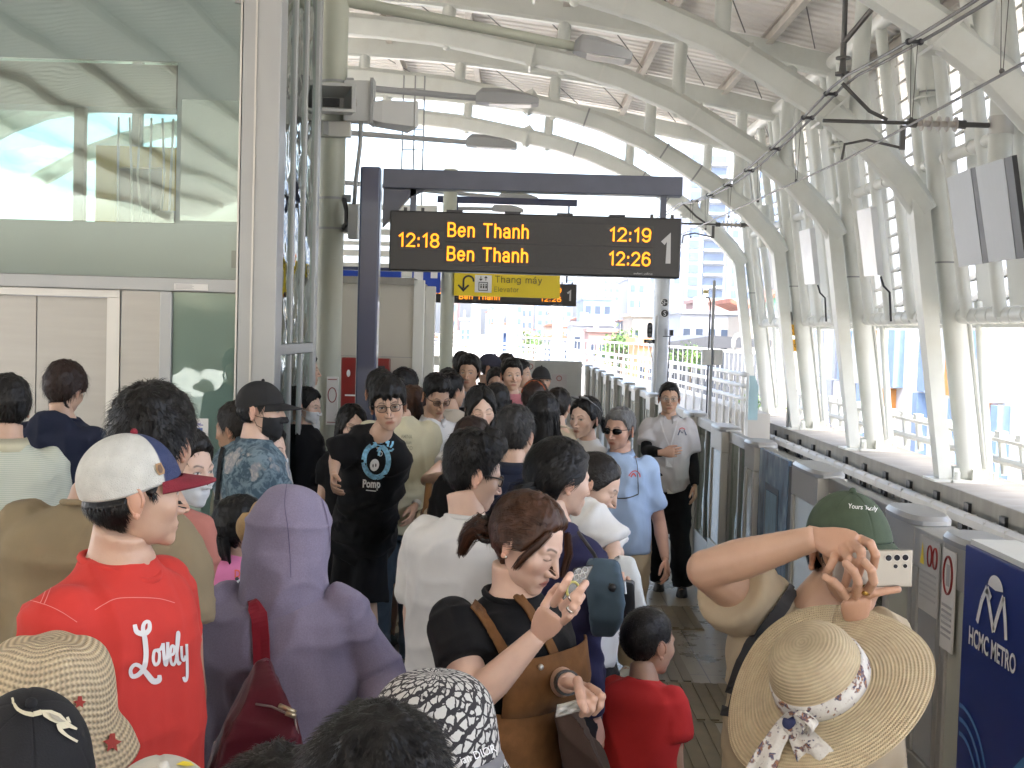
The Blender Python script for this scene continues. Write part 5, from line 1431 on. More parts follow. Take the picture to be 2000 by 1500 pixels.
HAIRCOL = {'black': (.0050, .0045, .0045), 'soft': (.010, .008, .007), 'brown': (.040, .017, .009), 'dark': (.016, .008, .006), 'grey': (.10, .10, .10), 'salt': (.020, .019, .019)}
M_skin = mat('skin', (1, 1, 1), 0.43, var=0.07, vscale=14, bump=0.06, bscale=260, attr=True, spec=0.42, sss=0.05)


def hair_mat(k):
    if 'hair_' + k in MATS: return MATS['hair_' + k]
    m = mat('hair_' + k, HAIRCOL[k], 0.42, var=0.3, vscale=50, bump=0.25, bscale=140, spec=0.3, stretch=(1, 1, .4)); nt, b = m.node_tree, m.node_tree.nodes['Principled BSDF']
    g = nt.nodes.new('ShaderNodeNewGeometry'); mr = nt.nodes.new('ShaderNodeMapRange'); mr.inputs[3].default_value = .55; mr.inputs[4].default_value = 1.9
    nt.links.new(g.outputs['Random Per Island'], mr.inputs[0]); old = b.inputs['Base Color'].links[0].from_socket
    nt.links.new(node_mix(nt, 1, old, mr.outputs[0], 'MULTIPLY'), b.inputs['Base Color'])
    return m


def cloth(name, col, rough=0.85, var=0.06, vscale=9, weave=500, fold=0.5, **k):
    if name in MATS: return MATS[name]
    m = mat(name, col, rough, var=var, vscale=vscale, sheen=0.04, spec=0.2, **k)
    nt, b = m.node_tree, m.node_tree.nodes['Principled BSDF']; N, L = nt.nodes, nt.links
    tc = N.new('ShaderNodeTexCoord'); mp = N.new('ShaderNodeMapping'); mp.inputs['Scale'].default_value = (1, 1, .55); mp.inputs['Rotation'].default_value = (.3, .35, 0); L.new(tc.outputs['Object'], mp.inputs[0])
    n1 = N.new('ShaderNodeTexNoise'); n1.inputs['Scale'].default_value = 8; n1.inputs['Detail'].default_value = 1.6; n1.inputs['Distortion'].default_value = 0.5; L.new(mp.outputs[0], n1.inputs[0])
    n2 = N.new('ShaderNodeTexNoise'); n2.inputs['Scale'].default_value = weave; L.new(tc.outputs['Object'], n2.inputs[0])
    b1 = N.new('ShaderNodeBump'); b1.inputs['Strength'].default_value = fold * .8; b1.inputs['Distance'].default_value = 0.035; L.new(n1.outputs[0], b1.inputs['Height'])
    b2 = N.new('ShaderNodeBump'); b2.inputs['Strength'].default_value = 0.25; b2.inputs['Distance'].default_value = 0.002; L.new(n2.outputs[0], b2.inputs['Height']); L.new(b1.outputs[0], b2.inputs['Normal'])
    L.new(b2.outputs[0], b.inputs['Normal'])
    return m


def zline(az, style):
    a = np.degrees(np.abs(az))
    ks = {'short': ([0, 25, 42, 55, 66, 76, 90, 104, 118, 140, 180], [.066, .067, .058, .038, .012, -.004, .020, .010, -.045, -.076, -.084]),
          'fringe': ([0, 25, 42, 52, 64, 76, 90, 104, 118, 140, 180], [.040, .042, .040, .028, .000, -.016, .008, .000, -.045, -.072, -.080]),
          'woman': ([0, 10, 25, 42, 56, 70, 90, 104, 118, 140, 180], [.076, .072, .064, .050, .022, -.010, -.005, -.01, -.05, -.075, -.082]),
          'long': ([0, 8, 22, 38, 52, 66, 90, 118, 140, 180], [.080, .074, .056, .028, -.012, -.05, -.09, -.095, -.10, -.10]),
          'buzz': ([0, 25, 42, 55, 66, 78, 90, 104, 118, 140, 180], [.064, .064, .056, .04, .018, .006, .016, .010, -.035, -.055, -.060])}[style]
    return np.interp(a, ks[0], ks[1])


def hair_shell(HF, hs, shape, o, parent, m, strands=900):
    style = o.get('style', 'short'); D, F, A = GRID['hair']; r = head_r(D, 'hair', shape)
    P = HO + D * r[:, None]; z = P[:, 2]
    zl = zline(A, style); sd = o.get('seed', 1)
    cz = o.get('cap'); above = 0 * A if cz is None else sstep(-.012, .004, z - (cz[0] * .5 * (1 + np.cos(A)) + cz[1] * .5 * (1 - np.cos(A))))
    nz = vnoise(np.stack([D[:, 0] * 9, D[:, 1] * 9, D[:, 2] * 4], 1), sd)
    mask = sstep(-.004, .012, z - zl + nz * (.010 if style == 'fringe' else .004))
    top = sstep(.02, .105, z)
    th = (o.get('side', .010) * (1 - top) + o.get('top', .026) * top)
    th = th * (1 + .22 * nz + .10 * vnoise(D * 22, sd + 3))
    if o.get('quiff'): th = th + o['quiff'] * np.exp(-(A / .7) ** 2) * top
    if o.get('part') is not None: th = th - .010 * np.exp(-((D[:, 0] - o['part']) / .05) ** 2) * sstep(.02, .08, z) * (D[:, 1] < .3)
    th = th * (1 - above) + .003 * above
    R_ = np.where(mask > 0.01, r + th * mask - .004 * (1 - mask), r - .006)
    V = (HO + D * R_[:, None])
    mb = MB(); mb.add(HF(V * hs), F)
    rng = np.random.RandomState(sd * 7 + 1)
    # strands
    ok = np.where((mask > .35) & (above < .3))[0]; crown = np.array([.012, .045, .12])
    SV, SF = [], []
    sw = o.get('sweep', 0.25)
    if len(ok) and strands:
        wgt = np.cos(np.arcsin(np.clip(D[ok, 2], -1, 1))) + .05
        pick = rng.choice(ok, strands, p=wgt / wgt.sum())
        p = V[pick]; n = D[pick]
        t = (p - crown) if o.get('pull') is None else (np.array(o['pull']) - p); t = t + np.array([sw, -.15 * abs(sw), 0]) * .06 * rng.uniform(.3, 1.4, (strands, 1))
        t = t - n * (t * n).sum(1, keepdims=True); t /= np.linalg.norm(t, axis=1, keepdims=True) + 1e-9
        t = t + rng.normal(0, .22, t.shape); t = t - n * (t * n).sum(1, keepdims=True) * .85; t /= np.linalg.norm(t, axis=1, keepdims=True)
        b = np.cross(n, t); L = rng.uniform(.5, 1.3, strands) * o.get('slen', .030); lift = rng.uniform(.0, 1, strands) * o.get('lift', .006)
        wd = rng.uniform(.0008, .0017, strands)
        cen = HO
        rows = []
        for q in (0, .35, .7, 1.0):
            c = p - n * .002 + t * (L * q)[:, None]
            rr = np.linalg.norm(p - cen, axis=1) ; dd = c - cen; dd = dd / np.linalg.norm(dd, axis=1, keepdims=True)
            c = cen + dd * (rr - .002 + lift * math.sin(q * math.pi * .6))[:, None]
            w = wd * (1 - q * .85)
            rows.append((c - b * w[:, None], c + b * w[:, None]))
        k = strands
        allv = np.concatenate([x for rw in rows for x in rw])
        for i in range(k):
            for q in range(3):
                a0, a1, b0, b1 = 2 * q * k + i, (2 * q + 1) * k + i, (2 * q + 2) * k + i, (2 * q + 3) * k + i
                SF.append((a0, a1, b1, b0))
        mb.add(HF(allv * hs), SF)
    return mb


def long_hair(mb, HF, hs, bodyF, o, rng):
    """curtain of hair from the head down the back: closed sheet rings plus ribbons"""
    L = o.get('length', .38); n = 26; rings = []
    azs = np.linspace(R(o.get('open', 62)), R(360 - o.get('open', 62)), n)
    nr = 12
    for i in range(nr):
        q = i / (nr - 1); z = .03 - q * L
        w = .088 + .016 * math.sin(q * 2.4) - .02 * q * q; dpt = .098 + .012 * q - .03 * q * q
        P = []
        for j, a in enumerate(azs):
            k = 1 + .05 * math.sin(j * 2.1 + i * .35) + .03 * math.sin(j * 5.3 + 1.0)
            P.append((math.sin(a) * w * k, -math.cos(a) * dpt * k + .012, z + .02 * math.sin(j * 1.7) * q))
        P += [(x * .82, (y - .012) * .82 + .012, zz) for x, y, zz in P[::-1]]
        rings.append(P)
    M = HF.M
    lowM = bodyF
    wr = []
    for i, P in enumerate(rings):
        q = min(1, i / 4); P = np.array(P) * hs
        a = HF.o + P @ M.T; bq = HF.o + P @ lowM.T
        wr.append(a * (1 - q) + bq * q)
    mb.loft(wr)
    for s in range(o.get('ribbons', 420)):
        j = rng.uniform(0, n - 1.01); j0 = int(j); u = j - j0; i0 = rng.randint(0, 4); ln = rng.randint(4, 8)
        pts = []
        for i in range(i0, min(nr, i0 + ln)):
            a = wr[i][j0] * (1 - u) + wr[i][j0 + 1] * u; c = wr[i].mean(0); dv = a - c; dv /= np.linalg.norm(dv)
            pts.append(a + dv * rng.uniform(.001, .006) + rng.normal(0, .0015, 3))
        w = rng.uniform(.0010, .0022) * hs; V = []; F = []
        for k, p in enumerate(pts):
            c = wr[min(nr - 1, i0 + k)].mean(0); dv = p - c; dv[2] = 0; sd = np.cross((0, 0, 1), dv); sd /= np.linalg.norm(sd) + 1e-9
            ww = w * (1 - .7 * k / len(pts)); V += [p - sd * ww, p + sd * ww]
            if k: F.append((2 * k - 2, 2 * k - 1, 2 * k + 1, 2 * k))
        mb.add(V, F)


def tuft(mb, pts, r0, rng, n=160, w=.0012, spread=1.0):
    """lock of hair: tapered core plus ribbons along pts"""
    pts = [np.asarray(p, float) for p in pts]; k = len(pts)
    rad = [.62 * r0 * (0.75 + .6 * math.sin(math.pi * (i / (k - 1)) ** .7)) * (1 - .75 * i / (k - 1)) for i in range(k)]
    mb.tube(pts, rad, 10)
    for s in range(n):
        a = rng.uniform(0, 2 * math.pi); off = np.array([math.cos(a), math.sin(a), rng.normal(0, .5)]); off /= np.linalg.norm(off)
        V, F = [], []; gro = rng.uniform(.8, 2.3) * spread
        for i, p in enumerate(pts):
            c = p + off * rad[i] * gro + off * .006 * (i / k) ** 2 * gro + rng.normal(0, .001, 3)
            t = pts[min(i + 1, k - 1)] - pts[max(i - 1, 0)]; b = np.cross(t, off); b /= np.linalg.norm(b) + 1e-9
            ww = w * (1 - .7 * i / k); V += [c - b * ww, c + b * ww]
            if i: F.append((2 * i - 2, 2 * i - 1, 2 * i + 1, 2 * i))
        mb.add(V, F)


def hand_prims(mb, wrist, d, n, th, sc=1.0, curl=None, thumb=None, spread=0.08, chains=None, palm=True):
    """palm + five fingers; d finger direction, n palm normal, th thumb side"""
    wrist = np.asarray(wrist, float); d = np.asarray(d, float); d /= np.linalg.norm(d)
    n = np.asarray(n, float); n = n - d * (n @ d); n /= np.linalg.norm(n)
    t = np.cross(d, n); t = t if t @ np.asarray(th, float) > 0 else -t
    if palm:
        rings = []
        for q, w, h in ((-.03, .024, .019), (0, .026, .018), (.03, .036, .0165), (.06, .041, .0155), (.085, .041, .0125), (.098, .036, .008)):
            a = np.arange(14) * 2 * math.pi / 14
            rings.append(wrist + sc * (d * q + np.outer(np.cos(a), t) * w + np.outer(np.sin(a), n) * h))
        mb.loft(rings)
    fl = [(.028, .090, (.042, .026, .021), .0092), (.0095, .095, (.046, .029, .022), .0094), (-.0095, .091, (.042, .027, .022), .0090), (-.028, .082, (.033, .021, .019), .0080)]
    curl = curl or [(.25, .35, .25), (.3, .4, .3), (.35, .45, .3), (.4, .5, .35)]
    if chains is None:
        for (o, k, ls, r), cu, sp in zip(fl, curl, (1.2, .3, -.5, -1.4)):
            p = wrist + sc * (t * o + d * (k - .012)); dd = d + t * spread * sp; dd /= np.linalg.norm(dd); ang = 0; pts = [p]
            for L, c in zip(ls, cu):
                ang += c; v = dd * math.cos(ang) + n * math.sin(ang); p = p + v * L * sc; pts.append(p)
            pts[0] = pts[0] - dd * .01 * sc
            mb.tube(pts, [r * sc, r * sc * .96, r * sc * .88, r * sc * .72], 9); mb.ball(pts[-1], r * sc * .74, 9, 6)
    else:
        for ch, r in chains:
            k = len(ch); r = r * 1.2; mb.tube(ch, [r * (1 - .2 * i / (k - 1)) for i in range(k)], 9); mb.ball(ch[-1], r * .8, 9, 6); mb.ball(ch[0], r * 1.02, 9, 6)
            for p in ch[1:-1]: mb.ball(p, r * .93, 9, 6)
    if thumb is not None:
        b0, dirs = thumb
        p = wrist + sc * (t * b0[0] + d * b0[1] + n * b0[2]); pts = [p]
        for (a, b, c), L in zip(dirs, (.042, .033, .026)):
            v = t * a + d * b + n * c; p = p + v / np.linalg.norm(v) * L * sc; pts.append(p)
        mb.tube(pts, [.0135 * sc, .012 * sc, .0105 * sc, .008 * sc], 9); mb.ball(pts[-1], .0082 * sc, 9, 6)


RELAX = ((.026, .03, .006), ((.45, .9, .35), (.15, 1, .35), (.0, 1, .4)))
ALLP = {}


def person(key, label, top, Y, yaw=0, hyaw=None, hpitch=0, hroll=0, hs=1.0, female=False, build=1.0, group='people waiting on the platform', tone=(.50, .31, .215),
           hair=('black', {}), shirt=None, bottom=None, shoes=None, arms=None, lean=(0, 0), face=None, detail='lo', extra=0.02, hands=True, hat=None, glasses=None, shape=None, nude_legs=True, hvox=None, feet=None, hunch=0.0, ndrop=0.0, nshift=(0, 0)):
    """top = photo pixel of the crown (hair included); Y = depth; yaw 0 faces the viewer, 90 faces image right"""
    hyaw = yaw if hyaw is None else hyaw
    shape = dict(shape or {}); face = dict(face or {})
    if female: shape.setdefault('jaw', .92); shape.setdefault('nose', .9); shape.setdefault('full', 1.2)
    Mh = rotz(R(hyaw)) @ roty(R(hroll)) @ rotx(R(hpitch)); Mb = rotz(R(yaw))
    tp = W(top[0], top[1], Y)
    Hc = tp - np.array([0, 0, 1.0]) * ((.114 + extra) * hs)
    HF = Frame(Hc, Mh)
    ht = Hc[2] + .114 * hs
    fwd = Mb @ np.array([0, -1.0, 0]); lef = Mb @ np.array([1.0, 0, 0]); up = np.array([0, 0, 1.0])
    Nt = Hc + Mh @ np.array([0, .018, -.065]) * hs
    Nb = Hc + Mb @ np.array([0, .036 + hunch, 0]) * hs - up * (.110 * hs + .014 * ht / 1.7 + ndrop) + np.array([nshift[0], nshift[1], 0])
    s = ht / 1.68
    crotch_z = .455 * ht
    Pl = np.array([Nb[0] + lean[0], Nb[1] + lean[1], crotch_z]) + fwd * (-.005)
    tl = Nb - Pl; tlen = np.linalg.norm(tl); ax = tl / tlen
    sx = lef - ax * (lef @ ax); sx /= np.linalg.norm(sx); sy = np.cross(sx, ax)      # sy points forward?
    if sy @ fwd < 0: sy = -sy
    bw = build * (s * .5 + .5 * hs)
    prof_m = [(0.00, .054, .058, .012), (0.035, .072, .064, .004), (.068, .104, .074, 0), (.10, .140, .084, -.002), (.135, .165, .096, -.004), (.19, .175, .108, 0), (.34, .166, .112, .004), (.56, .150, .108, .006), (.74, .155, .112, .004), (.88, .168, .116, -.004), (1.0, .150, .105, -.006)]
    prof_f = [(0.00, .047, .050, .012), (0.035, .064, .056, .004), (.068, .092, .066, 0), (.10, .124, .076, -.002), (.135, .143, .086, -.002), (.19, .149, .100, .006), (.32, .144, .112, .012), (.54, .126, .096, .004), (.72, .146, .106, 0), (.88, .165, .118, -.006), (1.0, .150, .108, -.008)]
    prof = prof_f if female else prof_m

    def ring(fr, inf=0.0, n=26, dz=0.0, wmul=1.0, straight=0.0):
        w = np.interp(fr, [p[0] for p in prof], [p[1] for p in prof]); dd = np.interp(fr, [p[0] for p in prof], [p[2] for p in prof]); of = np.interp(fr, [p[0] for p in prof], [p[3] for p in prof])
        if straight and fr > .3: w = w * (1 - straight) + max(w, .17 if not female else .155) * straight; dd = dd * (1 - straight) + max(dd, .118) * straight
        w = w * bw * wmul + inf; dd = dd * bw + inf
        c = Nb - ax * tlen * fr + sy * of * bw + up * dz
        a = np.arange(n) * 2 * math.pi / n; e = .82
        return c + np.outer(np.sign(np.cos(a)) * np.abs(np.cos(a)) ** e * w, sx) + np.outer(np.sign(np.sin(a)) * np.abs(np.sin(a)) ** e * dd, sy)

    # joints
    sw = (.150 if not female else .130) * bw
    J = {}
    arms = arms or {}
    uaL, faL = .285 * s, .245 * s
    for side, sg in (('L', 1), ('R', -1)):
        sh = Nb - ax * (tlen * .140 + .004) + sx * sg * sw
        a = arms.get(side, {})
        el = a.get('el'); wr = a.get('wr')
        if 'sh' in a: sh = W(*a['sh'])
        el = W(*el) if el is not None else sh + (-up * .97 + lef * sg * .16 - fwd * .05) * uaL
        wr = W(*wr) if wr is not None else el + (-up * .96 + fwd * .22 + lef * sg * .02) * faL
        J[side] = (sh, el, wr, a)
    root = thing('person', label, 'person', (Pl[0], Pl[1], 0), group)
    leg_sep = .085 * bw
    legs = {}
    for side, sg in (('L', 1), ('R', -1)):
        hip = Pl + lef * sg * leg_sep + up * .03
        ft = np.array([Pl[0], Pl[1], .075 * s]) + lef * sg * leg_sep * 1.15 - fwd * .02
        if feet and side in feet: ft = np.array([*feet[side], .075 * s])
        kn = hip * .5 + ft * .5 + fwd * .02
        kn[2] = .275 * ht
        legs[side] = (hip, kn, ft)
    # ---------------- body
    mb = MB()
    mb.loft([ring(p[0]) for p in prof])
    nr = (.056 if not female else .047) * (.6 * bw + .4 * hs)
    mb.tube([Nb - ax * .09 + sy * .005, Nb + sy * .008, (Nb + Nt) / 2, Nt], [nr * 1.45, nr * 1.12, nr, nr * 1.02], 16)
    ar = bw * (1.0 if not female else .86)
    for side in 'LR':
        sh, el, wr, a = J[side]
        mb.ball(sh, .058 * ar, 12, 8)
        mb.tube([sh, sh * .55 + el * .45, el], [.055 * ar, .051 * ar, .040 * ar], 12); mb.ball(el, .0405 * ar, 10, 7)
        mb.tube([el, el * .68 + wr * .32, el * .3 + wr * .7, wr], [.039 * ar, .042 * ar, .032 * ar, .0245 * ar], 12)
        hip, kn, ft = legs[side]
        mb.tube([hip + up * .06, hip * .5 + kn * .5, kn], [.088 * bw, .074 * bw, .054 * bw], 14); mb.ball(kn, .054 * bw, 10, 7)
        mb.tube([kn, kn * .65 + ft * .35, kn * .2 + ft * .8, ft], [.052 * bw, .056 * bw, .040 * bw, .036 * bw], 12)
        mb.tube([ft - up * .04 * s, ft + fwd * .14 * s - up * .045 * s], [.038 * s, .030 * s], 10)
    bV, bF = remesh(mb, hvox or (.008 if detail == 'hi' else .012), 3)
    # head
    D, F, A = GRID[detail]; r = head_r(D, detail, shape); P = HO + D * r[:, None]
    skinc = np.array(tone, float)
    VV = [bV]; FF = list(bF); CC = [np.tile(skinc, (len(bV), 1))]; off = len(bV)
    VV.append(HF(P * hs)); FF += [tuple(i + off for i in f) for f in F]; CC.append(skin_cols(P, skinc, face)); off += len(P)
    eb = MB()
    for sg in (-1, 1):
        c = np.array([sg * .0745, .010, -.006])
        eb.ball((0, 0, 0), 1, 12, 8); v = eb.V[-1]; v *= (.007, .017, .030)
        v[:] = v @ (rotz(sg * .45) @ rotx(-.15)).T + c + (sg * .003, .004, 0)
        pts = [c + rotz(sg * .45) @ rotx(-.15) @ np.array([sg * .006, .015 * math.cos(q) * (1 if math.sin(q) > -.3 else .75), .029 * math.sin(q)]) for q in np.linspace(-1.35, 3.6, 12)]
        eb.tube(pts, .0042, 6); eb.ball(pts[0], (.006, .008, .008), 8, 6)
    e = np.concatenate(eb.V); VV.append(HF(e * hs)); FF += [tuple(i + off for i in f) for f in eb.F]; CC.append(np.tile(skinc * (1.02, .86, .82), (len(e), 1))); off += len(e)
    # hands
    if hands:
        for side, sg in (('L', 1), ('R', -1)):
            sh, el, wr, a = J[side]
            hb = MB(); dv = wr - el; dv /= np.linalg.norm(dv)
            hd = a.get('hd'); hd = dv if hd is None else np.asarray(hd, float)
            hn = a.get('hn'); hn = (-lef * sg * .8 - fwd * .2) if hn is None else np.asarray(hn, float)
            ht_ = a.get('ht'); ht_ = fwd if ht_ is None else np.asarray(ht_, float)
            hand_prims(hb, wr, hd, hn, ht_, s * (.93 if female else 1.0) * a.get('hsc', 1.0), a.get('curl'), a.get('thumb', RELAX), a.get('spread', .08), a.get('chains'))
            for ex in a.get('blobs', ()): hb.ball(*ex)
            hV, hF = remesh(hb, .0032 if detail == 'hi' or a.get('fine') else .0055, 2, .4)
            VV.append(hV); FF += [tuple(i + off for i in f) for f in hF]; CC.append(np.tile(skinc * (1.0, .93, .9), (len(hV), 1))); off += len(hV)
    body = mesh_obj('body', np.concatenate(VV), FF, M_skin, root, True, np.concatenate(CC))
    info = dict(root=root, HF=HF, hs=hs, Mb=Mb, J=J, Nb=Nb, ax=ax, sx=sx, sy=sy, tlen=tlen, ring=ring, fwd=fwd, lef=lef, up=up, legs=legs, s=s, bw=bw, ar=ar, Pl=Pl, shape=shape, body=body, ht=ht, top=tp)
    ALLP[key] = info
    # ---------------- hair
    rng = np.random.RandomState(abs(hash(key)) % 1000 if False else sum(map(ord, key)) * 7 % 1000)
    if hair:
        hk, ho = hair; ho = dict(ho); ho.setdefault('seed', sum(map(ord, key)) % 50)
        hm = hair_mat(hk)
        mbh = hair_shell(HF, hs, shape, ho, root, hm, ho.get('strands', 700 if detail == 'lo' else 2600))
        if ho.get('length'): long_hair(mbh, HF, hs, Mb, ho, rng)
        for tf in ho.get('tufts', ()):
            tuft(mbh, HF(np.array(tf[0]) * hs), tf[1] * hs, rng, tf[2] if len(tf) > 2 else 160)
        mbh.build('hair', hm, root, True)
    # ---------------- clothes
    if shirt: make_shirt(info, dict(shirt), detail, female, hvox)
    if bottom: make_bottom(info, dict(bottom), female)
    if shoes is not None:
        sm = mat('shoe_black', (.018, .018, .018), .5) if shoes == 'black' else (mat('shoe_white', (.55, .55, .53), .5) if shoes == 'white' else mat('sandal_dark', (.03, .025, .02), .6))
        for side in 'LR':
            hip, kn, ft = legs[side]; f2 = np.array([fwd[0], fwd[1], 0]); l2 = np.array([lef[0], lef[1], 0]); g = np.array([ft[0], ft[1], 0.0])
            mb = MB(); rings = []
            for q, w, h in ((-.075, .022, .055), (-.06, .036, .085), (0, .040, .090), (.06, .044, .070), (.13, .048, .052), (.19, .040, .042), (.215, .020, .03)):
                a = np.arange(14) * 2 * math.pi / 14
                z = np.where(np.sin(a) > 0, np.sin(a) * h, 0) + .004
                rings.append(g + f2 * q * s + np.outer(np.cos(a) * w * s, l2) + np.outer(z * s, up))
            mb.loft(rings); mb.build('shoe', sm, root, True, sharp=50)
    if glasses: make_glasses(info, glasses)
    if hat: hat(info)
    return info


def wrinkle(V, F, amp, seed, hem=None):
    N = vnormals(V, F)
    w = np.stack([vnoise(V * 3.5, seed + 9), vnoise(V * 3.5 + 7, seed + 8), vnoise(V * 3 + 3, seed + 7)], 1) * .9
    cr = (1 - np.abs(vnoise(V * (6.5, 6.5, 3.4) + w, seed + 4))) ** 3 + .7 * (1 - np.abs(vnoise(V * (5, 5, 9) + w * 1.4 + 5, seed + 5))) ** 4
    q = vnoise(V * (6, 6, 3) + w, seed) * .8 + (cr - .55) * 1.1 + vnoise(V * 22, seed + 1) * .12
    return V + N * (q * amp * 1.7)[:, None]


def make_shirt(I, o, detail, female, hvox=None):
    ring, Nb, ax, tlen, sx, sy, up = I['ring'], I['Nb'], I['ax'], I['tlen'], I['sx'], I['sy'], I['up']
    inf = o.get('inf', .016); hem = o.get('hem', .98); m = o['m']; st = o.get('straight', .7)
    mb = MB()
    fr = [.010, .030, .06, .10, .14, .2, .3, .42, .55, .7, .85]
    fr = [f for f in fr if f < hem - .04] + [hem]
    rings = []
    for f in fr:
        ii = inf * (.35 + .65 * sstep(.02, .12, np.array(f))) + o.get('flare', .006) * sstep(.4, 1.0, np.array(f))
        rings.append(ring(f, float(ii), straight=st))
    mb.loft(rings)
    sl = o.get('sleeve', 'short'); ar = I['ar']
    for side in 'LR':
        sh, el, wr, a = I['J'][side]
        if sl == 'none': continue
        i2 = o.get('sinf', .016)
        mb.ball(sh, .060 * ar + i2 * .5, 12, 8)
        if sl == 'short':
            q = o.get('slen', .62); e = sh * (1 - q) + el * q
            mb.tube([sh, sh * .5 + e * .5, e], [.060 * ar + i2, .058 * ar + i2 * 1.1, .055 * ar + i2 * 1.35], 16)
        else:
            q = o.get('cuff', .97)
            e = el * (1 - q) + wr * q
            mb.tube([sh, sh * .5 + el * .5, el], [.060 * ar + i2, .055 * ar + i2, .046 * ar + i2], 16); mb.ball(el, .046 * ar + i2, 12, 8)
            mb.tube([el, el * .5 + e * .5, e], [.045 * ar + i2, .042 * ar + i2 * .9, .030 * ar + i2 * .8], 14)
    if o.get('hoodback'):
        c = Nb - ax * .055 - sy * .075; mb.ball(c, (.12, .06, .075), 16, 10)
    V, F = remesh(mb, hvox or (.009 if detail == 'hi' else .013), 4)
    V = wrinkle(V, F, o.get('wr', .006), o.get('seed', 3))
    so = mesh_obj(o.get('name', 'shirt'), V, F, m, I['root'], True)
    I['shirt'] = so; I['shirtVF'] = (V, F)
    # neckband / collar
    cm = o.get('cm', m); nk = o.get('neck', 'crew')
    if nk == 'crew':
        mb = MB(); n = 26; a = np.arange(n + 1) * 2 * math.pi / n
        w, dd = .066 * I['bw'] * (.9 if female else 1.0), .072 * I['bw'] * (.9 if female else 1)
        pts = [Nb - ax * (.020 + .034 * max(0, math.sin(t)) ** 2 - .012 * max(0, -math.sin(t))) + sx * math.cos(t) * w * 1.06 + sy * (math.sin(t) * dd + .008) for t in a]
        mb.tube(pts, .0085, 8, cap=False); mb.build('neckband', cm, I['root'], True)
    elif nk == 'polo':
        mb = MB(); n = 30; outer = []; t = np.linspace(R(-250), R(70), n)
        w, dd = .068 * I['bw'], .070 * I['bw']
        rA, rB, rC = [], [], []
        for q in t:
            c0 = Nb + sx * math.cos(q) * w + sy * (math.sin(q) * dd + .006) - ax * (.022 + .02 * max(0, math.sin(q)))
            dv = sx * math.cos(q) + sy * math.sin(q)
            rA.append(c0 - ax * .006); rB.append(c0 + ax * .030 + dv * .004); rC.append(c0 - ax * .022 + dv * .026 - ax * .014 * max(0, math.sin(q)))
        V = np.concatenate([rA, rB, rC]); F = []
        for k in range(2):
            for j in range(n - 1): F.append((k * n + j, k * n + j + 1, (k + 1) * n + j + 1, (k + 1) * n + j))
        co = mesh_obj('collar', V, F, cm, I['root'], True); md = co.modifiers.new('s', 'SOLIDIFY'); md.thickness = .004
    return so


def make_bottom(I, o, female):
    ring, bw, s = I['ring'], I['bw'], I['s']; m = o['m']; inf = o.get('inf', .016); kind = o.get('kind', 'trousers')
    mb = MB()
    if kind == 'skirt':
        rings = [ring(f, inf) for f in (.66, .8, .92)]
        for q in (0.1, .4, .8, 1.0):
            c = I['Pl'] - I['up'] * q * o.get('len', .4); a = np.arange(26) * 2 * math.pi / 26
            w = (.175 + .10 * q) * bw + inf
            rings.append(c + np.outer(np.cos(a) * w * (1 + .05 * np.cos(a * 9)), I['sx']) + np.outer(np.sin(a) * w * .8 * (1 + .05 * np.cos(a * 9)), I['sy']))
        mb.loft(rings)
    else:
        mb.loft([ring(f, inf) for f in (.64, .74, .84, .94, 1.03)])
        for side in 'LR':
            hip, kn, ft = I['legs'][side]
            mb.tube([hip + I['up'] * .06, hip * .5 + kn * .5, kn], [.094 * bw + inf, .082 * bw + inf, .062 * bw + inf * 1.2], 16)
            if kind == 'shorts':
                q = o.get('q', .0); mb.tube([hip * .5 + kn * .5, kn + (ft - kn) * q], [.083 * bw + inf, .066 * bw + inf * 1.9], 16)
            else:
                mb.ball(kn, .062 * bw + inf * 1.2, 12, 8); e = ft - I['up'] * .02
                mb.tube([kn, kn * .5 + e * .5, e], [.061 * bw + inf * 1.2, .056 * bw + inf * 1.3, .048 * bw + inf * 1.5], 16)
    V, F = remesh(mb, .013, 3); V = wrinkle(V, F, o.get('wr', .006), o.get('seed', 5))
    I['bottom'] = mesh_obj({'trousers': 'trousers', 'shorts': 'shorts', 'skirt': 'skirt'}[kind], V, F, m, I['root'], True)


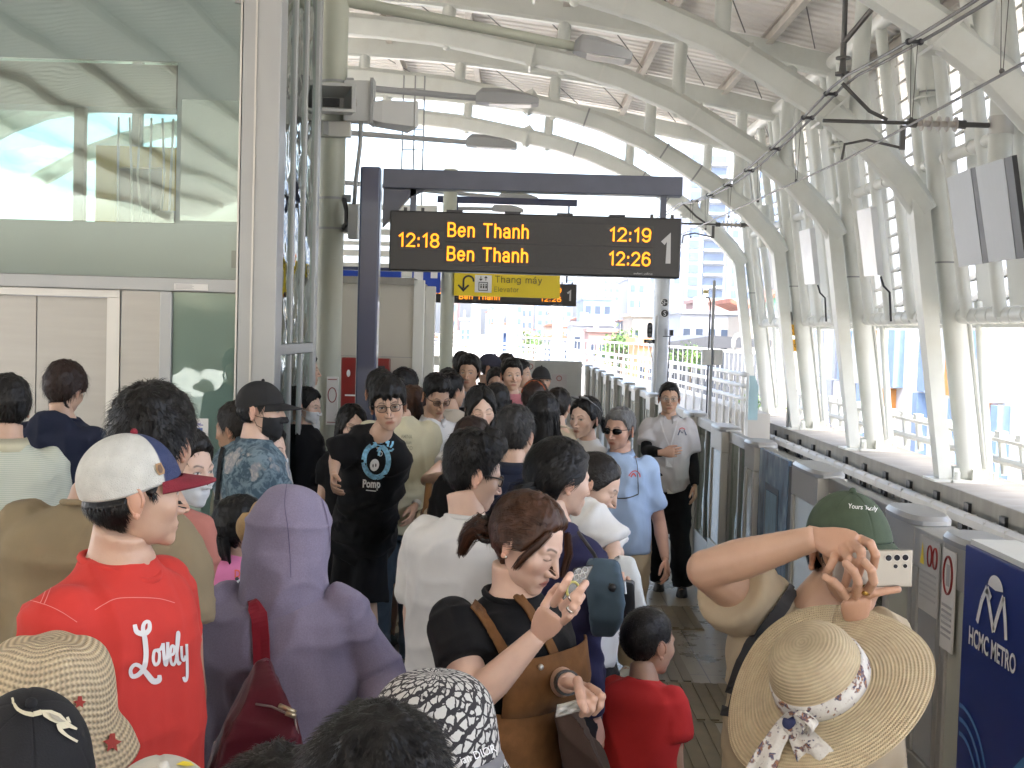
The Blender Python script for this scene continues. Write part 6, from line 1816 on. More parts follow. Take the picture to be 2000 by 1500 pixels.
def make_glasses(I, o):
    HF, hs = I['HF'], I['hs']; o = o if isinstance(o, dict) else {}
    m = o.get('m') or mat('glasses_frame', (.02, .012, .010), .3); r = o.get('r', .0018); zc = o.get('z', .002)
    mb = MB(); yl = -.098
    for sg in (-1, 1):
        a = np.linspace(0, 2 * math.pi, 21)
        pts = [(sg * .032 + .0225 * np.sign(math.cos(q)) * abs(math.cos(q)) ** .75, yl + .010 * abs(sg * .032 + .0225 * math.cos(q)) / .05 * .8, zc + .0175 * np.sign(math.sin(q)) * abs(math.sin(q)) ** .75) for q in a]
        mb.tube(HF(np.array(pts) * hs), r * hs, 6, cap=False)
        mb.tube(HF(np.array([(sg * .055, yl + .010, zc + .008), (sg * .074, yl + .04, zc + .008), (sg * .079, .0, zc + .006), (sg * .078, .018, -.012)]) * hs), r * 1.15 * hs, 6)
    mb.tube(HF(np.array([(-.0098, yl, zc + .004), (0, yl - .002, zc + .006), (.0098, yl, zc + .004)]) * hs), r * hs, 6)
    if o.get('dark'):
        for sg in (-1, 1):
            a = np.arange(16) * 2 * math.pi / 16
            p1 = np.array([(sg * .034 + .030 * math.cos(q), yl + .012 * abs(sg * .034 + .03 * math.cos(q)) / .05, zc + .017 * math.sin(q)) for q in a])
            mb.loft([HF(p1 * hs), HF((p1 + (0, .003, 0)) * hs)])
    g = mb.build('glasses', m, I['root'], True)
    if not o.get('dark') and o.get('lens', True):
        lb = MB()
        for sg in (-1, 1):
            a = np.arange(16) * 2 * math.pi / 16
            lb.add(HF(np.array([(sg * .032 + .021 * math.cos(q), yl + .006, zc + .016 * math.sin(q)) for q in a]) * hs), [tuple(range(16))])
        lb.build('lens', MATS_GL, g)


MATS_GL = glass_mat('spectacle_lens', (.92, .93, .94), 0.03)


def cap_hat(col, brimcol, name='cap', band=.030, backband=.004, front=None, brim=.072, droop=.012, ears=True, button=None, puff=.014, att='cap_cloth', byaw=0.0, weave=0.15):
    def f(I):
        HF, hs = I['HF'], I['hs']; D, F, A = GRID['hi']; r = head_r(D, 'hi', I['shape']); P = HO + D * r[:, None]
        zl = band * .5 * (1 + np.cos(A)) + backband * .5 * (1 - np.cos(A))
        mask = sstep(-.003, .004, P[:, 2] - zl)
        # keep the crown round: blend with an ellipsoid
        e = 1 / np.sqrt((D[:, 0] / .088) ** 2 + (D[:, 1] / .106) ** 2 + (np.clip(D[:, 2], 0, 1) / (.118 + puff)) ** 2)
        rr = np.maximum(r + .009, e * .985)
        seam = 1 - .012 * np.exp(-(np.minimum(np.abs(np.mod(A, math.pi / 3)), math.pi / 3 - np.abs(np.mod(A, math.pi / 3))) / .022) ** 2)
        R_ = np.where(mask > .01, (rr * seam) * mask + (r - .008) * (1 - mask), r - .008)
        V = HF((HO + D * R_[:, None]) * hs)
        C = np.tile(np.array(col, float), (len(D), 1))
        if front is not None:
            fm = sstep(1.02, .98, np.abs(A)) ; C = C * (1 - fm[:, None]) + np.array(front) * fm[:, None]
        m = mat(att, (1, 1, 1), .85, var=.10, vscale=30, attr=True, bump=weave, bscale=420)
        h = mesh_obj(name, V, F, m, I['root'], True, C)
        # brim
        nu, nv = 25, 9; VV = []
        for j in range(nv):
            q = j / (nv - 1)
            for i in range(nu):
                u = -1 + 2 * i / (nu - 1); a = u * R(66)
                x0, y0 = math.sin(a) * .084, -math.cos(a) * .101
                ln = brim * (1 - abs(u) ** 2.6)
                x = x0 * (1 + .05 * q); y = y0 - ln * q
                z = band + .002 - droop * q * (1 - abs(u) * .3) - .020 * u * u * (.4 + .6 * q) + .004
                VV.append((x, y, z))
        VV = np.array(VV); t2 = VV - (0, 0, .0045)
        FB = []
        for j in range(nv - 1):
            for i in range(nu - 1):
                a = j * nu + i; FB.append((a, a + 1, a + nu + 1, a + nu)); b = a + nu * nv; FB.append((b + nu, b + nu + 1, b + 1, b))
        e1 = [(nv - 1) * nu + i for i in range(nu)]
        for i in range(nu - 1): FB.append((e1[i], e1[i + 1], e1[i + 1] + nu * nv, e1[i] + nu * nv))
        allv = np.concatenate([VV, t2])
        mesh_obj('brim', HF(allv * hs), FB, m, h, True, np.tile(np.array(brimcol, float), (len(allv), 1)))
        mb = MB(); mb.ball(HF(np.array([[0, .0, .117 + puff - .002]]) * hs)[0], .008 * hs, 10, 6)
        b = mb.build('button', None, h, True); me = b.data
        ca = me.color_attributes.new('Col', 'FLOAT_COLOR', 'POINT'); ca.data.foreach_set('color', np.tile(np.array([*(button or col), 1.0]), len(me.vertices))); me.materials.append(m)
        I['hat'] = h
    return f


def revolve_hat(I, prof, name, m, seg=96, tilt=0.0, roll=0.0, sx=1.0, sy=1.12, off=(0, .005, 0), wave=None, thick=.004, part=None):
    """prof: (radius, height) from crown centre outwards, local head frame"""
    HF, hs = I['HF'], I['hs']; T = rotx(tilt) @ roty(roll)
    V = []; a = np.arange(seg) * 2 * math.pi / seg
    for r, z in prof:
        zz = z + (wave(a, r) if wave else 0)
        P = np.stack([np.sin(a) * r * sx, -np.cos(a) * r * sy, np.full(seg, 0.0) + zz], 1) @ T.T + np.array(off)
        V.append(P)
    n = len(prof); V = np.concatenate(V); F = [tuple(range(seg))]
    for i in range(n - 1):
        for j in range(seg):
            k = (j + 1) % seg; F.append((i * seg + j, (i + 1) * seg + j, (i + 1) * seg + k, i * seg + k))
    o = mesh_obj(name, HF(V * hs), F, m, part or I['root'], True)
    md = o.modifiers.new('s', 'SOLIDIFY'); md.thickness = thick; md.offset = -1
    return o


def bvh_of(o):
    dg = bpy.context.evaluated_depsgraph_get()
    bpy.context.view_layer.update()
    M = o.matrix_world
    V = [M @ v.co for v in o.data.vertices]
    return BVHTree.FromPolygons(V, [tuple(p.vertices) for p in o.data.polygons])


def decal(name, o, polysV, polysF, m, parent=None, lift=.003, bv=None):
    """lay flat artwork, given as photo pixels, on the front surface of object o"""
    bv = bv or bvh_of(o); V = []; ok = []
    cam0 = Vector((0, 0, CAM_H))
    for x, y in polysV:
        hit, nrm, idx, dist = bv.ray_cast(cam0, Wray(x, y))
        if hit is None: V.append((0, 0, 0)); ok.append(False)
        else:
            if nrm.dot(Wray(x, y)) > 0: nrm = -nrm
            V.append(tuple(hit + nrm * lift - Wray(x, y) * .001)); ok.append(True)
    F = [f for f in polysF if all(ok[i] for i in f)]
    # drop faces that jump between surfaces
    Va = np.array(V); F = [f for f in F if np.ptp(Va[list(f)] @ np.array([0, 1, 0])) < .12]
    if not F: return None
    used = sorted({i for f in F for i in f}); mp = {j: i for i, j in enumerate(used)}
    return mesh_obj(name, Va[used], [tuple(mp[i] for i in f) for f in F], m, parent or o)


def px_stroke(pts, w, sub=3):
    """brush stroke in pixels -> quads"""
    P = np.array(pts, float)
    if sub > 1 and len(P) > 2: P = smooth_path(P, (len(P) - 1) * sub * 2 + 1)
    V, F = [], []
    ws = w if hasattr(w, '__len__') else None
    for i, p in enumerate(P):
        t = P[min(i + 1, len(P) - 1)] - P[max(i - 1, 0)]; t /= np.linalg.norm(t) + 1e-9; n = np.array([-t[1], t[0]])
        ww = np.interp(i / (len(P) - 1), np.linspace(0, 1, len(w)), w) if ws else w
        V += [p - n * ww / 2, p, p + n * ww / 2]
        if i: b = 3 * i; F += [(b - 3, b - 2, b + 1, b), (b - 2, b - 1, b + 2, b + 1)]
    return V, F


def px_poly(pts, n=6):
    """filled star-shaped polygon in pixels, subdivided towards its centre"""
    P = np.array(pts, float); c = P.mean(0); V = []; k = len(P); F = []
    for i in range(n): 
        V += list(c + (P - c) * (1 - i / n))
    V.append(c)
    for i in range(n - 1):
        for j in range(k): F.append((i * k + j, i * k + (j + 1) % k, (i + 1) * k + (j + 1) % k, (i + 1) * k + j))
    for j in range(k): F.append(((n - 1) * k + j, (n - 1) * k + (j + 1) % k, n * k))
    return V, F


def px_join(*vf):
    V, F = [], []
    for v, f in vf:
        b = len(V); V += [tuple(q) for q in v]; F += [tuple(i + b for i in q) for q in f]
    return V, F


def px_text(s, x, y, h, w=None, ang=0.0, bold=0.0, sq=1.0):
    V, F = text_mesh(s, 1.0, bold); sc = h / .70; sxx = sc
    if w: sxx = w / (V[:, 0].max() - V[:, 0].min())
    c, s_ = math.cos(ang), math.sin(ang); X = V[:, 0] * sxx; Yv = -V[:, 1] * sc
    return [(x + a * c - b * s_, y + a * s_ + b * c) for a, b in zip(X, Yv)], F
# ================================================================== people: who stands where
T_LIGHT, T_MID, T_TAN = (.62, .43, .335), (.53, .35, .255), (.44, .275, .19)
c_black = cloth('cloth_black', (.006, .006, .007)); c_white = cloth('cloth_white', (.66, .66, .65), var=.03); c_cream = cloth('cloth_cream', (.56, .53, .38), var=.04)
c_navy = cloth('cloth_navy', (.013, .017, .036)); c_navy2 = cloth('jacket_navy', (.025, .024, .065)); c_red = cloth('cloth_red', (.56, .045, .035), var=.05); c_khaki = cloth('cloth_khaki', (.24, .19, .115)); c_beige = cloth('cloth_beige', (.44, .36, .25))
c_grey = cloth('cloth_grey', (.30, .30, .31)); c_blue = cloth('polo_blue', (.36, .48, .68), var=.04); c_uni = cloth('uniform_grey', (.46, .45, .46), var=.03); c_pink = cloth('cloth_pink', (.66, .20, .38)); c_dpink = cloth('cloth_dusty_pink', (.42, .16, .18))
c_jean = cloth('denim', (.055, .075, .10), weave=300, var=.15); c_jean2 = cloth('denim_blue', (.07, .11, .15), weave=300, var=.18); c_khk = cloth('chino', (.42, .34, .23)); c_brownc = cloth('cloth_brown', (.06, .038, .03)); c_dgrn = cloth('cloth_olive', (.16, .17, .13)); c_lilac = cloth('skirt_pink', (.40, .22, .20))
c_dk = cloth('trousers_dark', (.010, .010, .012)); c_boyred = cloth('shirt_boy_red', (.50, .03, .03))


def wave_cloth(name, a, b, scale, axis='Z', rough=.85, thr=.5, soft=.08, bump=True):
    m = cloth(name, a, rough); nt = m.node_tree; N, L = nt.nodes, nt.links; bs = N['Principled BSDF']
    tc = N.new('ShaderNodeTexCoord'); w = N.new('ShaderNodeTexWave'); w.bands_direction = axis; w.inputs['Scale'].default_value = scale; w.inputs['Distortion'].default_value = .3
    L.new(tc.outputs['Object'], w.inputs[0]); mr = N.new('ShaderNodeMapRange'); mr.inputs[1].default_value = thr - soft; mr.inputs[2].default_value = thr + soft; L.new(w.outputs['Fac'], mr.inputs[0])
    L.new(node_mix(nt, mr.outputs[0], tuple(a), tuple(b)), bs.inputs['Base Color'])
    return m


c_stripe = wave_cloth('shirt_green_stripe', (.42, .46, .38), (.53, .55, .47), 42)
c_bw = wave_cloth('shirt_black_white_stripe', (.62, .62, .56), (.05, .07, .045), 22)


def floral(name, base, blobs, scale=14, leaf=None, dark=None):
    m = cloth(name, base); nt = m.node_tree; N, L = nt.nodes, nt.links; bs = N['Principled BSDF']
    tc = N.new('ShaderNodeTexCoord'); wn = N.new('ShaderNodeTexNoise'); wn.inputs['Scale'].default_value = scale * 1.6; wn.inputs['Detail'].default_value = 3; L.new(tc.outputs['Object'], wn.inputs[0])
    ad = N.new('ShaderNodeMix'); ad.data_type = 'RGBA'; ad.blend_type = 'LINEAR_LIGHT'; ad.inputs[0].default_value = .09; L.new(tc.outputs['Object'], ad.inputs[6]); L.new(wn.outputs['Color'], ad.inputs[7])
    vo = N.new('ShaderNodeTexVoronoi'); vo.inputs['Scale'].default_value = scale; L.new(ad.outputs[2], vo.inputs['Vector'])
    mr = N.new('ShaderNodeMapRange'); mr.inputs[1].default_value = .50; mr.inputs[2].default_value = .36; L.new(vo.outputs['Distance'], mr.inputs[0])
    n2 = N.new('ShaderNodeTexNoise'); n2.inputs['Scale'].default_value = scale * 3; n2.inputs['Detail'].default_value = 6; L.new(ad.outputs[2], n2.inputs[0])
    m3 = N.new('ShaderNodeMapRange'); m3.inputs[1].default_value = .42; m3.inputs[2].default_value = .58; L.new(n2.outputs['Fac'], m3.inputs[0])
    col = node_mix(nt, m3.outputs[0], tuple(base), tuple(leaf or base)); bl = node_mix(nt, m3.outputs[0], tuple(blobs), tuple(dark or blobs))
    m4 = N.new('ShaderNodeMath'); m4.operation = 'MULTIPLY'; L.new(mr.outputs[0], m4.inputs[0])
    sp = N.new('ShaderNodeSeparateColor'); L.new(vo.outputs['Color'], sp.inputs[0]); m5 = N.new('ShaderNodeMapRange'); m5.inputs[1].default_value = .18; m5.inputs[2].default_value = .28; L.new(sp.outputs[0], m5.inputs[0]); L.new(m5.outputs[0], m4.inputs[1])
    L.new(node_mix(nt, m4.outputs[0], col, bl), bs.inputs['Base Color'])
    return m


c_floral = floral('shirt_floral', (.05, .085, .115), (.38, .36, .34), 9, (.15, .21, .25), (.22, .23, .26))
c_scarf = floral('scarf_floral', (.62, .60, .56), (.34, .17, .09), 22, (.66, .64, .60), (.06, .07, .13))
c_mask = mat('face_mask_black', (.015, .015, .017), .8); c_maskw = mat('face_mask_white', (.66, .68, .70), .8)


def mask_on(I, m):
    """fabric face mask over nose and mouth"""
    D, F, A = GRID['lo']; r = head_r(D, 'lo', I['shape']); P = HO + D * r[:, None]
    k = (np.abs(A) < 1.15) & (P[:, 2] < -.020) & (P[:, 2] > -.112)
    keep = [f for f in F if len(f) == 4 and all(k[i] for i in f)]; used = sorted({i for f in keep for i in f}); mp = {j: i for i, j in enumerate(used)}
    V = HO + D[used] * (r[used] + .007)[:, None]
    o = mesh_obj('face_mask', I['HF'](V * I['hs']), [tuple(mp[i] for i in f) for f in keep], m, I['root'], True)
    md = o.modifiers.new('s', 'SOLIDIFY'); md.thickness = .003
    mb = MB()
    for sg in (-1, 1):
        for z in (-.03, -.085): mb.tube(I['HF'](np.array([(sg * .055, -.06, z), (sg * .078, -.01, z * .7), (sg * .080, .016, -.01)]) * I['hs']), .0014, 5)
    mb.build('mask_strap', m, o)


SH = dict(kind='trousers', m=c_dk)
G = 'crowd waiting on the platform'
p = person
# ---- left side, by the lift
p('edge', 'person in a pale green striped shirt with cream collar, cut by the left edge', (14, 733), 5.0, -150, -140, 4, tone=T_MID, hair=('black', dict(top=.026, side=.016)), shirt=dict(m=c_stripe, neck='polo', cm=c_cream, sleeve='short', slen=.9, inf=.03), bottom=SH, shoes='black', group=G)
p('navyback', 'person with tousled red-brown hair and navy hooded jacket facing the lift doors', (128, 708), 6.0, 172, 165, 22, tone=T_MID, female=True, build=1.2, hair=('dark', dict(style='woman', top=.030, side=.026, lift=.012, slen=.045, tufts=[([(.06, -.02, .0), (.085, -.03, -.06), (.075, -.03, -.10)], .010, 40), ([(-.05, .06, -.06), (-.075, .07, -.10), (-.10, .08, -.115)], .006, 30)])), shirt=dict(m=c_navy, sleeve='long', hoodback=True, inf=.03, wr=.010, name='jacket'), bottom=SH, shoes='black', group=G)
p('khaki', 'broad person with thick black hair and plain khaki T-shirt seen from behind', (303, 757), 3.1, 176, 168, 2, hs=1.06, tone=T_TAN, build=1.15, nshift=(-.125, 0), detail='lo', hair=('black', dict(top=.032, side=.022, lift=.010, strands=2600, slen=.03)), shirt=dict(m=c_khaki, inf=.026, slen=.72, wr=.008), bottom=SH, shoes='black', group=G)
p('redcap', 'person in red Lovely T-shirt and mesh-back cap with maroon brim', (262, 830), 2.55, 74, 120, 0, hs=1.0, tone=T_MID, build=1.08, detail='hi', extra=.03, hunch=.0, hair=('black', dict(top=.012, side=.014, strands=2600, slen=.018, lift=.006, cap=(.034, -.012))), shirt=dict(m=c_red, inf=.022, slen=.8, wr=.006), bottom=SH, shoes='black', group=G, face=dict(gaze=.002),
  hat=cap_hat((.58, .58, .54), (.20, .012, .025), front=(.030, .045, .12), button=(.22, .015, .03), name='trucker_cap', band=.034, backband=-.012, att='trucker_mesh', weave=.5))
p('hood', 'person wearing a lilac hooded jacket with the hood up, maroon bag on one shoulder', (566, 944), 3.4, 174, 168, 6, tone=T_MID, female=True, build=1.34, detail='hi', extra=.035, hair=None, shirt=dict(m=cloth('jacket_lilac', (.215, .19, .265), var=.10, vscale=260, fold=.35), sleeve='long', inf=.024, wr=.008, name='hooded_jacket', flare=.02), bottom=SH, shoes='black', group=G,
  arms=dict(L=dict(el=(432, 1345, 3.42), wr=(402, 1490, 3.25)), R=dict(el=(744, 1325, 3.4), wr=(752, 1440, 3.2))))
p('pinkgirl', 'young child with black hair in a pink panda T-shirt', (474, 968), 4.8, 60, 120, 0, hs=.93, female=True, tone=T_MID, build=.82, ndrop=-.012, hair=('black', dict(style='woman', top=.024, side=.022, length=.17, open=75)), shirt=dict(m=c_pink, inf=.024), bottom=dict(kind='skirt', m=c_white), shoes='white', group='children in the crowd')
p('floral', 'person in blue-grey floral shirt, black cap and black face mask', (512, 739), 5.3, 118, 82, 2, tone=T_LIGHT, extra=.024, hair=('black', dict(top=.010, side=.012, cap=(.03, .004))), shirt=dict(m=c_floral, neck='polo', inf=.032, slen=.85, wr=.010), bottom=SH, shoes='black', group=G, hat=cap_hat((.012, .012, .013), (.011, .011, .012), att='cap_black', brim=.080, droop=.016))
p('bunlady', 'older person with dark bun, face just visible left of the floral shirt', (462, 783), 5.85, -95, -110, 6, female=True, tone=T_TAN, hair=('soft', dict(style='woman', top=.020, side=.014, tufts=[([(0, .09, .02), (0, .135, .02), (.01, .15, -.02)], .03, 80)])), shirt=dict(m=c_dgrn), bottom=SH, shoes='black', group=G)
p('maskkid', 'short dark-haired person in a white mask, partly hidden right of the floral shirt', (522, 826), 5.75, 80, 75, 6, hs=.95, female=True, tone=T_LIGHT, hair=('black', dict(style='woman', top=.024, side=.020)), shirt=dict(m=c_black), bottom=SH, shoes='black', group=G)
p('coral', 'person in striped top and coral jacket, mostly hidden behind the red-shirted one', (364, 838), 4.1, 35, 60, 6, female=True, build=.8, nshift=(-.10, 0), tone=T_LIGHT, hair=('black', dict(style='woman')), shirt=dict(m=c_bw, inf=.02), bottom=SH, shoes='black', group=G)
p('glassA', 'dark-haired person in white seen through the gap between lift and thick pillar', (598, 690), 9.4, 100, 100, 0, tone=T_MID, hair=('black', {}), shirt=dict(m=c_white), bottom=SH, shoes='black', group=G)
p('glassB', 'person in a mask with dark clothes, squeezed between lift and thick pillar', (602, 758), 8.9, 60, 70, 8, female=True, tone=T_LIGHT, hair=('black', dict(style='woman')), shirt=dict(m=c_black), bottom=SH, shoes='black', group=G)

# ---- middle
PO = p('pomp', 'thin person in glasses and big black T-shirt with cartoon print, leaning forward to look', (760, 733), 6.35, -28, 6, 6, -6, hs=1.08, tone=T_MID, build=.80, nshift=(-.05, 0), lean=(-.17, .55), extra=.030, hair=('black', dict(style='fringe', top=.034, side=.016, lift=.012, slen=.04)), shirt=dict(m=c_black, inf=.036, slen=.98, sinf=.034, wr=.010, hem=1.06), bottom=dict(kind='shorts', m=c_black, inf=.03, q=.05), shoes='black', group=G, glasses=True,
  arms=dict(R=dict(sh=(688, 872, 6.45), el=(655, 890, 6.45), wr=(652, 932, 6.25), fine=True), L=dict(sh=(764, 880, 6.55), el=(772, 925, 6.9), wr=(752, 980, 7.1))))
p('cream', 'person in cream printed T-shirt and jeans holding a paper bag, behind the black T-shirt', (744, 724), 7.15, 8, 10, 0, tone=T_MID, build=1.08, nshift=(.12, 0), hair=('black', dict(top=.03)), shirt=dict(m=c_cream, inf=.035, slen=.85, wr=.008), bottom=dict(m=c_jean), shoes='sandal', group=G, arms=dict(L=dict(el=(828, 925, 7.2), wr=(812, 985, 7.05))))
p('auburn', 'long straight red-brown hair seen from behind, right of the cream T-shirt', (808, 752), 7.7, 165, 160, 4, female=True, tone=T_LIGHT, hair=('brown', dict(style='long', length=.36, top=.020, side=.016, part=0.0)), shirt=dict(m=c_black, neck='crew'), bottom=dict(kind='skirt', m=c_lilac, len=.30), shoes='black', group=G)
p('fade', 'smiling person with faded haircut and glasses looking down, white open shirt', (852, 732), 7.5, 25, 30, 24, tone=T_TAN, hair=('black', dict(style='short', top=.030, side=.004, quiff=.006, lift=.010)), shirt=dict(m=c_white, neck='polo', inf=.022), bottom=SH, shoes='black', group=G, glasses=True, face=dict(eyes='closed'))
p('backdark', 'black hair seen from behind just right of the leaning head with glasses', (792, 719), 8.7, 150, 140, 6, female=True, tone=T_MID, hair=('black', dict(style='woman', top=.024, side=.02)), shirt=dict(m=c_navy), bottom=SH, shoes='black', group=G)
p('peek', 'long-haired person in glasses peeking over the black T-shirt shoulder beside the pillar', (688, 789), 7.3, 15, 25, 4, female=True, tone=T_LIGHT, hair=('black', dict(style='long', length=.34, top=.02, side=.016)), shirt=dict(m=c_black), bottom=SH, shoes='black', group=G, glasses=dict(r=.0012))
p('mous', 'tall person with moustache and swept black hair looking left, grey top', (917, 694), 9.6, -10, -10, 2, hs=1.02, tone=T_TAN, hair=('black', dict(top=.032, side=.016, lift=.008)), shirt=dict(m=c_grey), bottom=SH, shoes='black', group=G, face=dict(moustache=True, gaze=-.002))
p('dpink', 'round-faced person in dusty pink T-shirt gazing to the right', (1000, 700), 9.5, 10, 12, 0, hs=1.0, tone=T_MID, build=1.05, shape=dict(jaw=1.15, cheek=1.1), hair=('black', dict(style='short', top=.026, side=.014)), shirt=dict(m=c_dpink), bottom=SH, shoes='black', group=G, face=dict(gaze=.002))
p('navcap', 'person in navy cap bending down to the right, between the two facing heads', (958, 688), 10.7, 80, 85, 18, tone=T_TAN, extra=.024, hair=('black', dict(top=.01, cap=(.03, .004))), shirt=dict(m=c_black), bottom=SH, shoes='black', group=G, hat=cap_hat((.030, .030, .05), (.030, .030, .05), att='cap_navy'))
p('blkcap', 'person in black cap facing the viewer at the far right of the crowd', (1058, 713), 11.0, 10, 15, 0, tone=T_MID, extra=.024, hair=('black', dict(top=.008, cap=(.03, .004))), shirt=dict(m=c_grey), bottom=SH, shoes='black', group=G, hat=cap_hat((.020, .020, .022), (.020, .020, .022), att='cap_black', brim=.06))
p('farA', 'top of a dark head at the back of the crowd beside the slim pillar', (903, 687), 11.2, 175, 170, 0, tone=T_TAN, hair=('soft', {}), shirt=dict(m=c_grey), bottom=SH, shoes='black', group=G)
p('farB', 'top of a brown head at the very back, between navy cap and pink T-shirt', (990, 691), 11.4, 180, 180, 0, tone=T_TAN, hair=('soft', {}), shirt=dict(m=c_beige), bottom=SH, shoes='black', group=G)
p('farC', 'curly dark head half hidden behind the dusty pink T-shirt', (1016, 702), 10.5, 60, 70, 0, female=True, tone=T_MID, hair=('black', dict(style='woman', top=.03, lift=.014)), shirt=dict(m=c_cream), bottom=SH, shoes='black', group=G)
p('farD', 'person in glasses and pale mask between the moustached and the pink-shirted heads', (970, 719), 10.3, 0, 0, 4, female=True, tone=T_TAN, hair=('black', dict(style='woman')), shirt=dict(m=c_white), bottom=SH, shoes='black', group=G, glasses=True)
p('beige', 'short-haired person in pale beige T-shirt seen from behind, turned right', (884, 728), 8.9, 165, 130, 4, tone=T_MID, hair=('black', dict(top=.022, side=.010)), shirt=dict(m=cloth('cloth_pale', (.48, .44, .38)), inf=.024), bottom=SH, shoes='black', group=G)
p('beige2', 'top of black hair just above the beige-shirted back', (876, 720), 9.6, 170, 170, 0, tone=T_MID, hair=('black', {}), shirt=dict(m=c_black), bottom=SH, shoes='black', group=G)
p('whitegirl', 'person with long black hair and lowered eyes in white T-shirt with tan strap', (940, 754), 6.9, -35, 12, 12, -3, female=True, tone=T_LIGHT, hair=('black', dict(style='long', length=.42, top=.022, side=.016, part=.02)), shirt=dict(m=c_white, inf=.016, slen=.6), bottom=dict(m=c_jean2), shoes='white', group=G, face=dict(eyes='closed'), arms=dict(R=dict(el=(832, 938, 6.75), wr=(905, 925, 6.4))))
p('longB', 'long black hair seen from behind, right behind the girl with lowered eyes', (972, 748), 7.8, 175, 170, 0, female=True, tone=T_MID, hair=('black', dict(style='long', length=.36, top=.02)), shirt=dict(m=c_black), bottom=SH, shoes='black', group=G)
p('shortB', 'brown-black head turned away in front of the girl with lowered eyes', (925, 815), 6.1, 150, 150, 8, female=True, tone=T_MID, hair=('dark', dict(style='woman', top=.024, side=.018, tufts=[([(0, .08, -.03), (.0, .11, -.10), (0, .10, -.2)], .03, 80)])), shirt=dict(m=c_black), bottom=SH, shoes='black', group=G)
p('navymid', 'person with short greying hair and navy collared shirt seen from behind in mid crowd', (1008, 793), 5.6, 172, 158, 4, tone=T_MID, hair=('salt', dict(top=.026, side=.013, lift=.010, strands=1500)), shirt=dict(m=c_navy, neck='polo', inf=.024), bottom=SH, shoes='black', group=G)
p('wavy', 'long wavy black hair from behind over an olive top, left of the girl with sunglasses', (1062, 766), 7.0, 178, 175, 0, female=True, tone=T_MID, hair=('black', dict(style='long', length=.36, top=.026, side=.024, lift=.01)), shirt=dict(m=c_dgrn), bottom=SH, shoes='black', group=G)
p('sung', 'person with sunglasses pushed up on tied black hair, white top, looking left', (1144, 774), 7.4, -50, -40, 4, female=True, tone=T_LIGHT, hair=('black', dict(style='woman', top=.022, side=.018, tufts=[([(.02, .09, .0), (.03, .14, -.02), (.03, .15, -.10)], .026, 120)])), shirt=dict(m=c_white, inf=.018), bottom=SH, shoes='white', group=G, face=dict(gaze=-.002))
p('orange', 'dark brown hair with an orange hairband seen from behind', (1046, 743), 8.6, 175, 170, 0, female=True, tone=T_MID, hair=('dark', dict(style='woman', top=.026, side=.022)), shirt=dict(m=c_brownc), bottom=SH, shoes='black', group=G)
p('beigejac', 'short dark hair and beige jacket seen from behind near the platform edge', (1092, 757), 8.7, 165, 160, 0, tone=T_MID, hair=('soft', dict(top=.022, side=.016, slen=.04)), shirt=dict(m=c_beige, sleeve='long'), bottom=SH, shoes='black', group=G)

# ---- right of centre
p('whitetee', 'person in white T-shirt and dark-framed glasses, black quiff, seen from behind right', (925, 849), 4.1, 148, 112, 14, tone=T_LIGHT, detail='hi', hair=('black', dict(style='short', top=.036, side=.007, quiff=.026, lift=.004, strands=3600, slen=.022)), shirt=dict(m=c_white, inf=.034, slen=.85, wr=.006), bottom=dict(m=c_jean), shoes='white', group=G, glasses=dict(r=.003))
p('bun', 'person with glossy black hair in a low bun, navy jacket, turned to the right', (1096, 855), 3.9, 130, 118, 6, female=True, tone=T_LIGHT, build=1.1, detail='hi', hair=('black', dict(style='woman', top=.020, side=.018, strands=3400, slen=.06, lift=.003, sweep=0, pull=(0, .12, -.05), tufts=[([(.0, .085, -.03), (.0, .135, -.045), (.01, .15, -.075), (0, .12, -.10)], .034, 260)])), shirt=dict(m=c_navy2, sleeve='long', inf=.022, wr=.009, name='jacket'), bottom=SH, shoes='black', group=G)
p('whiteblouse', 'person with pulled-back hair in white blouse looking down, hand on a white bag', (1164, 880), 4.8, 70, 78, 28, female=True, tone=T_LIGHT, hair=('soft', dict(style='woman', top=.010, side=.010, strands=1400, pull=(0, .12, -.05))), shirt=dict(m=c_white, inf=.024, slen=1.0, sinf=.03, wr=.01), bottom=dict(kind='skirt', m=c_dk, len=.5), shoes='black', group=G, face=dict(eyes='closed'),
  arms=dict(R=dict(sh=(1150, 1010, 4.6), el=(1196, 1065, 4.55), wr=(1200, 1108, 4.35), fine=True), L=dict(el=(1205, 1080, 4.9), wr=(1180, 1092, 4.6))))
p('polo', 'grey-haired person in wraparound sunglasses and light blue polo shirt walking forward', (1212, 795), 7.2, -22, -36, 4, tone=(.48, .29, .215), build=1.05, hair=('grey', dict(style='short', top=.020, side=.012)), shirt=dict(m=c_blue, neck='polo', inf=.028, slen=.75, wr=.007), bottom=dict(m=c_khk, inf=.024), shoes='white', group=G, glasses=dict(dark=True, m=mat('sunglass', (.006, .006, .007), .12)), arms=dict(L=dict(el=(1288, 1020, 7.25), wr=(1300, 1095, 7.05), fine=True), R=dict(el=(1165, 1010, 7.1), wr=(1172, 1075, 6.7), fine=True)), face=dict(stubble=True))
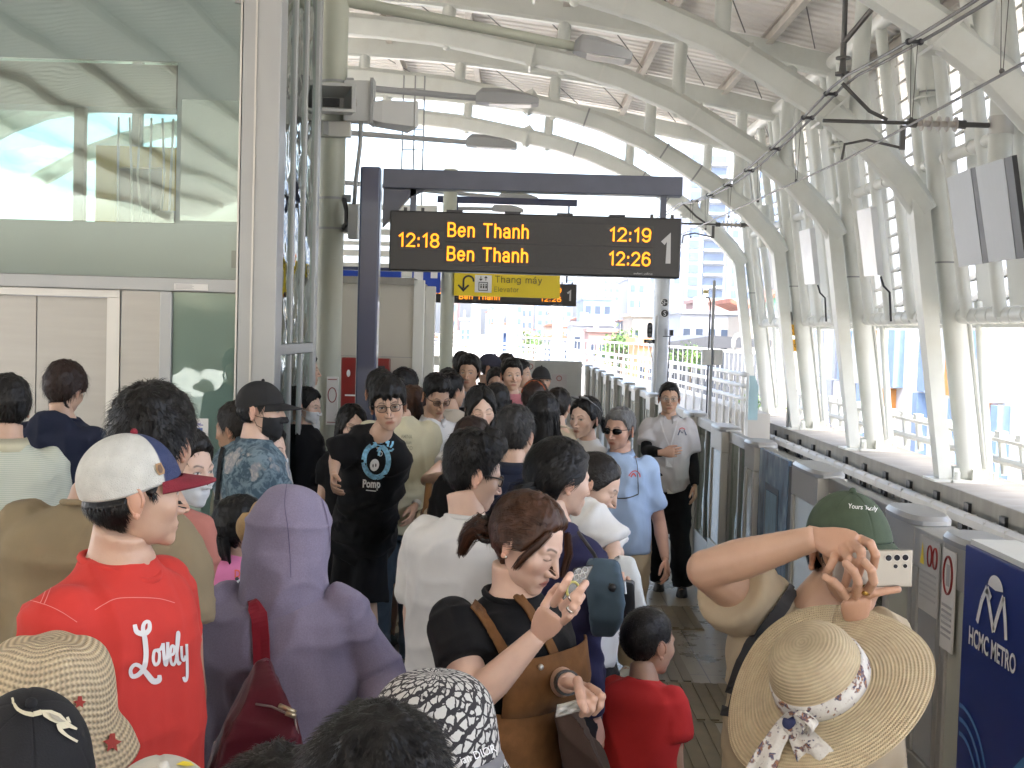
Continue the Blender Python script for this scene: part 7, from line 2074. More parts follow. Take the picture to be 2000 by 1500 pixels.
p('guard', 'station guard in pale grey polo with lanyard, black sleeves and black trousers', (1308, 745), 9.6, -8, -4, 2, tone=T_TAN, hair=('black', dict(style='short', top=.014, side=.008)), shirt=dict(m=c_uni, neck='polo', inf=.018, slen=.72, hem=.93), bottom=dict(m=c_black, inf=.02), shoes='black', group=G, glasses=dict(r=.0012, m=mat('wire_frame', (.3, .28, .26), .3)), arms=dict(R=dict(el=(1262, 880, 9.55), wr=(1292, 884, 9.3), fine=True, hd=(1, -.1, .05), hn=(0, 1, 0), ht=(0, 0, 1)), L=dict(el=(1354, 905, 9.6), wr=(1357, 948, 9.5), fine=True)), feet=dict(R=W(1287, 1150, 9.7)[:2], L=W(1332, 1152, 9.5)[:2]))
p('boy', 'boy with cropped hair in a red shirt peering along the platform', (1268, 1186), 3.9, 150, 128, 4, hs=.93, tone=T_TAN, build=.80, ndrop=-.012, extra=.010, detail='hi', hair=('soft', dict(style='buzz', top=.008, side=.006, strands=4200, slen=.008, lift=.005)), shirt=dict(m=c_boyred, cm=c_navy, inf=.026), bottom=dict(kind='shorts', m=c_jean2), shoes='white', group='children in the crowd')

# ---- the two in front
def wp(*a): return [W(*q) for q in a]
gch = [(wp((1082, 1178, 2.70), (1098, 1150, 2.66), (1108, 1133, 2.66), (1114, 1123, 2.68)), .0090), (wp((1100, 1186, 2.68), (1120, 1166, 2.63), (1134, 1152, 2.63), (1144, 1139, 2.66)), .0092), (wp((1106, 1200, 2.67), (1120, 1186, 2.62), (1130, 1174, 2.62), (1137, 1164, 2.65)), .0088), (wp((1100, 1214, 2.68), (1113, 1203, 2.63), (1122, 1195, 2.63), (1128, 1186, 2.66)), .0078), (wp((1062, 1205, 2.78), (1064, 1184, 2.80), (1078, 1160, 2.82), (1090, 1146, 2.80)), .0105)]
gch2 = [(wp((1150, 1342, 2.72), (1168, 1352, 2.66), (1166, 1374, 2.64), (1158, 1390, 2.66)), .0088), (wp((1156, 1346, 2.68), (1176, 1360, 2.62), (1172, 1378, 2.62), (1160, 1392, 2.64)), .0088), (wp((1140, 1350, 2.66), (1160, 1366, 2.60), (1156, 1384, 2.60), (1148, 1394, 2.62)), .0084), (wp((1132, 1352, 2.66), (1148, 1372, 2.60), (1144, 1388, 2.60), (1136, 1396, 2.62)), .0078), (wp((1128, 1330, 2.70), (1132, 1352, 2.62), (1136, 1372, 2.58), (1142, 1386, 2.58)), .0100)]
GI = p('overalls', 'person with tied brown hair in black T-shirt and brown dungarees looking at a phone', (1032, 960), 3.0, 52, 62, 22, 4, hs=.95, female=True, tone=(.63, .43, .335), build=1.20, detail='hi', extra=.020, hunch=.01, shape=dict(jaw=.98, cheek=1.06, nose=.95, full=1.25), hair=('brown', dict(style='woman', top=.018, side=.014, strands=4200, slen=.06, lift=.004, sweep=0, part=.02, pull=(0, .12, -.03),
    tufts=[([(.0, .085, -.01), (.0, .13, -.02), (.0, .16, -.06), (.01, .165, -.12)], .030, 300), ([(.0, .10, -.02), (.02, .15, -.01), (.03, .185, -.05), (.03, .19, -.10)], .018, 200), ([(-.050, -.066, .066), (-.072, -.058, .030), (-.080, -.040, -.015), (-.076, -.030, -.05)], .010, 120), ([(.058, -.070, .058), (.074, -.088, .01), (.070, -.10, -.05)], .010, 120)])),
  shirt=dict(m=c_black, inf=.016, slen=.58, hem=.9, wr=.004), bottom=dict(m=cloth('dungaree_brown', (.155, .072, .026), weave=260, var=.18, vscale=30), inf=.02), shoes='white', group=G, face=dict(eyes='closed', lip=(.36, .12, .10)), hvox=.0085,
  arms=dict(R=dict(sh=(885, 1215, 2.95), el=(928, 1368, 2.80), wr=(1052, 1240, 2.76), fine=True, hd=W(1085, 1190, 2.70) - W(1052, 1240, 2.76), hn=(.3, 1, .1), ht=(-.6, .2, .8), chains=gch, thumb=None, hsc=.98),
            L=dict(sh=(1058, 1235, 3.15), el=(1082, 1330, 3.0), wr=(1112, 1334, 2.80), fine=True, hd=W(1150, 1346, 2.70) - W(1112, 1334, 2.80), hn=(-.3, .2, -1), ht=(.3, -.8, 0), chains=gch2, thumb=None, hsc=.92)))
rch = [(wp((1680, 1054, 2.60), (1700, 1062, 2.55), (1710, 1084, 2.54), (1706, 1108, 2.56)), .0098), (wp((1664, 1062, 2.58), (1682, 1076, 2.53), (1683, 1100, 2.53), (1676, 1124, 2.55)), .0100), (wp((1648, 1072, 2.58), (1658, 1092, 2.54), (1658, 1118, 2.54), (1650, 1142, 2.56)), .0098), (wp((1634, 1078, 2.60), (1628, 1094, 2.56), (1621, 1108, 2.56), (1613, 1120, 2.58)), .0088), (wp((1612, 1060, 2.66), (1618, 1090, 2.68), (1632, 1112, 2.68), (1648, 1120, 2.66)), .0112)]
lch = [(wp((1672, 1160, 2.58), (1676, 1136, 2.51), (1668, 1116, 2.50), (1652, 1101, 2.51)), .0094), (wp((1694, 1156, 2.58), (1706, 1136, 2.51), (1702, 1114, 2.50), (1688, 1097, 2.51)), .0096), (wp((1650, 1164, 2.58), (1640, 1148, 2.53), (1628, 1136, 2.52), (1611, 1127, 2.53)), .0088), (wp((1690, 1166, 2.60), (1710, 1158, 2.58), (1732, 1154, 2.58), (1754, 1151, 2.58)), .0085)]
CI = p('greencap', 'person in washed green cap lifting a silver phone with both hands, tan polo shirt', (1664, 945), 2.9, 14, 14, 2, hs=1.12, nshift=(-.05, 0), tone=(.50, .315, .22), build=1.1, detail='hi', extra=.030, hair=('black', dict(top=.008, side=.008, cap=(.03, .004))), shirt=dict(m=c_beige, neck='polo', inf=.022, slen=.62, sinf=.02, wr=.007), bottom=dict(m=c_khk), shoes='white', group=G, face=dict(gaze=.001),
  arms=dict(R=dict(sh=(1500, 1195, 3.0), el=(1378, 1112, 2.78), wr=(1596, 1050, 2.64), fine=True, hd=W(1660, 1068, 2.58) - W(1596, 1050, 2.64), hn=(0, 1, -.3), ht=(.8, 0, .6), chains=rch, thumb=None, hsc=.95),
            L=dict(el=(1745, 1390, 2.7), wr=(1672, 1215, 2.64), fine=True, hd=W(1672, 1150, 2.57) - W(1672, 1215, 2.64), hn=(0, 1, .1), ht=(-1, 0, 0), chains=lch, thumb=None, hsc=.86)),
  hat=cap_hat((.055, .080, .048), (.060, .085, .052), att='cap_green_wash', band=.030, brim=.078, droop=.018, name='cap'))

# ---- bottom row: hats and heads right in front of the viewer
p('straw', 'person under a wide straw sun hat tied with a floral scarf', (1612, 1233), 2.5, 165, 160, 10, female=True, tone=T_LIGHT, extra=.03, hair=('black', dict(style='woman', top=.004, side=.006)), shirt=dict(m=c_black), bottom=SH, shoes='black', group=G)
p('bucket', 'person in black and white patterned bucket hat', (852, 1304), 2.1, 172, 172, 8, hs=.98, female=True, tone=T_MID, extra=.03, hair=('black', dict(style='woman', top=.004, side=.01)), shirt=dict(m=c_black), bottom=SH, shoes='black', group=G)
p('bigblack', 'black-haired head rising at the bottom edge in front of the patterned hat', (742, 1378), 1.55, 180, 180, 6, tone=T_MID, extra=.034, hair=('black', dict(top=.034, side=.022, lift=.003, strands=7000, slen=.028)), shirt=dict(m=c_black), bottom=SH, shoes='black', group=G)
p('lowblack', 'low dark head at the bottom edge beneath the maroon bag', (540, 1462), 1.75, 180, 180, 6, tone=T_MID, extra=.03, hair=('black', dict(top=.03, side=.02, strands=4000)), shirt=dict(m=c_black), bottom=SH, shoes='black', group=G)
p('crochet', 'person in a crocheted straw bucket hat with red maple leaf', (98, 1219), 2.1, 170, 170, 6, female=True, tone=T_MID, extra=.035, hair=('black', dict(style='woman', top=.004, side=.01)), shirt=dict(m=c_white), bottom=SH, shoes='black', group=G)
p('kangaroo', 'person in black cap with embroidered kangaroo at the lower left corner', (58, 1330), 1.62, 20, 25, 16, tone=T_MID, extra=.03, hair=('black', dict(top=.008, side=.01, cap=(.03, .004))), shirt=dict(m=c_black), bottom=SH, shoes='black', group=G, hat=cap_hat((.006, .006, .008), (.006, .006, .008), att='cap_black', droop=.02))
p('whitecap', 'person in off-white cap with yellow emblem, just peeking over the bottom edge', (318, 1464), 1.55, 20, 20, 8, tone=T_MID, extra=.03, hair=('black', dict(top=.008, side=.01, cap=(.03, .004))), shirt=dict(m=c_grey), bottom=SH, shoes='black', group=G, hat=cap_hat((.52, .50, .44), (.52, .50, .44), att='cap_white'))
# ================================================================== worn and carried things, prints
P_ = ALLP
# --- straw sun hat
def straw_mat(name, col, rings=190, na=170, dark=.72):
    m = bpy.data.materials.new(name); MATS[name] = m; nt, b = nodes_of(m); N, L = nt.nodes, nt.links
    at = N.new('ShaderNodeAttribute'); at.attribute_name = 'Col'; sp = N.new('ShaderNodeSeparateColor'); L.new(at.outputs['Color'], sp.inputs[0])
    def mth(op, a, v=None):
        n = N.new('ShaderNodeMath'); n.operation = op
        for k, q in enumerate((a, v)):
            if q is None: continue
            if isinstance(q, (int, float)): n.inputs[k].default_value = q
            else: L.new(q, n.inputs[k])
        return n.outputs[0]
    s = mth('SINE', mth('MULTIPLY', sp.outputs[0], rings * 2 * math.pi / 4))
    w = mth('SINE', mth('ADD', mth('MULTIPLY', sp.outputs[1], 2 * math.pi * na), mth('MULTIPLY', s, 1.3)))
    h = mth('ADD', mth('MULTIPLY', s, .65), mth('MULTIPLY', w, .35))
    nz = N.new('ShaderNodeTexNoise'); nz.inputs['Scale'].default_value = 40; tc = N.new('ShaderNodeTexCoord'); L.new(tc.outputs['Object'], nz.inputs[0])
    mr = N.new('ShaderNodeMapRange'); mr.inputs[1].default_value = -1; mr.inputs[2].default_value = .5; L.new(h, mr.inputs[0])
    c1 = node_mix(nt, mr.outputs[0], tuple(c * dark for c in col), tuple(col))
    L.new(node_mix(nt, .25, c1, nz.outputs['Fac'], 'OVERLAY'), b.inputs['Base Color']); b.inputs['Roughness'].default_value = .7
    bp = N.new('ShaderNodeBump'); bp.inputs['Strength'].default_value = .7; bp.inputs['Distance'].default_value = .003; L.new(h, bp.inputs['Height']); L.new(bp.outputs[0], b.inputs['Normal'])
    return m


def hat_mesh(I, prof, name, m, T, off, seg=120, sx=1.0, sy=1.12, wave=None, thick=.004, parent=None):
    """surface of revolution with ring/angle attributes for woven materials; prof (radius, height)"""
    HF, hs = I['HF'], I['hs']; a = np.arange(seg + 1) * 2 * math.pi / seg; V = []; C = []; arc = 0; last = None
    for r, z in prof:
        if last is not None: arc += math.hypot(r - last[0], z - last[1])
        last = (r, z)
        zz = z + (wave(a, r) if wave else 0)
        V.append(np.stack([np.sin(a) * r * sx, -np.cos(a) * r * sy, np.zeros(seg + 1) + zz], 1) @ T.T + np.array(off)); C.append(np.stack([np.full(seg + 1, arc * 4), a / (2 * math.pi), np.zeros(seg + 1)], 1))
    n = len(prof); F = []
    for i in range(n - 1):
        for j in range(seg): F.append((i * (seg + 1) + j, (i + 1) * (seg + 1) + j, (i + 1) * (seg + 1) + j + 1, i * (seg + 1) + j + 1))
    o = mesh_obj(name, HF(np.concatenate(V) * hs), F, m, parent or I['root'], True, np.concatenate(C))
    md = o.modifiers.new('s', 'SOLIDIFY'); md.thickness = thick; md.offset = 0
    return o


def interp_prof(pts, n):
    return [tuple(q) for q in smooth_path(pts, n)]


I = P_['straw']
Ts = rotx(-.74) @ roty(.33)
prof = interp_prof([(.0005, .118), (.03, .117), (.06, .110), (.082, .088), (.093, .05), (.097, .012), (.102, .001), (.125, -.002), (.165, -.006), (.205, -.014), (.222, -.020)], 60)
sm = straw_mat('straw_weave', (.64, .52, .33), 135, 260, .78)
ho = hat_mesh(I, prof, 'sun_hat', sm, Ts, (0, .015, .035), 140, 1.0, 1.08, wave=lambda a, r: np.where(r > .11, (r - .11) * (.16 * np.sin(2 * a + .6) + .08 * np.sin(3 * a)), 0))
bandp = [(.0945, .046), (.0985, .038), (.1005, .022), (.1015, .008)]
hat_mesh(I, bandp, 'scarf_band', c_scarf, Ts, (0, .015, .036), 90, 1.0, 1.08, thick=.003, parent=ho)


def ribbon(I, T, off, pts, w0, w1, name, m, parent, rip=.012, side=(1, 0, 0)):
    P = smooth_path(pts, 22); V = []; F = []; nw = 9
    for i, p in enumerate(P):
        q = i / 21; w = w0 + (w1 - w0) * q
        for j in range(nw):
            u = j / (nw - 1) - .5
            V.append(p + np.array(side) * u * w + np.array([0, 1, 0]) * rip * math.sin(u * 9 + q * 5) * (.3 + q))
        if i:
            for j in range(nw - 1): F.append(((i - 1) * nw + j, (i - 1) * nw + j + 1, i * nw + j + 1, i * nw + j))
    V = np.array(V) @ T.T + np.array(off)
    o = mesh_obj(name, I['HF'](V * I['hs']), F, m, parent, True); md = o.modifiers.new('s', 'SOLIDIFY'); md.thickness = .0015
    return o


yb = .112; bxo = .07
ribbon(I, Ts, (0, .015, .036), [(-.028 + bxo, yb, .03), (-.045 + bxo, yb + .030, .022), (-.075 + bxo, yb + .075, .002), (-.095 + bxo, yb + .11, -.06), (-.10 + bxo, yb + .12, -.12)], .035, .11, 'scarf_tail', c_scarf, ho)
ribbon(I, Ts, (0, .015, .036), [(-.022 + bxo, yb, .03), (-.005 + bxo, yb + .030, .022), (.025 + bxo, yb + .08, .006), (.050 + bxo, yb + .12, -.03), (.06 + bxo, yb + .13, -.12)], .030, .10, 'scarf_tail', c_scarf, ho)
ribbon(I, Ts, (0, .015, .036), [(-.025 + bxo, yb + .005, .035), (-.055 + bxo, yb + .02, .060), (-.075 + bxo, yb + .035, .035), (-.05 + bxo, yb + .03, .015), (-.025 + bxo, yb + .01, .025)], .03, .03, 'scarf_bow', c_scarf, ho)
mb = MB(); mb.ball(I['HF'](((np.array([(-.025 + bxo, yb + .012, .028)])) @ Ts.T + (0, .015, .036)) * I['hs'])[0], .014, 12, 8); mb.build('scarf_knot', cloth('scarf_navy', (.05, .06, .14)), ho, True)

# --- patterned bucket hat
def pattern_mat():
    m = cloth('hat_monogram', (.55, .54, .52)); nt = m.node_tree; N, L = nt.nodes, nt.links; bs = N['Principled BSDF']
    at = N.new('ShaderNodeAttribute'); at.attribute_name = 'Col'; mp = N.new('ShaderNodeMapping'); mp.inputs['Scale'].default_value = (8.5, 26, 1); mp.inputs['Rotation'].default_value = (0, 0, .25); L.new(at.outputs['Color'], mp.inputs[0])
    wn = N.new('ShaderNodeTexNoise'); wn.inputs['Scale'].default_value = 2.3; L.new(mp.outputs[0], wn.inputs[0])
    ad = N.new('ShaderNodeMix'); ad.data_type = 'RGBA'; ad.blend_type = 'LINEAR_LIGHT'; ad.inputs[0].default_value = .22; L.new(mp.outputs[0], ad.inputs[6]); L.new(wn.outputs['Color'], ad.inputs[7])
    w = N.new('ShaderNodeTexVoronoi'); w.inputs['Scale'].default_value = 1.3; w.inputs['Randomness'].default_value = .45; w.feature = 'DISTANCE_TO_EDGE'; L.new(ad.outputs[2], w.inputs['Vector'])
    w2 = N.new('ShaderNodeTexWave'); w2.inputs['Scale'].default_value = .55; w2.inputs['Distortion'].default_value = 3; w2.inputs['Detail Scale'].default_value = 2; w2.bands_direction = 'DIAGONAL'; L.new(mp.outputs[0], w2.inputs[0])
    m1 = N.new('ShaderNodeMapRange'); m1.inputs[1].default_value = .07; m1.inputs[2].default_value = .11; L.new(w.outputs[0], m1.inputs[0])
    m2 = N.new('ShaderNodeMapRange'); m2.inputs[1].default_value = .76; m2.inputs[2].default_value = .84; L.new(w2.outputs['Fac'], m2.inputs[0])
    mm = N.new('ShaderNodeMath'); mm.operation = 'SUBTRACT'; mm.use_clamp = True; L.new(m1.outputs[0], mm.inputs[0]); L.new(m2.outputs[0], mm.inputs[1])
    L.new(node_mix(nt, mm.outputs[0], (.035, .032, .035), (.52, .51, .48)), bs.inputs['Base Color'])
    return m


I = P_['bucket']
pm = pattern_mat()
bh = hat_mesh(I, interp_prof([(.0005, .128), (.03, .127), (.06, .121), (.082, .108), (.100, .085), (.110, .05), (.117, .01), (.121, -.012), (.140, -.045), (.155, -.070)], 44), 'bucket_hat', pm, rotx(-.12), (0, .008, .004), 96, .98, 1.1)
hat_mesh(I, [(.1185, -.004), (.1215, -.012), (.127, -.022)], 'hat_band', mat('hat_band_grey', (.16, .16, .17), .7), rotx(-.12), (0, .008, .0055), 80, .98, 1.1, parent=bh)
dV, dF = px_text('ian DIOR', 898, 1492, 16, 70, -.35); decal('hat_lettering', bh, dV, dF, M_white, bh, .006)
# --- crochet hat
I = P_['crochet']
cm = straw_mat('crochet', (.62, .49, .31), 95, 80, dark=.42)
ch = hat_mesh(I, interp_prof([(.0005, .120), (.03, .121), (.065, .115), (.09, .095), (.104, .06), (.110, .015), (.114, -.02), (.135, -.05), (.150, -.085)], 54), 'crochet_hat', cm, rotx(-.10), (0, .008, .0), 110, 1.0, 1.08, wave=lambda a, r: .006 * np.sin(5 * a) * (r / .12) + np.where(r > .115, .25 * (r - .115) * np.sin(4 * a + 1), 0), thick=.008)
leaf = mat('leaf_red', (.30, .03, .02), .8)
for (x, y, s) in ((150, 1371, 10), (212, 1456, 15)):
    pts = []
    for k in range(11):
        a = -math.pi / 2 + k * 2 * math.pi / 11; r_ = s * (1.25 if k % 2 == 0 else .6); pts.append((x + r_ * math.cos(a + .3), y + r_ * math.sin(a + .3)))
    v, f = px_poly(pts, 3); decal('maple_leaf', ch, v, f, leaf, ch, .009)

# --- hood up
I = P_['hood']; HF, hs = I['HF'], I['hs']
D, F, A = GRID['lo']; r = head_r(D, 'lo', I['shape'])
e = 1 / (np.abs(D[:, 0] / .113) ** 2.4 + np.abs(D[:, 1] / .126) ** 2.4 + np.abs(D[:, 2] / .146) ** 2.4) ** (1 / 2.4)
rr = np.maximum(r + .022, e); faceo = sstep(1.0, .8, np.abs(A)) * sstep(.085, .06, (HO + D * r[:, None])[:, 2]) * sstep(-.13, -.11, (HO + D * r[:, None])[:, 2])
hm = MATS['jacket_lilac']
mb = MB(); V0 = HO + D * (rr * (1 - faceo) + (r - .02) * faceo)[:, None]
mb.add(HF(V0 * hs), F)
Nb, ax, sx, sy = I['Nb'], I['ax'], I['sx'], I['sy']
rings = []
for q, w, dd, oy in ((0, .110, .122, .0), (.35, .114, .124, .0), (.7, .116, .118, -.004), (1.0, .121, .110, -.012), (1.25, .132, .096, -.02)):
    c = HF(np.array([[0, .012, -.03]]) * hs)[0] * (1 - min(1, q)) + (Nb - ax * .03) * min(1, q) - ax * max(0, q - 1) * .22
    a = np.arange(28) * 2 * math.pi / 28
    rings.append(c + np.outer(np.cos(a) * w, sx) + np.outer(np.sin(a) * dd + oy, sy))
mb.loft(rings)
V, F2 = remesh(mb, .007, 5); V = wrinkle(V, F2, .006, 4)
hood = mesh_obj('hood', V, F2, hm, I['root'], True)
mb = MB()      # centre seams
sb = bvh_of(hood)
for x0, pts in ((0, [(560, 946), (556, 985), (562, 1030), (566, 1080), (568, 1128)]), (1, [(628, 975), (640, 1020), (646, 1080), (652, 1132)])):
    v, f = px_stroke(pts, 1.6); decal('seam', hood, v, f, cloth('seam_lilac', (.12, .10, .17)), hood, .001, sb)

# --- masks, badges
mask_on(P_['floral'], c_mask); mask_on(P_['maskkid'], c_maskw); mask_on(P_['coral'], c_maskw); mask_on(P_['farD'], mat('mask_cream', (.5, .46, .36), .8)); mask_on(P_['glassB'], c_maskw)

# --- coral jacket panels
I = P_['coral']; mb = MB()
for sg in (-1, 1):
    pts = [I['Nb'] - I['ax'] * f * I['tlen'] + I['sx'] * sg * x * I['bw'] + I['sy'] * y * I['bw'] for f, x, y in ((.06, .07, .06), (.14, .15, .075), (.3, .17, .10), (.6, .165, .11), (.95, .17, .11))]
    mb.tube(pts, [.05, .075, .07, .065, .06], 12)
V, F2 = remesh(mb, .012, 4); mesh_obj('open_jacket', wrinkle(V, F2, .008, 6), F2, cloth('jacket_coral', (.50, .20, .16)), I['root'], True)

# --- shirt prints
def print_on(key, name, vf, m, lift=.0018, tgt='shirt'):
    return decal(name, P_[key][tgt], vf[0], vf[1], m, P_[key][tgt], lift)


c_print = mat('print_white', (.72, .68, .66), .7, var=.04)
lov = [px_stroke([(262, 1220), (266, 1234), (280, 1238), (290, 1230), (290, 1216), (282, 1216), (278, 1228), (282, 1250), (284, 1280), (280, 1304), (268, 1318), (257, 1320), (254, 1308), (262, 1298), (274, 1302), (286, 1316), (298, 1330), (309, 1328), (310, 1318)], [8, 10, 10, 9, 7, 7, 8, 10, 10, 10, 9, 9, 7, 7, 8, 11, 12, 11, 7]),
       px_stroke([(306, 1270), (300, 1272), (298, 1288), (302, 1298), (309, 1292), (310, 1276), (306, 1270), (312, 1268), (317, 1258)], 6), px_stroke([(317, 1256), (320, 1290), (323, 1298), (326, 1280), (326, 1254)], 6.5),
       px_stroke([(332, 1280), (338, 1276), (339, 1264), (334, 1262), (331, 1276), (333, 1294), (338, 1298), (342, 1290)], 5.5), px_stroke([(342, 1290), (346, 1262), (348, 1238), (345, 1238), (344, 1270), (347, 1296), (351, 1292)], 5.5),
       px_stroke([(353, 1262), (354, 1284), (358, 1290), (361, 1280)], 5), px_stroke([(363, 1258), (364, 1290), (364, 1322), (360, 1330), (357, 1322)], 5.5)]
print_on('redcap', 'lettering', px_join(*lov), c_print)
st = mat('stitch_pink', (.70, .22, .20), .8)
print_on('redcap', 'stitching', px_join(px_stroke([(152, 1060), (130, 1078), (108, 1110), (92, 1150), (80, 1178)], 1.5), px_stroke([(158, 1066), (136, 1084), (114, 1116), (98, 1154), (87, 1180)], 1.5), px_stroke([(184, 1192), (205, 1180), (228, 1170), (270, 1168), (310, 1170), (340, 1178)], 1.6), px_stroke([(30, 1178), (60, 1174), (90, 1182), (120, 1196), (150, 1216)], 1.4)), st, .002)
hatp = P_['redcap']['hat']
decal('badge', hatp, *px_poly([(302, 907), (313, 904), (320, 918), (320, 926), (309, 929), (303, 918)], 2), mat('badge_tan', (.36, .22, .10), .6), hatp, .003)
decal('badge_print', hatp, *px_poly([(306, 910), (312, 908), (316, 918), (315, 924), (310, 925), (306, 918)], 2), mat('badge_brown', (.16, .09, .05), .6), hatp, .0045)
# green cap lettering
gc = P_['greencap']['hat']; dV, dF = px_text('Yours Truly', 1658, 998, 8.5, 50, .10, .006); decal('lettering', gc, dV, dF, M_white, gc, .012)
# kangaroo
kc = P_['kangaroo']['hat']; km = mat('thread_cream', (.62, .56, .40), .7); km2 = mat('thread_shade', (.36, .32, .25), .7)
roo = px_join(px_stroke([(25, 1366), (32, 1384), (45, 1394), (62, 1398), (80, 1394)], [4, 6, 7, 9, 10]), px_poly([(78, 1390), (98, 1390), (116, 1397), (130, 1412), (138, 1418), (148, 1424), (146, 1428), (132, 1424), (120, 1426), (110, 1416), (96, 1410), (84, 1402)], 4), px_stroke([(112, 1416), (116, 1428), (130, 1440), (148, 1450)], [9, 8, 5, 5]), px_poly([(126, 1404), (131, 1402), (136, 1414), (130, 1413)], 2))
decal('embroidery', kc, *roo, km, kc, .003); decal('embroidery_shade', kc, *px_poly([(92, 1396), (112, 1402), (124, 1414), (112, 1414), (98, 1406)], 3), km2, kc, .0045)
wc = P_['whitecap']['hat']; decal('emblem', wc, *px_poly([(342, 1497), (356, 1490), (370, 1492), (378, 1499), (360, 1500)], 3), M_yel, wc, .003)
# black T-shirt print: ring face, flower, lettering (generic round piglet)
cy = mat('print_cyan', (.22, .48, .66), .7, var=.35, vscale=70); wh = mat('print_offwhite', (.72, .72, .70), .7)
def circ(cx, cy_, rx, ry, n=24, rot=0): return [(cx + rx * math.cos(a) * math.cos(rot) - ry * math.sin(a) * math.sin(rot), cy_ + rx * math.cos(a) * math.sin(rot) + ry * math.sin(a) * math.cos(rot)) for a in np.arange(n) * 2 * math.pi / n]
print_on('pomp', 'print_ring', px_join(px_stroke([(735 + 24 * math.cos(a), 900 + 32 * math.sin(a)) for a in np.linspace(0, 2 * math.pi, 26)], 10, 1), px_stroke([(738, 882), (742, 874), (740, 890)], 5)), cy)
print_on('pomp', 'print_snout', px_join(px_poly(circ(731.5, 908, 9, 12, 20, .2), 4), px_stroke([(743 + 4 * math.cos(a), 886 + 4.5 * math.sin(a)) for a in np.linspace(0, 2 * math.pi, 12)], 1.2, 1)), wh)
print_on('pomp', 'print_nostrils', px_join(px_poly(circ(728.5, 909, 1.3, 3.6, 10), 2), px_poly(circ(734, 908, 1.3, 3.6, 10), 2)), M_ink, .005)
print_on('pomp', 'print_flower', px_join(px_stroke([(757, 872), (759, 862), (762, 856)], 4), px_stroke([(762, 874), (766, 868), (767, 862)], 4), px_stroke([(760, 880), (765, 880), (768, 876)], 3.5), px_stroke([(754, 866), (756, 861)], 4)), cy)
dV, dF = px_text('Pomp', 708, 951, 15, 34, .03, .04); print_on('pomp', 'lettering', (dV, dF), wh)
print_on('pomp', 'lettering', px_stroke([(715, 957), (735, 959)], 1.8), wh)
# cream T-shirt words
fp = mat('print_faded', (.30, .29, .22), .8)
for i, (s, w) in enumerate((('AMINA', 22), ('si sun', 18), ('MACO', 22))):
    dV, dF = px_text(s, 783 if i != 1 else 785, 856 + i * 11, 7.5, w, .03, .01); print_on('cream', 'lettering', (dV, dF), fp)
# pink shirt print
print_on('pinkgirl', 'panda_print', px_join(px_poly(circ(474, 1140, 14, 10, 18), 3)), wh)
print_on('pinkgirl', 'panda_marks', px_join(px_poly(circ(468, 1139, 3, 3.4, 10), 2), px_poly(circ(481, 1139, 3, 3.4, 10), 2), px_poly(circ(462, 1131, 4, 3.4, 10), 2), px_poly(circ(487, 1131, 4, 3.4, 10), 2)), M_ink, .005)
for s, x, c in (('D', 457, (.7, .12, .06)), ('T', 474, (.28, .34, .55)), ('E', 487, (.62, .12, .25))):
    dV, dF = px_text(s, x, 1128, 15, 11, 0, .02); print_on('pinkgirl', 'lettering', (dV, dF), mat('letter_' + s, c, .7))
# polo emblem and hanging glasses
em = mat('emblem_red', (.50, .10, .10), .7)
print_on('polo', 'emblem', px_join(px_stroke([(1228, 930), (1234, 922), (1242, 920), (1249, 926), (1250, 932)], 2.2), px_stroke([(1232, 932), (1237, 925), (1242, 931)], 3)), em)
print_on('polo', 'neck_cord', px_stroke([(1232, 876), (1242, 900), (1246, 925)], 1.3), M_ink, .006)
print_on('polo', 'hanging_spectacles', px_join(px_stroke([(1198, 928), (1202, 955), (1206, 973)], 1.6), px_stroke([(1206, 973), (1228, 972), (1246, 965)], 2.2), px_stroke([(1246, 965), (1246, 945), (1244, 925)], 1.5)), M_ink, .006)
# guard lanyard, card, emblem, belt buckle
lan = mat('lanyard', (.55, .55, .56), .6)
print_on('guard', 'lanyard', px_join(px_stroke([(1290, 822), (1298, 848), (1308, 872)], 2.8), px_stroke([(1324, 822), (1316, 850), (1310, 872)], 2.8)), lan, .006)
print_on('guard', 'id_card', px_poly([(1299, 891), (1314, 891), (1314, 913), (1299, 913)], 3), mat('card_white', (.6, .6, .6), .3), .012)
print_on('guard', 'emblem', px_join(px_stroke([(1324, 850), (1328, 840), (1332, 846), (1336, 840), (1340, 850)], 2.4, 1)), M_navy, .003)
print_on('guard', 'emblem_arc', px_stroke([(1326, 839), (1332, 836), (1338, 839)], 2.0), em, .003)
I = P_['guard']
mb = MB(); rg = [I['ring'](f, .024) for f in (.895, .935)]; mb.loft(rg, cap=False); mb.build('belt', mat('belt_black', (.012, .012, .012), .35), I['root'], True)
c = I['ring'](.915, .03)[6]; mb = MB(); mb.obox(c - I['fwd'] * .0 + I['sx'] * -.0, I['sx'] * .022, I['sy'] * .004, I['up'] * .017); mb.build('belt_buckle', M_ssd, I['root'])
def sleeve_on(key, side, m, q0=.35, r0=.047, r1=.034, name='arm_sleeve'):
    I = P_[key]; sh, el, wr, a = I['J'][side]; mb = MB(); s0 = sh * (1 - q0) + el * q0
    k = I['ar']; mb.tube([s0, el], [r0 * k * 1.15, r0 * k], 14); mb.ball(el, r0 * k, 12, 8); mb.tube([el, el * .6 + wr * .4, wr], [r0 * k, r0 * k * 1.02, r1 * k], 14)
    V, F2 = remesh(mb, .009, 2); mesh_obj(name, V, F2, m, I['root'], True)
sleeve_on('guard', 'L', c_black); sleeve_on('guard', 'R', c_black)
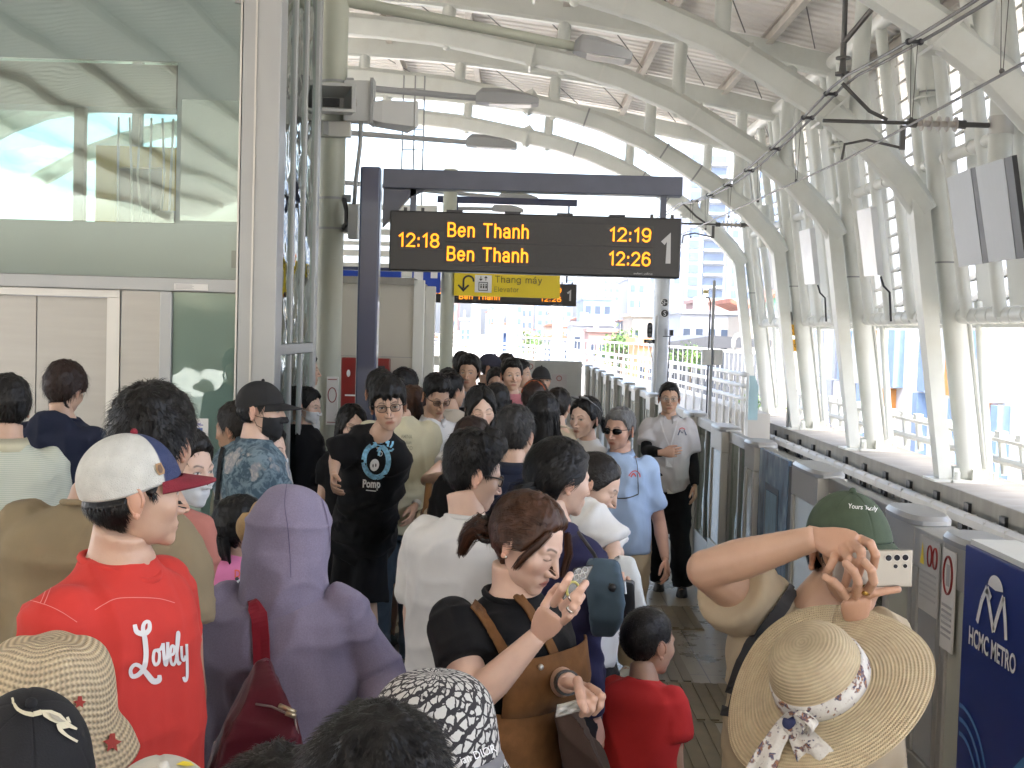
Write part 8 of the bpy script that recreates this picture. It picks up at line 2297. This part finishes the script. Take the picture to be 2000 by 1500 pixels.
def cuff(key, side, m, q0, q1, r, name, parent=None):
    I = P_[key]; sh, el, wr, a = I['J'][side]; p0, p1 = el * (1 - q0) + wr * q0, el * (1 - q1) + wr * q1
    mb = MB(); mb.tube([p0, p1], r, 16); return mb.build(name, m, I['root'], True, sharp=40)
cuff('cream', 'L', M_ssd, .92, 1.02, .031, 'wristwatch'); cuff('overalls', 'L', M_black, .80, .92, .030, 'bracelet')

# --- sunglasses on hair, hairband
def head_band(key, m, z0, y0, name):
    I = P_[key]; pts = [(.088 * math.sin(a), y0 - .0, .012 + .118 * math.cos(a)) for a in np.linspace(-1.3, 1.3, 17)]
    mb = MB(); mb.tube(I['HF'](np.array(pts) * I['hs']), .008, 8); mb.build(name, m, I['root'], True)
head_band('orange', mat('band_orange', (.45, .10, .03), .6), 0, .06, 'hairband')
I = P_['sung']; mb = MB()
for sg in (-1, 1):
    a = np.arange(14) * 2 * math.pi / 14; p1 = np.array([(sg * .034 + .028 * math.cos(q), -.050 - .018 * math.sin(q), .128 + .012 * math.sin(q)) for q in a]); mb.loft([I['HF'](p1 * I['hs']), I['HF']((p1 + (0, .002, .003)) * I['hs'])])
    mb.tube(I['HF'](np.array([(sg * .06, -.05, .125), (sg * .09, .01, .075), (sg * .088, .05, .04)]) * I['hs']), .002, 6)
mb.build('sunglasses', mat('sunglass_pale', (.35, .36, .38), .08, coat=.5), I['root'], True)

# --- dungarees: bib and straps on the shirt
I = P_['overalls']; dm = MATS['dungaree_brown']; so = I['shirt']; sb = bvh_of(so)
def worn_patch(name, pts, lift, m, parent, n=8, thick=.004, bv=None):
    """cloth panel whose outline is given in pixels, lying on the shirt"""
    v, f = px_poly(pts, n); o = decal(name, so, v, f, m, parent, lift, bv or sb)
    if o is not None:
        o.data.polygons.foreach_set('use_smooth', [True] * len(o.data.polygons)); md = o.modifiers.new('s', 'SOLIDIFY'); md.thickness = thick; md.offset = 0
    return o


def strap(name, pts, w, lift, m, parent, bv):
    v, f = px_stroke(pts, w, 4); o = decal(name, so, v, f, m, parent, lift, bv)
    if o is not None: md = o.modifiers.new('s', 'SOLIDIFY'); md.thickness = .004; md.offset = 0
    return o


strap('shoulder_strap', [(884, 1148), (900, 1160), (924, 1182), (946, 1212), (966, 1244), (984, 1276)], 19, .007, dm, I['root'], sb)
strap('shoulder_strap', [(1008, 1165), (1026, 1186), (1042, 1212), (1062, 1244), (1080, 1280)], 15, .007, dm, I['root'], sb)
Nb, ax, sx, sy, tl = I['Nb'], I['ax'], I['sx'], I['sy'], I['tlen']
mb = MB(); rings = []
for f in (.40, .55, .70, .85, 1.0):
    rg = I['ring'](f, .036 + .008 * (f - .4), n=40, straight=.5); rings.append(rg)
k0, k1 = (1, 20)
mbb = MB()
VV = []
idx = range(40)
sel = [j for j in range(40)]
mbb.loft(rings, cap=False); ob = mbb.build('bib', dm, I['root'], True); md = ob.modifiers.new('s', 'SOLIDIFY'); md.thickness = .005
# bib front rises above the waist part
bibr = []
for f in (.20, .27, .34, .41):
    rg = I['ring'](f, .041, n=40, straight=.5); bibr.append([rg[j] for j in range(4, 17)])
mbf = MB(); mbf.loft(bibr, cap=False, close=False); bo = mbf.build('bib_front', dm, I['root'], True); md = bo.modifiers.new('s', 'SOLIDIFY'); md.thickness = .006
bb = bvh_of(bo); bb2 = bvh_of(ob)
for (x, y), B_ in (((1056, 1303), bb), ((1057, 1374), bb2)):
    hit = B_.ray_cast(Vector((0, 0, CAM_H)), Wray(x, y))[0]
    if hit is not None: mb = MB(); mb.ball(np.array(hit) - np.array(Wray(x, y)) * .004, .0075, 14, 8); mb.build('metal_button', M_ssd, I['root'], True)
I_ = I
mb = MB()     # ear stud and rings
e = I['HF'](np.array([[-.079, .004, -.036]]) * I['hs'])[0]; mb.ball(e, .0045, 10, 7); mb.build('ear_stud', mat('silver', (.7, .68, .64), .15, 1.0), I['root'], True)
mb = MB()
for (p0, p1) in (((1116, 1170, 2.635), (1120, 1166, 2.632)), ((1113, 1193, 2.63), (1117, 1189, 2.628))): mb.tube([W(*p0), W(*p1)], .0105, 12)
mb.build('finger_rings', MATS['silver'], I['root'], True)
mb = MB(); mb.tube([W(1690, 1150, 2.56), W(1692, 1155, 2.565)], .0118, 14); mb.build('gold_ring', mat('gold', (.55, .36, .10), .2, 1.0), P_['greencap']['root'], True)
# scrunchie
mb = MB(); c = I['HF'](np.array([[0, .118, -.022]]) * I['hs'])[0]; mb.tube([c + .026 * np.array([math.cos(a), .3 * math.sin(a), math.sin(a)]) for a in np.linspace(0, 2 * math.pi, 17)], .010, 8); mb.build('hair_tie', M_black, I['root'], True)

# ================================================================== phones, tissue, bags (each a thing of its own)
def slab(c4, thick, name, m, parent, bev=.004):
    P = np.array(c4, float); n = np.cross(P[1] - P[0], P[3] - P[0]); n /= np.linalg.norm(n)
    o = MB().prism(P, n * thick).build(name, m, parent); bevel(o, bev, 3); return n


t = thing('mobile_phone', 'silver phone with five rear lenses held sideways by the green-capped person', 'phone', W(1705, 1110, 2.6))
M_tita = mat('phone_titanium', (.40, .38, .34), .28, .6, var=.03)
q = [W(1626, 1148, 2.60), W(1781, 1147, 2.585), W(1783, 1074, 2.585), W(1628, 1076, 2.60)]
P4 = np.array(q); ex = (P4[1] - P4[0]); ez = (P4[3] - P4[0]); n = np.cross(ex, ez); n /= np.linalg.norm(n); n = n if n[1] < 0 else -n
o = MB().prism(P4, -n * .009).build('case', M_tita, t); bevel(o, .003, 3)
for u, v, r_ in ((.695, .80, .0080), (.800, .805, .0080), (.905, .81, .0080), (.785, .575, .0055), (.905, .58, .0055)):
    c = P4[0] + ex * u + ez * v; a, b_, _ = frame_from(n)
    th = np.arange(20) * 2 * math.pi / 20
    mb = MB(); mb.loft([[c + (a * math.cos(k) + b_ * math.sin(k)) * r_ for k in th], [c + n * .0025 + (a * math.cos(k) + b_ * math.sin(k)) * r_ for k in th]]); L_ = mb.build('camera_lens', M_ssd, t, True, sharp=40)
    mb = MB(); mb.loft([[c + n * .0026 + (a * math.cos(k) + b_ * math.sin(k)) * r_ * .8 for k in th], [c + n * .0032 + (a * math.cos(k) + b_ * math.sin(k)) * r_ * .74 for k in th]]); mb.build('lens_glass', mat('lens_black', (.008, .010, .02), .06, coat=.8), L_, True, sharp=40)
t = thing('mobile_phone', 'black phone with round lenses and a yellow ring held up by the person in dungarees', 'phone', W(1128, 1138, 2.7))
q = [W(1096, 1174, 2.72), W(1132, 1164, 2.74), W(1161, 1103, 2.76), W(1124, 1110, 2.74)]
P4 = np.array(q); ex = P4[1] - P4[0]; ez = P4[3] - P4[0]; n = np.cross(ex, ez); n /= np.linalg.norm(n); n = n if n[1] < 0 else -n
# lengthen the foreshortened slab towards the face
o = MB().prism(P4, -n * .009).build('case', mat('phone_black', (.012, .012, .014), .12, coat=.6), t); bevel(o, .003, 3)
for u, v in ((.28, .86), (.62, .86), (.28, .68), (.62, .68)):
    c = P4[0] + ex * u + ez * v; th = np.arange(18) * 2 * math.pi / 18; e1 = ex / np.linalg.norm(ex); e2 = np.cross(n, e1)
    mb = MB(); mb.tube([c + n * .001 + (e1 * math.cos(k) + e2 * math.sin(k)) * .0065 for k in np.linspace(0, 2 * math.pi, 19)], .0012, 6, cap=False); mb.build('camera_lens', M_lgrey, t, True)
th = np.linspace(0, 2 * math.pi, 25); c = P4[0] + ex * .45 + ez * .25; e1 = ex / np.linalg.norm(ex); e2 = np.cross(n, e1)
mb = MB(); mb.tube([c + n * .001 + e1 * .016 * math.cos(k) + e2 * .02 * math.sin(k) for k in th], .003, 6, cap=False); mb.build('yellow_ring', mat('ring_yellow', (.55, .50, .16), .4), t, True)
t = thing('tissue', 'crumpled white tissue pinched in the lower hand of the person in dungarees', 'tissue', W(1120, 1378, 2.62))
V = []; F = []
for i in range(9):
    for j in range(9):
        px_, py_ = 1088 + 72 * i / 8 - 3 * j / 8, 1376 + 26 * j / 8 - 22 * (i / 8) ** 1.2
        V.append(W(px_, py_, 2.615 + .012 * math.sin(i * 1.7 + j) + .008 * math.cos(j * 2.3)))
for i in range(8):
    for j in range(8): a = i * 9 + j; F.append((a, a + 1, a + 10, a + 9))
o = mesh_obj('sheet', V, F, mat('tissue_white', (.66, .66, .64), .9), t, True); md = o.modifiers.new('s', 'SOLIDIFY'); md.thickness = .001


def soft_bag(name, label, prims, m, vox=.010, wr=.006, cat='bag', loc=None, group=None, part='pouch'):
    mb = MB(); prims(mb); V, F = remesh(mb, vox, 4); V = wrinkle(V, F, wr, 8)
    t = thing(name, label, cat, loc if loc is not None else V.mean(0), group)
    mesh_obj(part, V, F, m, t, True); return t


M_mar = cloth('bag_maroon', (.085, .010, .018), .5, var=.15, weave=200)
def pr(mb):
    mb.loft([[W(x, y, Y) for x, y, Y in r_] for r_ in (
        [(500, 1296, 3.12), (520, 1290, 3.12), (522, 1292, 3.0), (502, 1298, 3.0)],
        [(478, 1340, 3.2), (540, 1330, 3.2), (545, 1340, 2.92), (484, 1350, 2.92)],
        [(440, 1420, 3.22), (575, 1405, 3.22), (582, 1420, 2.86), (446, 1436, 2.86)],
        [(412, 1500, 3.22), (580, 1490, 3.22), (590, 1510, 2.84), (418, 1520, 2.84)],
        [(410, 1580, 3.2), (570, 1575, 3.2), (575, 1590, 2.86), (415, 1600, 2.86)])])
t = soft_bag('shoulder_bag', 'maroon shoulder bag hanging on the lilac jacket', pr, M_mar, .008, .006)
sbv = bvh_of(P_['hood']['shirt'])
v, f = px_stroke([(488, 1152), (500, 1165), (506, 1200), (512, 1250), (514, 1300)], 34, 3)
o = decal('strap', P_['hood']['shirt'], v, f, cloth('strap_red', (.22, .014, .026), .5), t, .010, sbv)
if o: md = o.modifiers.new('s', 'SOLIDIFY'); md.thickness = .004
mb = MB(); mb.tube([W(546, 1378, 2.86), W(560, 1384, 2.85), W(578, 1392, 2.85)], .006, 8); mb.obox(W(568, 1396, 2.84), (.012, 0, -.004), (0, .003, 0), (.002, 0, .005)); mb.build('zip', mat('zip_brass', (.40, .33, .22), .3, .8), t, True)
mb = MB(); mb.tube([W(500, 1375, 2.9), W(530, 1380, 2.87), W(575, 1400, 2.86), W(583, 1440, 2.86)], .003, 6); mb.build('zip_track', mat('zip_track', (.2, .16, .15), .4), t, True)

def pr(mb): mb.loft([[W(x, y, Y) for x, y, Y in r_] for r_ in ([(1148, 1092, 3.75), (1200, 1098, 3.6), (1205, 1100, 3.4), (1150, 1094, 3.45)], [(1150, 1130, 3.8), (1212, 1140, 3.62), (1216, 1145, 3.35), (1152, 1135, 3.4)], [(1152, 1200, 3.8), (1212, 1205, 3.62), (1214, 1212, 3.36), (1154, 1208, 3.4)], [(1156, 1238, 3.75), (1196, 1238, 3.6), (1198, 1242, 3.42), (1158, 1242, 3.45)])])
t = soft_bag('denim_bag', 'blue denim backpack worn on the front of the navy-jacketed person', pr, c_jean2, .008, .005)
mb = MB(); mb.tube([W(1130, 1040, 3.7), W(1160, 1082, 3.5), W(1178, 1120, 3.42), W(1195, 1146, 3.36)], .006, 7); mb.ball(W(1196, 1148, 3.36), .012, 10, 7); mb.build('cord', M_black, t, True)
def pr(mb): mb.loft([[W(x, y, Y) for x, y, Y in r_] for r_ in ([(1206, 1090, 4.5), (1232, 1092, 4.5), (1234, 1094, 4.3), (1206, 1092, 4.3)], [(1208, 1140, 4.5), (1250, 1150, 4.5), (1252, 1152, 4.28), (1208, 1142, 4.28)], [(1214, 1190, 4.5), (1262, 1186, 4.5), (1262, 1190, 4.28), (1214, 1194, 4.28)])])
soft_bag('plastic_bag', 'white plastic carrier bag beside the blue polo shirt', pr, cloth('plastic_white', (.62, .64, .62), .4), .008, .007)
def pr(mb): mb.loft([[W(x, y, Y) for x, y, Y in r_] for r_ in ([(1200, 1128, 4.3), (1238, 1134, 4.3), (1240, 1138, 4.15), (1200, 1132, 4.15)], [(1204, 1210, 4.3), (1240, 1196, 4.3), (1242, 1202, 4.15), (1206, 1216, 4.15)])])
t = soft_bag('handbag', 'black handbag held at the side of the white blouse', pr, cloth('bag_black', (.015, .015, .016), .4), .008, .004)
mb = MB(); mb.tube([W(1220, 1136, 4.14), W(1222, 1160, 4.13)], .004, 6); mb.build('zip', M_ssd, t)
def pr(mb): mb.loft([[W(x, y, Y) for x, y, Y in r_] for r_ in ([(738, 1055, 7.9), (768, 1062, 7.9), (768, 1062, 7.7), (738, 1055, 7.7)], [(722, 1145, 7.9), (752, 1152, 7.9), (752, 1152, 7.7), (722, 1145, 7.7)])])
t = soft_bag('paper_bag', 'brown paper bag with white round print hanging behind the black shorts', pr, cloth('kraft_paper', (.26, .18, .09), .8), .008, .004)
def pr(mb): mb.loft([[W(x, y, Y) for x, y, Y in r_] for r_ in ([(418, 975, 5.25), (440, 978, 5.1), (440, 982, 4.95), (418, 980, 5.05)], [(416, 1060, 5.25), (448, 1066, 5.1), (448, 1070, 4.95), (416, 1066, 5.05)])])
t = soft_bag('satchel', 'black satchel on a strap at the back of the floral shirt', pr, c_black, .009, .004)
sbv = bvh_of(P_['floral']['shirt']); v, f = px_stroke([(446, 852), (434, 890), (430, 930), (426, 975)], 8, 3); decal('strap', P_['floral']['shirt'], v, f, c_black, t, .008, sbv)
t = thing('tote_straps', 'tan leather straps of a bag on the white T-shirt with lowered eyes', 'bag', W(880, 930, 6.7))
sbv = bvh_of(P_['whitegirl']['shirt']); v, f = px_stroke([(884, 842), (886, 870), (880, 905), (868, 940)], 12, 3); M_tan = cloth('leather_tan', (.24, .12, .045), .5)
decal('strap', P_['whitegirl']['shirt'], v, f, M_tan, t, .010, sbv)
mb = MB(); mb.tube([W(866, 935, 6.5), W(856, 1000, 6.45), W(850, 1060, 6.5)], .02, 8); mb.tube([W(838, 945, 6.55), W(832, 1000, 6.5), W(826, 1060, 6.55)], .02, 8); mb.build('strap', M_tan, t, True)
mb = MB(); mb.loft([[W(x, y, Y) for x, y, Y in r_] for r_ in ([(812, 1000, 6.7), (838, 985, 6.6), (840, 990, 6.45), (812, 1006, 6.55)], [(800, 1040, 6.75), (842, 1045, 6.6), (844, 1050, 6.4), (800, 1046, 6.5)])]); mb.build('pouch', wave_cloth('stripe_pouch', (.5, .42, .3), (.1, .06, .04), 8, 'X'), t, True)
# straw hat hanging behind the pink child
t = thing('child_straw_hat', 'small tan straw hat seen edge-on beside the lilac hood', 'hat', W(492, 1030, 4.4))
mb = MB(); c = W(500, 1030, 4.4); th = np.arange(40) * 2 * math.pi / 40; rings = []
nrm = np.array([-.86, -.5, .1]); a_, b_, _ = frame_from(nrm)
for r_, h_ in ((.095, 0), (.092, .004), (.055, .006), (.05, .05), (.03, .065), (.001, .068)): rings.append([c + (a_ * math.cos(q) + b_ * math.sin(q)) * r_ + nrm / np.linalg.norm(nrm) * h_ for q in th])
mb.loft(rings); mb.build('woven_straw', mat('straw_plain', (.40, .26, .11), .7, var=.15, vscale=50, bump=.3, bscale=150), t, True)
# brown jacket carried under the arm in front of the boy
def pr(mb): mb.loft([[W(x, y, Y) for x, y, Y in r_] for r_ in ([(1085, 1385, 3.0), (1120, 1390, 2.95), (1125, 1395, 2.75), (1088, 1390, 2.8)], [(1088, 1440, 3.0), (1150, 1440, 2.95), (1156, 1446, 2.72), (1090, 1446, 2.78)], [(1100, 1520, 3.0), (1185, 1510, 2.95), (1190, 1516, 2.72), (1104, 1526, 2.78)])])
soft_bag('folded_jacket', 'dark brown folded jacket hanging below the tissue hand', pr, c_brownc, .008, .010, 'jacket', part='fabric')
bpy.context.view_layer.update()

t = thing('sling_bag', 'dark sling bag strap across the tan polo shirt of the green-capped person', 'bag', W(1490, 1240, 2.8))
v, f = px_stroke([(1548, 1150), (1522, 1186), (1492, 1226), (1462, 1276), (1440, 1330), (1424, 1400)], 24, 3)
o = decal('strap', P_['greencap']['shirt'], v, f, mat('webbing_dark', (.035, .035, .038), .7), t, .008)
if o: md = o.modifiers.new('s', 'SOLIDIFY'); md.thickness = .003
